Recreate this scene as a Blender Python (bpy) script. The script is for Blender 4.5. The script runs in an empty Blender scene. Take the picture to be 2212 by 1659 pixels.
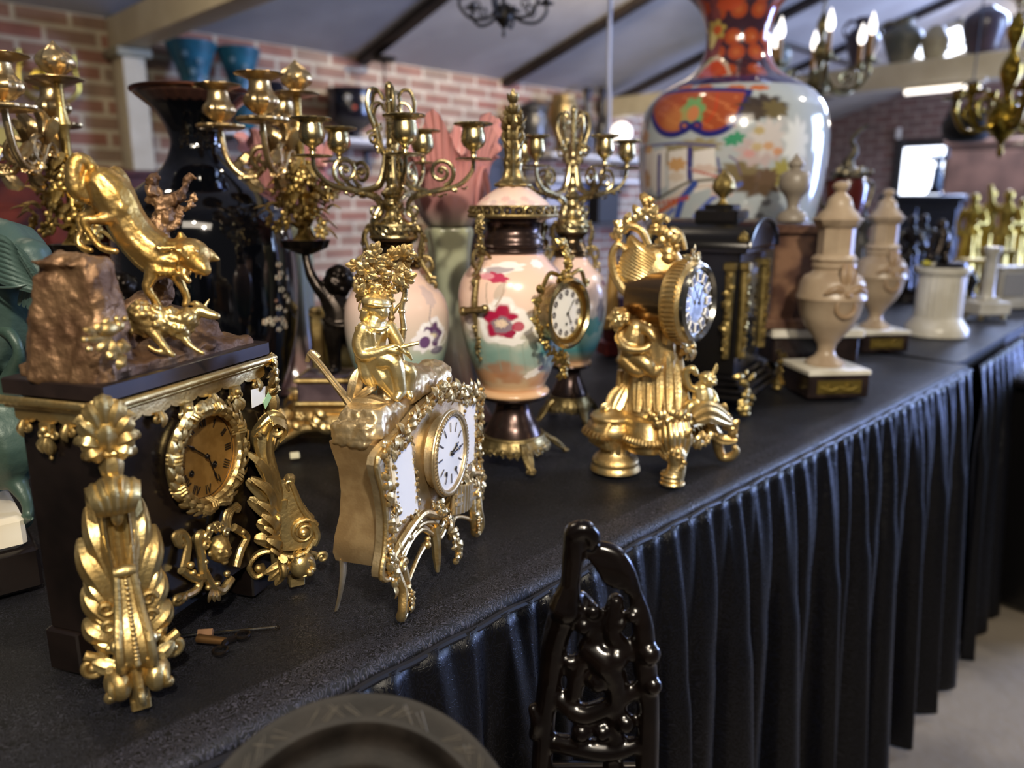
import bpy, bmesh, math, random
import numpy as np
from mathutils import Vector, Matrix, noise

S = bpy.context.scene
COL = S.collection
PI = math.pi
# ---------------------------------------------------------------- camera
FPX, CX, CY = 1659.0, 1106.0, 829.5
CAMZ, TZ = 1.105, 0.76
PITCH = math.atan((829.5 - 445.0) / FPX)
cam_d = bpy.data.cameras.new('camera')
cam = bpy.data.objects.new('camera', cam_d)
COL.objects.link(cam)
cam.location = (0, 0, CAMZ)
cam.rotation_euler = (PI / 2 - PITCH, 0, 0)
cam_d.sensor_width = 36.0
cam_d.lens = 36.0 * FPX / 2212.0
cam_d.clip_start = 0.02
cam_d.dof.use_dof = True
cam_d.dof.focus_distance = 0.68
cam_d.dof.aperture_fstop = 3.8
S.camera = cam
# ---------------------------------------------------------------- colour management, world
S.view_settings.view_transform = 'Standard'
S.view_settings.look = 'None'
S.view_settings.gamma = 1.0
S.view_settings.use_curve_mapping = False
S.view_settings.exposure = 0.0
wd = bpy.data.worlds.new('world')
S.world = wd
wd.use_nodes = True
wd.node_tree.nodes['Background'].inputs[0].default_value = (0.75, 0.72, 0.78, 1)
wd.node_tree.nodes['Background'].inputs[1].default_value = 0.07
# building axes: long wall direction LA, towards the brick wall KA
LA = np.array([.7071068, .7071068, 0.0])
KA = np.array([-.7071068, .7071068, 0.0])
def bw(a, b, z): return LA * a + KA * b + np.array([0, 0, z])
# ---------------------------------------------------------------- lights of the hall
def aim(o, tgt):
    d = Vector(tgt) - o.location
    o.rotation_euler = d.to_track_quat('-Z', 'Y').to_euler()
def light(name, kind, loc, tgt, power, color, size=0.1, size_y=None, spot=None, blend=.5):
    d = bpy.data.lights.new(name, kind)
    d.energy = power
    d.color = color
    if kind == 'AREA':
        d.shape = 'RECTANGLE'; d.size = size; d.size_y = size_y or size
    else:
        d.shadow_soft_size = size
    if kind == 'SPOT':
        d.spot_size = spot; d.spot_blend = blend
    o = bpy.data.objects.new(name, d)
    COL.objects.link(o)
    o.location = loc
    if kind != 'POINT': aim(o, tgt)
    return o
WARM = (1.0, 0.84, 0.62)
NEUT = (1.0, 0.90, 0.74)
DAY = (0.48, 0.64, 1.0)
light('ceiling_spot_key', 'SPOT', (0.40, -1.05, 2.25), (-0.02, 0.95, .9), 215, NEUT, .05, spot=1.25)
light('ceiling_spot_front', 'SPOT', (-0.20, -0.70, 2.35), (-0.2, 0.7, .9), 42, WARM, .05, spot=1.3)
light('ceiling_spot_wall', 'SPOT', bw(3.9, 2.6, 2.5), bw(4.4, 4.6, 1.8), 150, (1, .86, .66), .06, spot=1.9)
light('ceiling_spot_left', 'SPOT', bw(.9, 2.6, 2.45), bw(1.4, 4.6, 1.6), 24, WARM, .06, spot=1.9)
light('ceiling_spot_table', 'SPOT', bw(.2, 1.9, 2.45), (-.25, .75, .76), 14, WARM, .05, spot=1.1)
light('ceiling_spot_back', 'SPOT', bw(3.0, -0.2, 2.6), bw(2.3, .3, .9), 45, NEUT, .06, spot=1.3)
light('added_fill_front', 'AREA', (0.1, -1.3, 2.55), (0, .9, .8), 22, (1, .88, .72), 1.8, .5)  # wide soft fill added overhead behind the camera to lift the gilding
light('daylight_right', 'AREA', bw(6.8, -2.2, 2.2), bw(3.4, 1.5, 1.3), 330, DAY, 2.4, 1.6)
light('daylight_skylight', 'AREA', bw(7.4, 1.6, 2.75), bw(6.4, 2.0, 0), 230, (.50, .62, 1.0), 1.2, 1.2)
light('daylight_upward', 'AREA', bw(6.6, -1.6, 1.0), bw(5.4, 2.6, 2.6), 260, (.30, .42, 1.0), 1.6, 1.0)
light('lamp', 'POINT', bw(1.3, 1.3, 2.3), None, 4, WARM, .03)
light('lamp', 'POINT', bw(-.6, -.3, 2.3), None, 4, NEUT, .03)
light('lamp', 'POINT', bw(1.5, -1.5, 2.2), None, 5, NEUT, .03)
light('lamp', 'POINT', bw(4.8, 1.2, 2.3), None, 10, NEUT, .03)
light('lamp', 'POINT', bw(8.6, 2.0, 2.2), None, 24, NEUT, .05)
# ---------------------------------------------------------------- pixels of the photograph -> places in the room
CP, SP = math.cos(PITCH), math.sin(PITCH)
EYE = np.array([0, 0, CAMZ])
def ray(x, y):
    u = (x - CX) / FPX; v = (y - CY) / FPX
    return np.array([u, CP - v * SP, -SP - v * CP])
def onz(x, y, z=TZ):
    r = ray(x, y); return EYE + r * ((z - CAMZ) / r[2])
def aty(x, y, Y):
    r = ray(x, y); return EYE + r * (Y / r[1])
def onplane(x, y, O, n):
    r = ray(x, y); return EYE + r * (np.dot(np.array(O) - EYE, n) / np.dot(r, n))
class Frame:
    """a local frame: origin O, x axis turned by deg about z"""
    def __init__(s, O, deg):
        a = math.radians(deg); s.O = np.array(O, float); s.deg = deg
        s.ex = np.array([math.cos(a), math.sin(a), 0]); s.ey = np.array([-math.sin(a), math.cos(a), 0])
    def P(s, x, y, dy=0.):
        d = onplane(x, y, s.O + s.ey * dy, s.ey) - s.O
        return np.array([d @ s.ex, dy, d[2]])
    def W(s, l): return s.O + s.ex * l[0] + s.ey * l[1] + np.array([0, 0, l[2]])
# ---------------------------------------------------------------- mesh kit
def cat(pts, k=6, closed=False):
    p = np.asarray(pts, float); n = len(p); out = []
    if n < 3: 
        return np.array([p[0] + (p[-1] - p[0]) * t for t in np.linspace(0, 1, k + 1)])
    segs = n if closed else n - 1
    for i in range(segs):
        g = lambda j: p[j % n] if closed else p[min(max(j, 0), n - 1)]
        a, b, c, d = g(i - 1), g(i), g(i + 1), g(i + 2)
        for t in np.arange(k) / k:
            out.append(.5 * (2 * b + (c - a) * t + (2 * a - 5 * b + 4 * c - d) * t * t + (3 * b - a - 3 * c + d) * t ** 3))
    if not closed: out.append(p[-1])
    return np.array(out)
def nrm(v):
    v = np.asarray(v, float); l = np.linalg.norm(v); return v / l if l > 1e-12 else v
def rot(ax, deg): return np.array(Matrix.Rotation(math.radians(deg), 3, ax))
class M:
    """collects shapes that become ONE mesh"""
    def __init__(s): s.V = []; s.Q = []; s.N = []; s.n = 0
    def add(s, V, quads=None, ngons=()):
        V = np.asarray(V, float).reshape(-1, 3); o = s.n
        s.V.append(V); s.n += len(V)
        if quads is not None and len(quads): s.Q.append(np.asarray(quads, int) + o)
        for g in ngons: s.N.append([i + o for i in g])
        return s
    def grid(s, P, cu=False, cv=False, cap=False):
        P = np.asarray(P, float); n, m = P.shape[:2]
        I = np.arange(n * m).reshape(n, m)
        A = np.vstack([I, I[:1]]) if cu else I
        A = np.hstack([A, A[:, :1]]) if cv else A
        q = np.stack([A[:-1, :-1], A[1:, :-1], A[1:, 1:], A[:-1, 1:]], -1).reshape(-1, 4)
        ng = [list(I[0]), list(I[-1][::-1])] if cap else []
        return s.add(P.reshape(-1, 3), q, ng)
    def lathe(s, prof, n=32, c=(0, 0, 0), R=None, fl=None, sx=1, sy=1, a0=0, a1=None, cap=True):
        prof = np.asarray(prof, float)
        full = a1 is None
        th = np.linspace(a0, a0 + 2 * PI if full else a1, n, endpoint=not full)
        r = prof[:, 0][:, None] * np.ones(n)[None]
        if fl is not None: r = r * fl(th[None], prof[:, 1][:, None])
        P = np.stack([r * np.cos(th) * sx, r * np.sin(th) * sy, prof[:, 1][:, None] + 0 * r], -1)
        if R is not None: P = P @ np.asarray(R).T
        return s.grid(P + np.asarray(c, float), cv=full, cap=full and cap)
    def tube(s, pts, r, n=8, flat=1.0, closed=False, cap=True, up=None, round_=False):
        p = np.asarray(pts, float); k = len(p)
        r = np.broadcast_to(np.interp(np.linspace(0, 1, k), np.linspace(0, 1, len(np.atleast_1d(r))), np.atleast_1d(r)), (k,)).copy()
        t = np.gradient(p, axis=0)
        if closed: t = np.roll(p, -1, 0) - np.roll(p, 1, 0)
        t = np.array([nrm(x) for x in t])
        u = np.asarray(up, float) if up is not None else np.array([0, 0, 1.0])
        if abs(t[0] @ u) > .95: u = np.array([0, 1.0, 0]) if abs(t[0][1]) < .9 else np.array([1.0, 0, 0])
        rings = []; th = np.linspace(0, 2 * PI, n, endpoint=False)
        for i in range(k):
            u = nrm(u - t[i] * (u @ t[i])); w = np.cross(t[i], u)
            rings.append(p[i] + r[i] * (np.cos(th)[:, None] * u + flat * np.sin(th)[:, None] * w))
        if round_:
            def end(i, sg):
                u_ = nrm(rings[i][0] - p[i]); w_ = np.cross(t[i], u_)
                return [p[i] + sg * t[i] * r[i] * math.sin(a) + r[i] * math.cos(a) * (np.cos(th)[:, None] * u_ + flat * np.sin(th)[:, None] * w_) for a in (.5, 1.0, 1.4)]
            rings = end(0, -1)[::-1] + rings + end(k - 1, 1)
        return s.grid(np.array(rings), cu=closed, cv=True, cap=cap and not closed)
    def ell(s, c, r, R=None, n=12, m=8):
        r = np.broadcast_to(np.atleast_1d(np.asarray(r, float)), (3,))
        ph = np.linspace(-PI / 2 + .12, PI / 2 - .12, m); th = np.linspace(0, 2 * PI, n, endpoint=False)
        P = np.stack([np.cos(ph)[:, None] * np.cos(th), np.cos(ph)[:, None] * np.sin(th), np.sin(ph)[:, None] + 0 * th], -1) * r
        if R is not None: P = P @ np.asarray(R).T
        return s.grid(P + np.asarray(c, float), cv=True, cap=True)
    def box(s, c, d, R=None, b=0.0, t=1.0):
        """box of size d with chamfer b, its top scaled by t"""
        c = np.asarray(c, float); x, y, z = np.asarray(d, float) / 2
        def ring(x, y, z, k=1.0):
            x *= k; y *= k
            return [(-x + b, -y, z), (x - b, -y, z), (x, -y + b, z), (x, y - b, z), (x - b, y, z), (-x + b, y, z), (-x, y - b, z), (-x, -y + b, z)] if b else [(-x, -y, z), (x, -y, z), (x, y, z), (-x, y, z)]
        if b: P = np.array([ring(x - b, y - b, -z), ring(x, y, -z + b), ring(x, y, z - b, t), ring(x - b, y - b, z, t)])
        else: P = np.array([ring(x, y, -z), ring(x, y, z, t)])
        if R is not None: P = P @ np.asarray(R).T
        return s.grid(P + c, cv=True, cap=True)
    def prism(s, xz, y0, y1, b=0.0):
        """outline in the local xz plane, extruded along y; b rounds the y0 face"""
        o = np.asarray(xz, float); n = len(o)
        if b:
            c = o.mean(0); t = np.roll(o, -1, 0) - np.roll(o, 1, 0)
            nn = np.stack([t[:, 1], -t[:, 0]], -1); nn /= np.linalg.norm(nn, axis=1)[:, None] + 1e-12
            ar = np.sum(o[:, 0] * np.roll(o[:, 1], -1) - o[:, 1] * np.roll(o[:, 0], -1))
            i_ = o - nn * b * (1 if ar > 0 else -1)
            lay = [(i_, y0), (o, y0 + b * np.sign(y1 - y0)), (o, y1)]
        else: lay = [(o, y0), (o, y1)]
        P = np.array([[(x, y, z) for x, z in l] for l, y in lay])
        return s.grid(P, cv=True, cap=True)
    def leaf(s, sp, w, up=(0, -1, 0), ribs=2, cup=.25, rel=.10, lobes=0, th=.12, tip=.15, base=.5, k=5, m=11, pk=.45):
        """ribbed leaf along the spine sp, facing up"""
        p = cat(sp, k); n = len(p); t = np.gradient(p, axis=0); u = np.asarray(up, float)
        T = np.linspace(0, 1, n); j = np.linspace(-1, 1, m)
        wp = np.where(T < pk, base + (1 - base) * np.sin(T / pk * PI / 2), tip + (1 - tip) * np.cos((T - pk) / (1 - pk) * PI / 2) ** .8)
        if lobes: wp = wp * (1 + .22 * np.abs(np.sin(lobes * PI * T)) - .15)
        A = []; B = []
        for i in range(n):
            ti = nrm(t[i]); sd = nrm(np.cross(ti, u)); nn = nrm(np.cross(sd, ti)); W = w * wp[i]
            off = cup * W * (1 - j * j) + rel * W * np.cos(j * PI * (ribs + .0)) * (1 - .5 * np.abs(j))
            a = p[i] + sd * (W * j)[:, None] + nn * off[:, None]
            A.append(a); B.append(p[i] + sd * (W * j * .97)[:, None] - nn * (th * w * (1 - .8 * j * j))[:, None])
        P = np.concatenate([np.array(A), np.array(B)[:, ::-1]], 1)
        return s.grid(P, cv=True, cap=True)
    def beads(s, pts, r, n=7):
        for q in pts: s.ell(q, r, n=n, m=5)
        return s
    def flower(s, c, r, up=(0, -1, 0), k=5, seed=0):
        up = nrm(up); a = nrm(np.cross(up, (.3, .2, .9))); b = np.cross(up, a)
        s.ell(np.asarray(c) + up * r * .35, r * .3, n=7, m=5)
        for i in range(k):
            g = 2 * PI * (i + seed * .37) / k; d = a * math.cos(g) + b * math.sin(g)
            R = np.stack([d, np.cross(up, d), up], 1)
            s.ell(np.asarray(c) + d * r * .58 + up * r * .12, (r * .48, r * .36, r * .2), R, n=8, m=5)
        return s
    def encrust(s, path, n, size, up=(0, -1, 0), jit=.5, seed=1, kinds='flb', along=True):
        """small cast leaves, flowers and berries along a path"""
        rd = random.Random(seed); p = np.asarray(path, float); up = nrm(up)
        for i in range(n):
            q = rd.random() * (len(p) - 1) if not along else (i + rd.random() * .8) / n * (len(p) - 1)
            a = int(min(q, len(p) - 2)); c = p[a] + (p[a + 1] - p[a]) * (q - a); t = nrm(p[a + 1] - p[a])
            sd = nrm(np.cross(up, t)); z = size * rd.uniform(.6, 1.3)
            c = c + sd * rd.uniform(-1, 1) * jit * size + up * rd.uniform(0, .4) * size
            kd = rd.choice(kinds)
            if kd == 'b': s.ell(c, z * .42, n=7, m=5)
            elif kd == 'f': s.flower(c, z * .75, nrm(up + .4 * sd * rd.uniform(-1, 1)), rd.choice((5, 6)), i)
            else:
                d = nrm(t * rd.uniform(-.4, 1) + sd * rd.uniform(-1.2, 1.2)); c2 = c + d * z * 1.5
                s.leaf([c - d * z * .2, c + d * z * .6 + up * z * .35, c2], z * .5, up, ribs=1.5, k=3, m=7)
        return s
    def xf(s, R=None, t=(0, 0, 0), k=1.0):
        R = np.eye(3) if R is None else np.asarray(R)
        s.V = [v * k @ R.T + np.asarray(t, float) for v in s.V]; return s
    def merge(s, o, R=None, t=(0, 0, 0), k=1.0):
        R = np.eye(3) if R is None else np.asarray(R)
        off = s.n
        for v in o.V: s.V.append(v * k @ R.T + np.asarray(t, float)); s.n += len(v)
        s.Q += [q + off for q in o.Q]; s.N += [[i + off for i in g] for g in o.N]
        return s
    def verts(s): return np.concatenate(s.V) if s.V else np.zeros((0, 3))
    def rough(s, amp, sc, seed=0.0, oct=3):
        """irregular, hand-made surface"""
        V = s.verts(); o = Vector((seed, seed * .7, -seed))
        for i in range(len(V)):
            q = Vector(V[i]) * sc + o
            V[i] += np.array(noise.turbulence_vector(q, oct, False)) * amp
        s.V = [V]; return s
    def mesh(s, name, sharp=38, fix=True):
        V = s.verts(); me = bpy.data.meshes.new(name)
        Q = np.concatenate(s.Q) if s.Q else np.zeros((0, 4), int)
        lt = np.array([4] * len(Q) + [len(g) for g in s.N], np.int32)
        li = np.concatenate([Q.reshape(-1)] + [np.array(g) for g in s.N]).astype(np.int32)
        me.vertices.add(len(V)); me.vertices.foreach_set('co', V.astype(np.float32).ravel())
        me.loops.add(len(li)); me.loops.foreach_set('vertex_index', li)
        me.polygons.add(len(lt)); me.polygons.foreach_set('loop_start', (np.cumsum(lt) - lt).astype(np.int32)); me.polygons.foreach_set('loop_total', lt)
        me.update(calc_edges=True); me.validate()
        if fix and len(V) < 60000:
            b = bmesh.new(); b.from_mesh(me); bmesh.ops.recalc_face_normals(b, faces=b.faces); b.to_mesh(me); b.free()
        me.polygons.foreach_set('use_smooth', np.ones(len(me.polygons), bool))
        if sharp: me.set_sharp_from_angle(angle=math.radians(sharp))
        return me
    def build(s, name, mat, parent=None, sharp=38, fuse=None, sm=6, rough=None, fix=True):
        """link as ONE object; fuse = voxel size that melts the shapes into one continuous surface"""
        me = s.mesh(name, None if fuse else sharp, fix)
        o = bpy.data.objects.new(name, me); COL.objects.link(o)
        if fuse:
            r = o.modifiers.new('r', 'REMESH'); r.mode = 'VOXEL'; r.voxel_size = fuse
            if sm:
                q = o.modifiers.new('s', 'SMOOTH'); q.factor = .5; q.iterations = sm
            ev = o.evaluated_get(bpy.context.evaluated_depsgraph_get())
            m2 = bpy.data.meshes.new_from_object(ev); o.modifiers.clear(); o.data = m2; bpy.data.meshes.remove(me); me = m2
            if rough:
                amp, sc = rough[:2]; V = np.empty(len(me.vertices) * 3, np.float32); me.vertices.foreach_get('co', V); V = V.reshape(-1, 3)
                for i in range(len(V)): V[i] += np.array(noise.turbulence_vector(Vector(V[i]) * sc, 3, False)) * amp
                me.vertices.foreach_set('co', V.ravel())
            me.polygons.foreach_set('use_smooth', np.ones(len(me.polygons), bool)); me.update()
        for k in (mat if isinstance(mat, (list, tuple)) else [mat]): me.materials.append(k)
        if parent is not None: o.parent = parent
        return o
def tag(o, label=None, cat_=None, group=None, kind=None):
    if label: o['label'] = label
    if cat_: o['category'] = cat_
    if group: o['group'] = group
    if kind: o['kind'] = kind
    return o
def thing(name, label, cat_, fr, group=None):
    o = bpy.data.objects.new(name, None); COL.objects.link(o); o.empty_display_size = .02
    o.location = fr.O; o.rotation_euler = (0, 0, math.radians(fr.deg))
    return tag(o, label, cat_, group)
def dup(o, parent=None):
    c = o.copy(); COL.objects.link(c)
    if parent is not None: c.parent = parent
    for ch in [x for x in bpy.data.objects if x.parent == o]: dup(ch, c)
    return c
def spiral(c, r0, r1, turns, a0=0., n=None, ax=(1, 0, 0), az=(0, 0, 1)):
    n = n or int(abs(turns) * 16) + 2; T = np.linspace(0, 1, n); A = a0 + 2 * PI * turns * T; R = r0 + (r1 - r0) * T
    return np.asarray(c, float) + (R * np.cos(A))[:, None] * np.asarray(ax, float) + (R * np.sin(A))[:, None] * np.asarray(az, float)
def circ(c, r, n=48, ax=(1, 0, 0), az=(0, 0, 1)): return spiral(c, r, r, 1 - 1 / n, 0, n, ax, az)
# ---------------------------------------------------------------- materials
def lin(h):
    h = h.lstrip('#'); v = [int(h[i:i + 2], 16) / 255 for i in (0, 2, 4)]
    return tuple(x / 12.92 if x <= .04045 else ((x + .055) / 1.055) ** 2.4 for x in v) + (1,)
def mat(name, col, rough=.5, metal=0., col2=None, ns=30, bump=0., bs=200, coat=0., vcol=False, r2=None, spec=.5, sheen=0, emit=None, es=1., ctr=(.42, .62)):
    m = bpy.data.materials.new(name); m.use_nodes = True; t = m.node_tree; b = t.nodes['Principled BSDF']; N = t.nodes.new; Lk = t.links.new
    c = lin(col) if isinstance(col, str) else tuple(col) + (1,)
    b.inputs['Base Color'].default_value = c; b.inputs['Roughness'].default_value = rough; b.inputs['Metallic'].default_value = metal
    b.inputs['Coat Weight'].default_value = coat; b.inputs['Coat Roughness'].default_value = .05; b.inputs['Specular IOR Level'].default_value = spec
    if sheen: b.inputs['Sheen Weight'].default_value = sheen
    tc = N('ShaderNodeTexCoord')
    def nz(sc, det=4):
        q = N('ShaderNodeTexNoise'); q.inputs['Scale'].default_value = sc; q.inputs['Detail'].default_value = det; Lk(tc.outputs['Object'], q.inputs['Vector']); return q
    if vcol:
        a = N('ShaderNodeVertexColor'); a.layer_name = 'paint'; Lk(a.outputs[0], b.inputs['Base Color'])
    elif col2:
        q = nz(ns); r = N('ShaderNodeValToRGB'); r.color_ramp.elements[0].position, r.color_ramp.elements[1].position = ctr
        r.color_ramp.elements[0].color = lin(col2) if isinstance(col2, str) else tuple(col2) + (1,); r.color_ramp.elements[1].color = c
        Lk(q.outputs[0], r.inputs[0]); Lk(r.outputs[0], b.inputs['Base Color'])
        if r2 is not None:
            g = N('ShaderNodeMapRange'); g.inputs[1].default_value, g.inputs[2].default_value = ctr; g.inputs[3].default_value = r2; g.inputs[4].default_value = rough
            Lk(q.outputs[0], g.inputs[0]); Lk(g.outputs[0], b.inputs['Roughness'])
    if bump:
        q = nz(bs, 5); u = N('ShaderNodeBump'); u.inputs['Strength'].default_value = bump; u.inputs['Distance'].default_value = .3 / bs
        Lk(q.outputs[0], u.inputs['Height']); Lk(u.outputs[0], b.inputs['Normal'])
    if emit:
        b.inputs['Emission Color'].default_value = lin(emit); b.inputs['Emission Strength'].default_value = es
    return m
GOLD = mat('old_gilding', '#d6bf86', .32, .95, '#a98f5c', 38, .45, 260, r2=.48)
GOLDW = mat('wolf_gilding', '#d2b070', .33, .95, '#b08d4c', 60, .35, 420, r2=.45)
GOLDP = mat('pale_gilding', '#e2ca94', .3, .95, '#bfa068', 45, .5, 330, r2=.45)
GOLDM = mat('matt_gilding', '#cfbb95', .42, .9, '#b5a07a', 50, .35, 300)
GOLDY = mat('yellow_gilding', '#e8d49e', .36, .92, '#d2b97c', 60, .3, 300)
GOLDC = mat('candelabrum_gilding', '#d3bd90', .3, .95, '#b2966a', 40, .3, 220)
BRASS = mat('polished_brass', '#c9b98f', .2, 1, '#a3936b', 50, .2, 300, r2=.34)
BRONZ = mat('brown_bronze', '#5d4a3c', .22, 1, '#4a3a30', 40, .1, 200)
ROCKB = mat('bronze_rock', '#83664a', .45, .7, '#5c432f', 40, .8, 130, r2=.6)
BLKM = mat('black_marble', '#17110f', .22, 0, '#0e0a09', 20, .05, 80, spec=.5)
BLKW = mat('black_wood', '#0c0b0c', .25, 0, spec=.5)
DIALW = mat('white_enamel', '#e9e8e6', .25, 0, coat=.3)
INK = mat('black_paint', '#15110f', .4)
STEEL = mat('blued_steel', '#2a2420', .3, .8)
# ================================================================ the hall
def brick_mat(name, c1, c2, mortar, sc=1.0):
    m = bpy.data.materials.new(name); m.use_nodes = True; t = m.node_tree; b = t.nodes['Principled BSDF']; N = t.nodes.new; Lk = t.links.new
    tc = N('ShaderNodeTexCoord'); k = N('ShaderNodeTexBrick'); Lk(tc.outputs['UV'], k.inputs['Vector'])
    k.inputs['Scale'].default_value = sc; k.inputs['Color1'].default_value = lin(c1); k.inputs['Color2'].default_value = lin(c2); k.inputs['Mortar'].default_value = lin(mortar)
    k.inputs['Mortar Size'].default_value = .013; k.inputs['Mortar Smooth'].default_value = .25; k.inputs['Bias'].default_value = -.1
    k.inputs['Brick Width'].default_value = .255; k.inputs['Row Height'].default_value = .083
    q = N('ShaderNodeTexNoise'); q.inputs['Scale'].default_value = 7; q.inputs['Detail'].default_value = 6; Lk(tc.outputs['UV'], q.inputs['Vector'])
    mx = N('ShaderNodeMix'); mx.data_type = 'RGBA'; mx.blend_type = 'OVERLAY'; mx.inputs[0].default_value = .5
    Lk(k.outputs[0], mx.inputs[6]); Lk(q.outputs[0], mx.inputs[7]); Lk(mx.outputs[2], b.inputs['Base Color'])
    u = N('ShaderNodeBump'); u.inputs['Strength'].default_value = .5; u.inputs['Distance'].default_value = .01; u.invert = True
    Lk(k.outputs[1], u.inputs['Height']); Lk(u.outputs[0], b.inputs['Normal']); b.inputs['Roughness'].default_value = .85
    return m
def slab(name, corners, thick, m, uv=None):
    """a flat slab from four corners, thickened away from the room"""
    c = np.array(corners, float); n = nrm(np.cross(c[1] - c[0], c[3] - c[0])) * thick
    q = M(); q.add(np.vstack([c, c + n]), [(0, 1, 2, 3), (7, 6, 5, 4), (0, 4, 5, 1), (1, 5, 6, 2), (2, 6, 7, 3), (3, 7, 4, 0)])
    o = q.build(name, m); o['kind'] = 'structure'
    if uv:
        L = o.data.uv_layers.new(name='UVMap')
        for lp in o.data.loops:
            v = np.array(o.data.vertices[lp.vertex_index].co); L.data[lp.index].uv = (v @ np.array(uv[0]), v @ np.array(uv[1]))
    return o
WB = 4.6; ZE = 2.07; SL = .30; FAR = 10.0
BR1 = brick_mat('brick_left', '#8f5f4c', '#8a7661', '#b9ab92')  # left wall brick, lighter and redder than the far wall's
Z3 = (0, 0, 1)
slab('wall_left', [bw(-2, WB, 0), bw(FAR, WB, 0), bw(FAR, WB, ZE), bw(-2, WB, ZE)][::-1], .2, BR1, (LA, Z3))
zr = lambda b: ZE + (WB - b) * SL
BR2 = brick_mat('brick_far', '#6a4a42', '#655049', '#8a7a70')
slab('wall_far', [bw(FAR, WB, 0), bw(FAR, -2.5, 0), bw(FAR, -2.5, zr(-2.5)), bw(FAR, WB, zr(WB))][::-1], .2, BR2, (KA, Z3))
CONC = mat('concrete_floor', '#8d8272', .7, 0, '#6f665a', 3, .3, 40)
slab('floor', [bw(-3, -4, 0), bw(-3, WB, 0), bw(FAR, WB, 0), bw(FAR, -4, 0)], .1, CONC)
CEIL = mat('ceiling_boards', '#a9a49e', .75, 0, '#9a958f', 2)
slab('ceiling', [bw(-2, WB + .2, zr(WB + .2)), bw(-2, -2.5, zr(-2.5)), bw(FAR, -2.5, zr(-2.5)), bw(FAR, WB + .2, zr(WB + .2))], .1, CEIL)
def beam(name, p0, p1, w, h, m, up=(0, 0, 1)):
    p0, p1 = np.array(p0), np.array(p1); d = nrm(p1 - p0); sd = nrm(np.cross(d, up)); u = np.cross(sd, d)
    R = np.stack([d, sd, u], 1); o = M().box((p0 + p1) / 2, (np.linalg.norm(p1 - p0), w, h), R, b=.006).build(name, m); o['kind'] = 'structure'; return o
DKW = mat('dark_timber', '#2b2019', .6, 0, '#1e1611', 12)
CREAM = mat('cream_paint', '#c9bda0', .5, 0, '#bdb092', 6)
k = 1
for a in (1.80, 3.174, 4.517, 5.942, 7.33, 8.7):
    beam('trim_%d' % k, bw(a, WB, zr(WB) - .02), bw(a, -2.5, zr(-2.5) - .02), .075, .06, DKW, up=(.2, .2, 1)); k += 1
for b in (3.3, 2.0, .7):
    beam('trim_%d' % k, bw(6.2, b, zr(b) - .015), bw(FAR, b, zr(b) - .015), .05, .035, DKW); k += 1
beam('trim_%d' % k, bw(1.63, WB - .02, 1.985), bw(1.63, -1.5, 1.985), .12, .16, CREAM); k += 1
beam('trim_%d' % k, bw(5.75, WB - .02, 1.955), bw(5.75, -1.5, 1.955), .14, .16, CREAM); k += 1
beam('trim_%d' % k, bw(1.63, WB - .11, 0), bw(1.63, WB - .11, 1.91), .15, .12, CREAM, up=LA); k += 1
beam('trim_%d' % k, bw(1.63, WB - .11, 1.86), bw(1.63, WB - .11, 1.905), .2, .18, mat('post_cap_paint', '#8f8a72', .5), up=LA); k += 1
# window in the far wall, skylight in the roof, strip light below the second beam
GLOW = mat('daylight_glass', '#ffffff', .3, emit='#e8f0ff', es=4.0)
FRM = mat('dark_frame', '#23211f', .5)
def far_at(x, y): return onplane(x, y, LA * (FAR - .03), LA)
w0, w1 = far_at(1955, 320), far_at(2030, 440)
cw = (w0 + w1) / 2; ww = abs((w1 - w0) @ KA); wh = abs((w1 - w0)[2])
RW = np.stack([KA, LA, np.array([0, 0, 1.0])], 1)
win = M().box(cw, (ww, .04, wh), RW).build('window_1', GLOW); win['kind'] = 'structure'
q = M()
for sx in (-1, 1): q.box(cw + KA * sx * (ww / 2 + .05), (.1, .08, wh + .2), RW, b=.01)
for sz in (-1, 1): q.box(cw + np.array([0, 0, sz * (wh / 2 + .05)]), (ww, .08, .1), RW, b=.01)
q.build('window_frame', FRM, win)
rn = nrm(np.cross(LA, KA * -1 + np.array([0, 0, SL])))
RO = bw(0, WB, ZE)
def roof_at(x, y): return onplane(x, y, RO - np.array([0, 0, .03]), rn)
s0 = roof_at(2040, 95); RS = np.stack([LA, nrm(np.cross(rn, LA)), rn], 1)
sky = M().box(s0, (.95, .5, .03), RS, b=.004).build('window_2', GLOW); sky['kind'] = 'structure'
q = M()
for sx in (-1, 1): q.box(s0 + LA * sx * .5, (.05, .6, .05), RS)
for sy in (-1, 1): q.box(s0 + RS[:, 1] * sy * .275, (1.05, .05, .05), RS)
q.build('window_frame', CREAM, sky)
tl = Frame(onplane(2035, 192, LA * 5.6, LA), 135)
t = thing('strip_light', 'glowing white strip light hanging below the far cream beam', 'light', tl)
M().tube([(-.22, 0, 0), (.22, 0, 0)], .018, 10).build('tube', mat('lamp_tube', '#ffffff', .4, emit='#fff4e6', es=2.5), t)
M().box((0, 0, .03), (.5, .06, .03), b=.006).build('fitting', CREAM, t)
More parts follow.
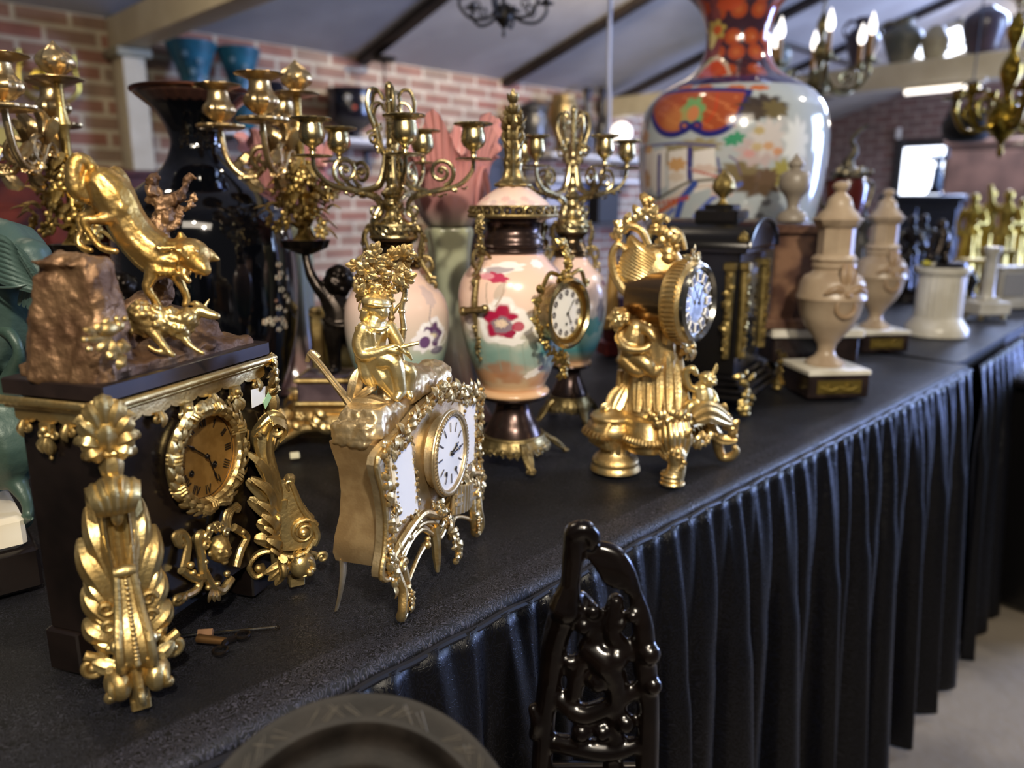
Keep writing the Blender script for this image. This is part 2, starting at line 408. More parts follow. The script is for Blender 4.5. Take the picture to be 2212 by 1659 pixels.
# ================================================================ draped table
ED0 = np.array([.118, .776]); EL = np.array([.7009, .7133]); EI = np.array([-.7133, .7009])
def tab(s, i, z=TZ):
    p = ED0 + EL * s + EI * i; return np.array([p[0], p[1], z])
def cloth_mat(name, base, hi, sc, rough=.5, strength=.5, spec=.3, border=None):
    """black damask: satin figures on a dull ground"""
    m = bpy.data.materials.new(name); m.use_nodes = True; t = m.node_tree; b = t.nodes['Principled BSDF']; N = t.nodes.new; Lk = t.links.new
    tc = N('ShaderNodeTexCoord'); nz = N('ShaderNodeTexNoise'); nz.inputs['Scale'].default_value = sc * .35; nz.inputs['Detail'].default_value = 3; Lk(tc.outputs['UV'], nz.inputs['Vector'])
    mx = N('ShaderNodeMix'); mx.data_type = 'RGBA'; mx.blend_type = 'LINEAR_LIGHT'; mx.inputs[0].default_value = .055; Lk(tc.outputs['UV'], mx.inputs[6]); Lk(nz.outputs[1], mx.inputs[7])
    v = N('ShaderNodeTexVoronoi'); v.feature = 'F1'; v.inputs['Scale'].default_value = sc; Lk(mx.outputs[2], v.inputs['Vector'])
    w = N('ShaderNodeMath'); w.operation = 'SINE'; g = N('ShaderNodeMath'); g.operation = 'MULTIPLY'; g.inputs[1].default_value = 26; Lk(v.outputs['Distance'], g.inputs[0]); Lk(g.outputs[0], w.inputs[0])
    r = N('ShaderNodeValToRGB'); r.color_ramp.elements[0].position = .35; r.color_ramp.elements[1].position = .75; Lk(w.outputs[0], r.inputs[0])
    big = N('ShaderNodeTexNoise'); big.inputs['Scale'].default_value = sc * .04; Lk(tc.outputs['UV'], big.inputs['Vector'])
    c = N('ShaderNodeMix'); c.data_type = 'RGBA'; c.inputs[6].default_value = lin(base); c.inputs[7].default_value = lin(hi); 
    if border is not None:      # woven border band along the front edge, plainer field elsewhere
        sp = N('ShaderNodeSeparateXYZ'); Lk(tc.outputs['UV'], sp.inputs[0]); e = N('ShaderNodeMapRange'); e.inputs[1].default_value = border; e.inputs[2].default_value = border + .006; e.inputs[3].default_value = 1.0; e.inputs[4].default_value = .0; Lk(sp.outputs[1], e.inputs[0])
        f = N('ShaderNodeMapRange'); f.inputs[1].default_value = .45; f.inputs[2].default_value = .7; f.inputs[3].default_value = .18; f.inputs[4].default_value = .75; Lk(big.outputs[0], f.inputs[0])
        mm_ = N('ShaderNodeMath'); mm_.operation = 'MAXIMUM'; Lk(e.outputs[0], mm_.inputs[0]); Lk(f.outputs[0], mm_.inputs[1]); r3 = N('ShaderNodeMath'); r3.operation = 'MULTIPLY'; Lk(mm_.outputs[0], r3.inputs[0]); Lk(r.outputs[0], r3.inputs[1]); Lk(r3.outputs[0], c.inputs[0])
    else: Lk(r.outputs[0], c.inputs[0])
    Lk(c.outputs[2], b.inputs['Base Color'])
    rr = N('ShaderNodeMapRange'); rr.inputs[3].default_value = rough + .2; rr.inputs[4].default_value = rough - .1; Lk(r.outputs[0], rr.inputs[0]); Lk(rr.outputs[0], b.inputs['Roughness'])
    wv = N('ShaderNodeTexNoise'); wv.inputs['Scale'].default_value = 900; Lk(tc.outputs['UV'], wv.inputs['Vector'])
    ad = N('ShaderNodeMath'); ad.operation = 'ADD'; Lk(r.outputs[0], ad.inputs[0]); Lk(wv.outputs[0], ad.inputs[1])
    u = N('ShaderNodeBump'); u.inputs['Strength'].default_value = strength; u.inputs['Distance'].default_value = .0006; Lk(ad.outputs[0], u.inputs['Height']); Lk(u.outputs[0], b.inputs['Normal'])
    b.inputs['Specular IOR Level'].default_value = spec
    return m
CLO = cloth_mat('black_damask', '#040406', '#3a3a45', 95, .44, .5, .36, .03)
SKT = cloth_mat('black_paisley_satin', '#030306', '#0d0e15', 60, .22, .3, .26)
def add_uv(o, f):
    L = o.data.uv_layers.new(name='UVMap'); n = len(o.data.loops); li = np.empty(n, np.int32); o.data.loops.foreach_get('vertex_index', li)
    V = np.empty(len(o.data.vertices) * 3, np.float32); o.data.vertices.foreach_get('co', V); V = V.reshape(-1, 3)
    L.data.foreach_set('uv', f(V)[li].astype(np.float32).ravel())
S0, S1, DEP = -.905, 1.285, 1.0
def cloth(name, sa, sb, ia, ib, label, n=220, m=110):
    s_ = np.linspace(sa, sb, n); i_ = np.linspace(ia, ib, m); P = np.zeros((n, m, 3))
    for a, s in enumerate(s_):
        for b, i in enumerate(i_):
            z = TZ + .0006 * noise.noise(Vector((s * 5, i * 16, 1))) - .0022 * abs(noise.noise(Vector((s * 2.2 + i, i * 13 + s * 1.5, 5)))) ** .7 + .0008 * noise.noise(Vector((s * 22, i * 9, 3)))
            P[a, b] = tab(s, i, z - .003)
    # hem rolled over the border of the top
    def roll(row, d): return [row + np.append(d[:2], 0) * x + np.array([0, 0, z]) for x, z in ((.006, -.002), (.009, -.008), (.009, -.02))]
    P = np.concatenate([P], 0)
    fr_ = np.stack(roll(P[:, 0], -EI), 1)[:, ::-1]; P = np.concatenate([fr_, P], 1)
    q = M().grid(P); o = q.build(name, CLO, sharp=None); add_uv(o, lambda V: np.stack([(V[:, :2] - ED0) @ EL, (V[:, :2] - ED0) @ EI], 1))
    so = o.modifiers.new('thick', 'SOLIDIFY'); so.thickness = .002; so.offset = -1
    return tag(o, label, 'tablecloth')
cloth('tablecloth', S0, S1, 0, DEP, 'black damask cloth covering the long table under the gilt clocks')
def skirt(name, p0, p1, zt, zb, label, amp=.027, per=.070, n=900, m=44, seed=3, m_=None):
    p0 = np.array(p0, float); p1 = np.array(p1, float); d = p1 - p0; Ln = np.linalg.norm(d); d /= Ln; o_ = np.array([d[1], -d[0]])
    P = np.zeros((n, m, 3)); sv = np.linspace(0, Ln, n); U = np.zeros((n, m, 2)); rd = random.Random(seed)
    ph = 0; phs = []
    for s in sv:
        ph += (Ln / n) * 2 * PI / (per * (1 + .45 * noise.noise(Vector((s * 7, seed, 0))))); phs.append(ph)
    for b in range(m):
        h = b / (m - 1); z = zt + (zb - zt) * h
        for a, s in enumerate(sv):
            g = min(1, h * 3.2); lo = phs[a] * .5 + .8 * noise.noise(Vector((s * 4, 9, h * .7)))
            fine = math.sin(phs[a] * 1.9 + 1.0) * (1 - g) * .0035
            pl = math.sin(phs[a] + .5 * noise.noise(Vector((s * 8, 2, h * 1.3)))); pl = math.copysign(abs(pl) ** .45, pl)
            off = .012 + fine + g * amp * (.25 + .65 * pl + .95 * math.sin(lo) * h) + .006 * math.sin(min(h * 12, PI)) + .03 * h
            sh = s + g * .012 * math.sin(lo * 1.7 + 2) * h
            P[a, b] = (*(p0 + d * sh + o_ * off), z + (.006 * math.sin(lo) if b == m - 1 else 0)); U[a, b] = (s * 1.9, z)
    q = M().grid(P); o = q.build(name, m_ or SKT, sharp=None); L = o.data.uv_layers.new(name='UVMap'); li = np.empty(len(o.data.loops), np.int32); o.data.loops.foreach_get('vertex_index', li)
    L.data.foreach_set('uv', U.reshape(-1, 2)[li].astype(np.float32).ravel())
    so = o.modifiers.new('thick', 'SOLIDIFY'); so.thickness = .0015
    return tag(o, label, 'table skirt')
skirt('table_skirt', tab(S0, 0)[:2], tab(S1, 0)[:2], TZ - .012, .012, 'black gathered paisley skirt hanging along the front of the long table')
fe = tab(S1, .0)[:2]; skirt('table_skirt', fe, tab(S1, .5)[:2], TZ - .012, .012, 'short black skirt hanging at the far end of the long table', n=260, seed=8)
# hem cord along the joint between top and skirt
pts = np.array([tab(s, -.013, TZ - .014 + .001 * math.sin(s * 90)) for s in np.linspace(S0, S1, 200)])
tag(M().tube(pts, .0035, 8).build('hem_cord', mat('cord_black', '#0b0b12', .5)), 'thin black gathered cord between tablecloth top and its skirt', 'cord')
tt = thing('folding_table', 'long table hidden under the black damask cloth', 'table', Frame(tab(0, 0, 0), 45.0))
M().box(((S0 + S1) / 2, DEP / 2, TZ - .022), (S1 - S0 - .02, DEP - .02, .028), b=.003).build('tabletop', DKW, tt)
for sx in (S0 + .15, S1 - .15):
    for sy in (.12, DEP - .12): M().tube([(sx, sy, 0.0), (sx, sy, TZ - .036)], .018, 10).build('leg', STEEL, tt)
# ---------------------------------------------------------------- shared ornament and figure builders
def FL(fr, w):
    d = np.asarray(w, float) - fr.O; return np.stack([d @ fr.ex, d @ fr.ey, d[..., 2]], -1)
def FWd(fr, p): 
    p = np.asarray(p, float); return fr.O + p[..., :1] * fr.ex + p[..., 1:2] * fr.ey + p[..., 2:] * np.array([0, 0, 1.0])
def to(m, a, b):
    """re-express a shape made in frame a in frame b"""
    m.V = [FL(b, FWd(a, v)) for v in m.V]; return m
def scale_at(fr): 
    d = fr.O - EYE; return (d[1] * CP - d[2] * SP) / FPX
class Tr:
    """reads points of one object off the photograph on its own plane: (x, y, depth in pixels' worth)"""
    def __init__(s, fr): s.fr = fr; s.k = scale_at(fr)
    def __call__(s, x, y, d=0): return s.fr.P(x, y, d * s.k)
    def path(s, pts, k=6, closed=False): return cat([s(*p) for p in pts], k, closed)
    def xz(s, pts): return [(s(*p)[0], s(*p)[2]) for p in pts]
def limb(m, tr, pts, k=5, n=10):
    """tapering limb through (x, y, depth, radius) all in pixels"""
    m.tube(tr.path([p[:3] for p in pts], k), np.interp(np.linspace(0, 1, 40), np.linspace(0, 1, len(pts)), [p[3] * tr.k for p in pts]), n, round_=True); return m
def blob(m, tr, x, y, d, rx, ry=None, rd=None, tilt=0):
    ry = ry or rx; rd = rd or rx
    m.ell(tr(x, y, d), (rx * tr.k, rd * tr.k, ry * tr.k), rot('Y', tilt), 14, 10); return m
def roman(m, c, r, h, w, y, hours=range(1, 13), thick=.0004, bold=1.0):
    """roman hour numerals round a dial in the xz plane, feet towards the centre"""
    tx = {1: 'I', 2: 'II', 3: 'III', 4: 'IIII', 5: 'V', 6: 'VI', 7: 'VII', 8: 'VIII', 9: 'IX', 10: 'X', 11: 'XI', 12: 'XII'}
    for hh in hours:
        a = math.radians(90 - 30 * hh); R = np.array([[math.sin(a), 0, math.cos(a)], [0, 1, 0], [-math.cos(a), 0, math.sin(a)]])
        cw = {'I': .30, 'V': .72, 'X': .72}; tot = sum(cw[q] for q in tx[hh]) * w; x = -tot / 2
        for q in tx[hh]:
            v = cw[q] * w; xc = x + v / 2; x += v
            def st(x0, x1, t):
                d = np.array([x1 - x0, 0, h]); ang = math.degrees(math.atan2(x1 - x0, h))
                B = M().box((xc + (x0 + x1) / 2, 0, 0), (t * bold, thick, np.linalg.norm(d)), rot('Y', ang)); B.V = [b for b in B.V]
                m.merge(B, R, np.array([c[0], y, c[1]]) + np.array([math.cos(a), 0, math.sin(a)]) * r)
            if q == 'I': st(0, 0, .14 * w)
            elif q == 'V': st(-v * .36, 0, .15 * w); st(v * .36, 0, .07 * w)
            else: st(v * .36, -v * .36, .15 * w); st(-v * .36, v * .36, .07 * w)
    return m
def hand(m, c, p, y, w, style='spade'):
    c = np.array([c[0], y, c[1]]); p = np.array([p[0], y, p[1]]); d = nrm(p - c); L_ = np.linalg.norm(p - c)
    m.tube([c - d * L_ * .12, c + d * L_ * .62], w * .45, 6); m.tube([c + d * L_ * .62, c + d * L_ * .72, c + d * L_ * .82, p], [w * .5, w * 1.3, w * .8, w * .15], 8, flat=.4)
    m.ell(c, (w * 1.6, w * .9, w * 1.6), n=12); return m
def scroll(m, pts, r, n=8, s0=None, s1=None, flat=1.0, up=(0, 1, 0)):
    """C or S scroll: a path in the xz plane whose ends curl into volutes (radius, turns, sign)"""
    p = cat(pts, 7)
    def curl(e, d, rad, turns):
        sg = 1 if turns > 0 else -1; nx = np.array([-d[2], 0, d[0]]) * sg; c = e + nx * rad
        a = np.linspace(0, 2 * PI * abs(turns), int(18 * abs(turns)) + 3); rr = rad * (1 - .75 * a / a[-1])
        return np.array([c + (-nx * math.cos(t) + d * math.sin(t)) * q for t, q in zip(a, rr)])[1:]
    rr = np.full(len(p), r)
    if s1: q = curl(p[-1], nrm(p[-1] - p[-2]), *s1); rr = np.append(rr, np.linspace(r, r * .5, len(q))); p = np.vstack([p, q]); end1 = p[-1]; m.ell(end1, r * 1.15, n=8, m=6)
    if s0: q = curl(p[0], nrm(p[0] - p[1]), *s0); rr = np.append(np.linspace(r * .5, r, len(q)), rr); p = np.vstack([q[::-1], p]); m.ell(p[0], r * 1.15, n=8, m=6)
    m.tube(p, rr, n, flat=flat, up=up); return m
def face(m, c, r, fwd, up, fine=True):
    """a small modelled face: brow, nose, lips, chin, cheeks, eyes"""
    f = nrm(fwd); u = nrm(np.asarray(up, float) - f * (np.asarray(up, float) @ f)); s_ = np.cross(u, f); c = np.asarray(c, float)
    R = np.stack([s_, u, f], 1)
    def e(x, y, z, a, b, d): m.ell(c + R @ np.array([x, y, z]) * r, np.array([a, b, d]) * r, R, 10, 8)
    e(0, .05, 0, .78, 1.0, .85); e(0, -.25, .25, .62, .62, .58)
    e(0, -.05, .82, .13, .30, .17); e(0, -.22, .86, .17, .10, .14)
    for x in (-1, 1):
        e(.30 * x, .16, .68, .26, .09, .14); e(.31 * x, .0, .70, .15, .085, .09); e(.38 * x, -.28, .52, .24, .22, .2); e(.80 * x, -.02, .0, .10, .22, .14)
    e(0, -.46, .72, .23, .06, .1); e(0, -.56, .70, .19, .07, .1); e(0, -.78, .58, .26, .18, .2)
    return m
# ---------------------------------------------------------------- painted porcelain: colours laid on the vessel's own surface
class Pot:
    def __init__(s, tr, prof, na=360, nz=260, base='#ffffff', axis=0.0):
        """prof: (y pixel, half width pixel) read along the vertical axis at pixel x = axis"""
        s.tr = tr; s.axis = axis
        z = [tr(axis, y)[2] for y, h in prof]; r = [h * tr.k for y, h in prof]
        p = cat([(a, 0, b) for a, b in zip(r, z)], 10); L_ = np.concatenate([[0], np.cumsum(np.linalg.norm(np.diff(p, axis=0), axis=1))])
        t = np.linspace(0, L_[-1], nz); s.r = np.interp(t, L_, p[:, 0]); s.z = np.interp(t, L_, p[:, 2])
        s.az = np.linspace(-PI, PI, na, endpoint=False)        # 0 faces the photographer, + to the right
        s.A = s.az[None] + 0 * s.z[:, None]; s.Z = s.z[:, None] + 0 * s.A; s.R = s.r[:, None] + 0 * s.A
        s.C = np.zeros(s.A.shape + (3,)); s.C[:] = lin(base)[:3]
    def at(s, x, y):
        c = s.tr(x, y); a = 0
        for _ in range(4):
            R = np.interp(c[2], np.sort(s.z), s.r[np.argsort(s.z)]); a = math.asin(max(-.98, min(.98, c[0] / R))); c = s.tr.fr.P(x, y, -R * math.cos(a))
        return a, c[2], R
    def uv(s, x, y):
        a, z, R = s.at(x, y); return (s.A - a) * R, s.Z - z
    def put(s, mask, col, k=1.0):
        c = np.array(lin(col)[:3]); m = np.clip(mask, 0, 1)[..., None] * k; s.C = s.C * (1 - m) + c * m
    def grad(s, stops):
        zs = [s.tr(s.axis, y)[2] for y, c in stops]; o = np.argsort(zs)
        cs = np.array([lin(c)[:3] for y, c in stops])[o]; zs = np.array(zs)[o]
        s.C = np.stack([np.interp(s.Z, zs, cs[:, i]) for i in range(3)], -1)
    def nz(s, f, seed=0):
        P = np.stack([s.R * np.sin(s.A), -s.R * np.cos(s.A), s.Z], -1).reshape(-1, 3) * f
        o = Vector((seed, seed, seed)); return np.array([noise.noise(Vector(p) + o) for p in P]).reshape(s.A.shape)
    def ell(s, x, y, rx, ry, col, tilt=0, soft=.15, wob=0, k=1.0, n=7, ph=0):
        u, v = s.uv(x, y); t = math.radians(tilt); q = s.tr.k
        a = (u * math.cos(t) + v * math.sin(t)) / (rx * q); b = (-u * math.sin(t) + v * math.cos(t)) / (ry * q)
        d = np.hypot(a, b) - wob * np.sin(n * np.arctan2(b, a) + ph) - wob * .28 * np.sin((n * 2 + 1) * np.arctan2(b, a) + 1)
        s.put((1 - d) / soft + .5, col, k)
    def poly(s, pts, col, k=1.0):
        P = [s.at(*p) for p in pts]; a0 = np.mean([p[0] for p in P]); R0 = np.mean([p[2] for p in P])
        px = np.array([(p[0]) for p in P]); pz = np.array([p[1] for p in P]); ins = np.zeros(s.A.shape, bool); n = len(P)
        for i in range(n):
            x1, z1, x2, z2 = px[i], pz[i], px[i - 1], pz[i - 1]
            c = ((z1 > s.Z) != (z2 > s.Z)) & (s.A < (x2 - x1) * (s.Z - z1) / (z2 - z1 + 1e-12) + x1); ins ^= c
        s.put(ins.astype(float), col, k)
    def line(s, pts, w, col, sm=True, k=1.0):
        P = np.array([s.at(*p) for p in pts]); 
        if sm and len(P) > 2: P = cat(P, 5)
        d = np.full(s.A.shape, 9.)
        for i in range(len(P) - 1):
            R = P[i, 2]; a = np.array([P[i, 0] * R, P[i, 1]]); b = np.array([P[i + 1, 0] * R, P[i + 1, 1]]); e = b - a; L2 = e @ e + 1e-12
            x = s.A * R - a[0]; z = s.Z - a[1]; t = np.clip((x * e[0] + z * e[1]) / L2, 0, 1); d = np.minimum(d, np.hypot(x - t * e[0], z - t * e[1]))
        q = w * s.tr.k / 2; s.put((q - d) / (q * .5) + .5, col, k)
    def bloom(s, x, y, r, outer, mid, inner, core, sq=.85, n=6, ph=0):
        s.ell(x, y, r, r * sq, outer, wob=.10, n=n, ph=ph, soft=.1); 
        for i in range(40):
            a = i * .157 * 2.55; s.ell(x + r * .8 * math.cos(a), y + r * .8 * sq * math.sin(a), r * .12, r * .05, '#ffffff', tilt=-math.degrees(a), k=.6)
        s.ell(x, y, r * .68, r * .68 * sq, mid, wob=.16, n=n, ph=ph, soft=.22); s.ell(x + r * .05, y + r * .12, r * .42, r * .36 * sq, inner, wob=.1, n=5, soft=.3)
        s.ell(x, y + r * .05, r * .2, r * .13, core, soft=.5)
        for i in range(26): a = i * 2.4; q = r * .28 * math.sqrt((i + 1) / 26); s.ell(x + q * math.cos(a), y + r * .05 + q * .7 * math.sin(a), r * .025, r * .025, '#f0d9b8')
    def build(s, name, m, parent, thick=.003, solid=False):
        r, z = s.r, s.z; P = np.stack([s.R * np.sin(s.A), -s.R * np.cos(s.A), s.Z], -1)
        q = M().grid(P, cv=True)
        n0 = q.n
        if not solid:
            up = z[-1] > z[0]; js = [-1 - 9 * j for j in range(6)] if up else [9 * j for j in range(6)]
            inn = [P[js[0]]] + [P[j] * np.array([1 - thick / r[j], 1 - thick / r[j], 1]) for j in js]; inn.append(inn[-1] * (.02, .02, 1))
            q.grid(np.stack(inn, 0), cv=True)
        o = q.build(name, m, parent, sharp=None, fix=False); me = o.data
        at = me.color_attributes.new('paint', 'FLOAT_COLOR', 'POINT'); col = np.ones((len(me.vertices), 4), np.float32); k = s.C.reshape(-1, 3); col[:len(k), :3] = k
        if len(me.vertices) > len(k): col[len(k):, :3] = k[-s.A.shape[1]:].mean(0)
        at.data.foreach_set('color', col.ravel())
        return o
PORC = mat('painted_porcelain', '#ffffff', .22, 0, vcol=True, coat=.25)
def lathe_px(m, tr, ax, prof, n=40, k=4, fl=None):
    """turned shape read as (y pixel, half width pixel)"""
    p = [(h * tr.k, 0, tr(ax, y)[2]) for y, h in prof]
    if k: p = cat(p, k)
    return m.lathe([(max(a, 1e-4), c) for a, b, c in p], n, fl=fl)
# ================================================================ black marble clock with wolf and lamb
FA = Frame([-.2747, .5008, TZ], 72)
ca = thing('mantel_clock', 'black marble mantel clock with gilt wolf attacking a lamb on its rocky top', 'clock', FA)
W_, D_ = .172, .078; Z0, Z1 = .034, .213
case = M().box((W_ / 2, D_ / 2, (Z0 + Z1) / 2), (W_, D_, Z1 - Z0), b=.0012).build('case', BLKM, ca)
for x, y in ((.012, .066), (W_ - .012, .066), (.02, .016), (W_ - .02, .016)):
    M().box((x, y, .017), (.03, .031, .034), b=.0015).build('foot_block', BLKM, ca)
M().box((W_ / 2, D_ / 2, .2225), (W_ + .012, D_ + .012, .012), b=.001).build('top_slab', mat('dark_marble_slab', '#241b18', .3, 0, '#1a1311', 30), ca)
# gilt cornice: a rod with a scalloped frieze and drops on the side and the front
def edge(side, t, out, z):   # point along the left side ('s') or the front ('f')
    return np.array([-out, D_ - t, z]) if side == 's' else np.array([t, -out, z])
nrmF = {'s': (-1, 0, 0), 'f': (0, -1, 0)}; LEN = {'s': D_, 'f': W_}
q = M(); q.tube([(-.008, D_ + .006, .2135), (-.008, -.008, .2135), (W_ + .008, -.008, .2135), (W_ + .008, D_ + .006, .2135)], .0032, 10)
q.tube([(-.005, D_ + .004, .2095), (-.005, -.005, .2095), (W_ + .005, -.005, .2095)], .0022, 8)
q.build('cornice_rod', GOLD, ca)
for sd in 'sf':
    L_ = LEN[sd]; n = 4 if sd == 's' else 6; m = M(); xs = np.linspace(0, L_, n * 16 + 1); low = .2005 - .0035 * np.abs(np.sin(xs / L_ * PI * n)) ** .5
    top = [edge(sd, t, .0032, .2095) for t in xs]; bot = [edge(sd, t, .0032, z) for t, z in zip(xs, low)]
    back = [edge(sd, t, 0, .2095) for t in xs]; bb = [edge(sd, t, 0, z) for t, z in zip(xs, low)]
    m.grid(np.stack([top, bot, bb, back], 1), cv=True, cap=True)
    m.build('cornice_frieze', GOLD, ca)
    for i in range(n):
        t = (i + .5) / n * L_
        if (sd == 's' and t > L_ - .014) or (sd == 'f' and t < .016): continue
        d = M(); big = (i % 2 == 1) if sd == 's' else (i % 2 == 0)
        nv = np.array(nrmF[sd]); ax = np.array([0, -1, 0]) if sd == 's' else np.array([1, 0, 0])
        c = edge(sd, t, .004, .198)
        if big:
            d.box(c + (0, 0, -.003), (.010, .006, .008) if sd == 'f' else (.006, .010, .008), b=.001)
            for g in (-1, 1): d.tube(spiral(c + ax * g * .006 + (0, 0, -.008), .0034, .001, 1.2 * g, PI / 2, ax=ax), .0013, 7)
            d.ell(c + nv * .003 + (0, 0, -.004), (.003, .003, .003))
            d.lathe([(.0005, -.027), (.0016, -.0255), (.0012, -.0235), (.0034, -.021), (.0044, -.018), (.003, -.014), (.002, -.011), (.0042, -.008), (.003, -.006)], 12, c)
            for g in (-1, 0, 1): d.leaf([c + ax * g * .001 + nv * .002 + (0, 0, -.010), c + ax * g * .005 + nv * .004 + (0, 0, -.015), c + ax * g * .0035 + nv * .003 + (0, 0, -.021)], .0028, nv, k=3, m=7)
        else:
            for g in (-1, 1): d.tube(spiral(c + ax * g * .003 + nv * .001 + (0, 0, -.004), .0036, .0012, 1.1 * g, PI / 2, ax=ax), .0016, 8)
            d.leaf([c + nv * .002 + (0, 0, .001), c + nv * .005 + (0, 0, -.005), c + nv * .003 + (0, 0, -.011)], .0035, nv, k=3, m=9)
        d.build('cornice_drop', GOLD, ca)
def corner_mount(cx, cy, dirv, k=1.0):
    m = M(); o = np.array([cx, cy, 0.]); f = nrm(dirv); s_ = np.cross((0, 0, 1.), f)
    Pn = lambda a, b, z: o + s_ * a * k + f * b * k + np.array([0, 0, .2 + (z - .2) * k])
    for an, ln in ((0, .036), (24, .034), (48, .031), (74, .026), (100, .020)):
        for g in ((1,) if an == 0 else (-1, 1)):
            ca_, sa_ = math.cos(math.radians(an)), math.sin(math.radians(an)) * g; q_ = lambda t, b, dz=0.: Pn(sa_ * ln * t * .62, b, .187 + ca_ * ln * t + dz)
            m.leaf([q_(0, .003), q_(.45, .009), q_(.8, .011), q_(1.0, .008, -.001), q_(1.02, .004, -.004)], .0062 * k, f, ribs=2, cup=.5, k=4, tip=.4)
    m.leaf([Pn(0, .003, .212), Pn(0, .012, .198), Pn(0, .006, .178)], .0065 * k, f, ribs=2, cup=.5)
    m.lathe([(.0004, .153), (.0035, .1545), (.0042, .158), (.0048, .163), (.0062, .168), (.0072, .174), (.0058, .180), (.0085, .1835), (.006, .187)], 14, o + f * .003, fl=lambda t, z: 1 + .12 * np.cos(7 * t))
    for g in (-1, 0, 1): m.ell(Pn(g * .0028, .006, .1545), .0021 * k, n=8)
    return m
corner_mount(-.003, -.003, (-1, -1, 0)).build('corner_mount', GOLD, ca)
corner_mount(W_ + .002, -.002, (1, -1, 0), .75).build('corner_mount', GOLD, ca)
# dial
DC = tuple(FA.P(440, 986)[[0, 2]]); RD = .0345
DIALG = mat('gilt_dial', '#b98f4f', .42, .75, '#a57d42', 90)
d = M().lathe([(.0, 0), (RD, 0), (RD + .003, .001), (RD + .003, .004)], 64, R=rot('X', 90), cap=False).xf(t=(DC[0], -.001, DC[1])).build('dial', DIALG, ca)
m = M(); m.tube(circ((DC[0], -.0016, DC[1]), RD * .97), .0003, 5, closed=True); roman(m, DC, RD * .80, RD * .21, RD * .19, -.0017); m.build('numerals', INK, d)
for x, y in ((410, 1024), (460, 1003)):
    p = FA.P(x, y); h = M().lathe([(.0, 0), (.0022, 0)], 16, R=rot('X', 90)).xf(t=(p[0], -.0018, p[2])); h.tube(circ((p[0], -.0018, p[2]), .0024, 18), .0004, 5, closed=True); h.ell((p[0], -.002, p[2]), .0008, n=6); h.build('winding_hole', INK, d)
p = FA.P(404, 963, -.003); hand(M(), DC, (p[0], p[2]), -.0034, .0014).build('hour_hand', STEEL, d)
p = FA.P(468, 1040, -.003); hand(M(), DC, (p[0], p[2]), -.0046, .0012).build('minute_hand', STEEL, d)
# wreath
m = M(); RW_ = .0395; C3 = np.array([DC[0], -.004, DC[1]])
m.tube(circ(C3, RW_, 60), .0046, 10, closed=True)
rd = random.Random(5)
for i in range(84):
    a = i / 84 * 2 * PI + rd.uniform(-.03, .03); lay = i % 3; r = RW_ + (-.0035, 0, .0035)[lay]
    e = np.array([math.cos(a), 0, math.sin(a)]); tg = np.array([-math.sin(a), 0, math.cos(a)]); sgn = 1 if e[2] > -.9 else -1
    sgn = 1 if math.cos(a) > 0 else -1
    dr = tg * sgn; c = C3 + e * r; oy = np.array([0, -1, 0])
    m.leaf([c + oy * .003, c + dr * .006 + oy * (.0065 if lay == 1 else .0048) + e * (lay - 1) * .0012, c + dr * .0125 + oy * .004 + e * (lay - 1) * .003], .0031, oy + e * (lay - 1) * .6, ribs=1.5, cup=.35, k=3, m=7)
for i in range(40):
    a = rd.uniform(0, 2 * PI); e = np.array([math.cos(a), 0, math.sin(a)]); m.ell(C3 + e * (RW_ + rd.uniform(-.004, .0055)) + (0, -.0055, 0), .0011, n=7, m=5)
for a0 in (20, 75, 112, 165, 200, 262, 318):
    for da in (-4, 0, 4):
        a = math.radians(a0 + da); e = np.array([math.cos(a), 0, math.sin(a)]); tg = np.array([-math.sin(a), 0, math.cos(a)])
        m.tube([C3 + e * (RW_ - .0062), C3 + e * (RW_ - .003) + (0, -.0065, 0) + tg * .001, C3 + e * RW_ + (0, -.0085, 0), C3 + e * (RW_ + .003) + (0, -.0065, 0) + tg * .001, C3 + e * (RW_ + .0062)], .0011, 6)
for g in (-1, 1):
    for j in range(3): m.leaf([C3 + (0, -.004, -RW_), C3 + (g * (.006 + .003 * j), -.008, -RW_ - .001 * j), C3 + (g * (.011 + .004 * j), -.005, -RW_ - .005 + .004 * j)], .003, (0, -1, 0), k=3, m=7)
m.build('wreath_bezel', GOLD, ca)
# mask mount below the dial
TA = Tr(FA); TA.k = .00045
m = M(); K_ = -14
def sc(pts, r, **kw): scroll(m, [TA(x, y, K_) for x, y in pts], r, **kw)
for g in (0, 1, 2):
    sc([(383 + g * 3, 1178), (378 - 2 + g * 6, 1158 - g), (395, 1150 + g * 3), (408 - g * 2, 1175), (402 - g * 4, 1225)], .0022, s0=(.0035, .8) if g == 1 else None)
sc([(392, 1232), (420, 1250), (440, 1250)], .0034); sc([(432, 1240), (428, 1270), (408, 1285), (384, 1292)], .0032, s1=(.003, .7))
for g in (0, 1, 2): sc([(478 + g * 4, 1180), (482 + g * 5, 1140), (490 + g * 5, 1105 + g), (512, 1090 + g * 4)], .0022, s1=(.003, -1) if g == 1 else None)
sc([(505, 1140), (532, 1160), (520, 1190), (510, 1225)], .0035); sc([(428, 1165), (435, 1200), (440, 1250)], .0036, s0=(.0035, -1.1)); sc([(440, 1235), (455, 1262), (478, 1278), (500, 1250)], .0038)
for x, y, r in ((412, 1222, 9), (418, 1238, 8), (525, 1150, 9), (450, 1270, 8), (490, 1240, 9), (445, 1215, 7), (470, 1262, 8)): blob(m, TA, x, y, K_ - 6, r * .7)
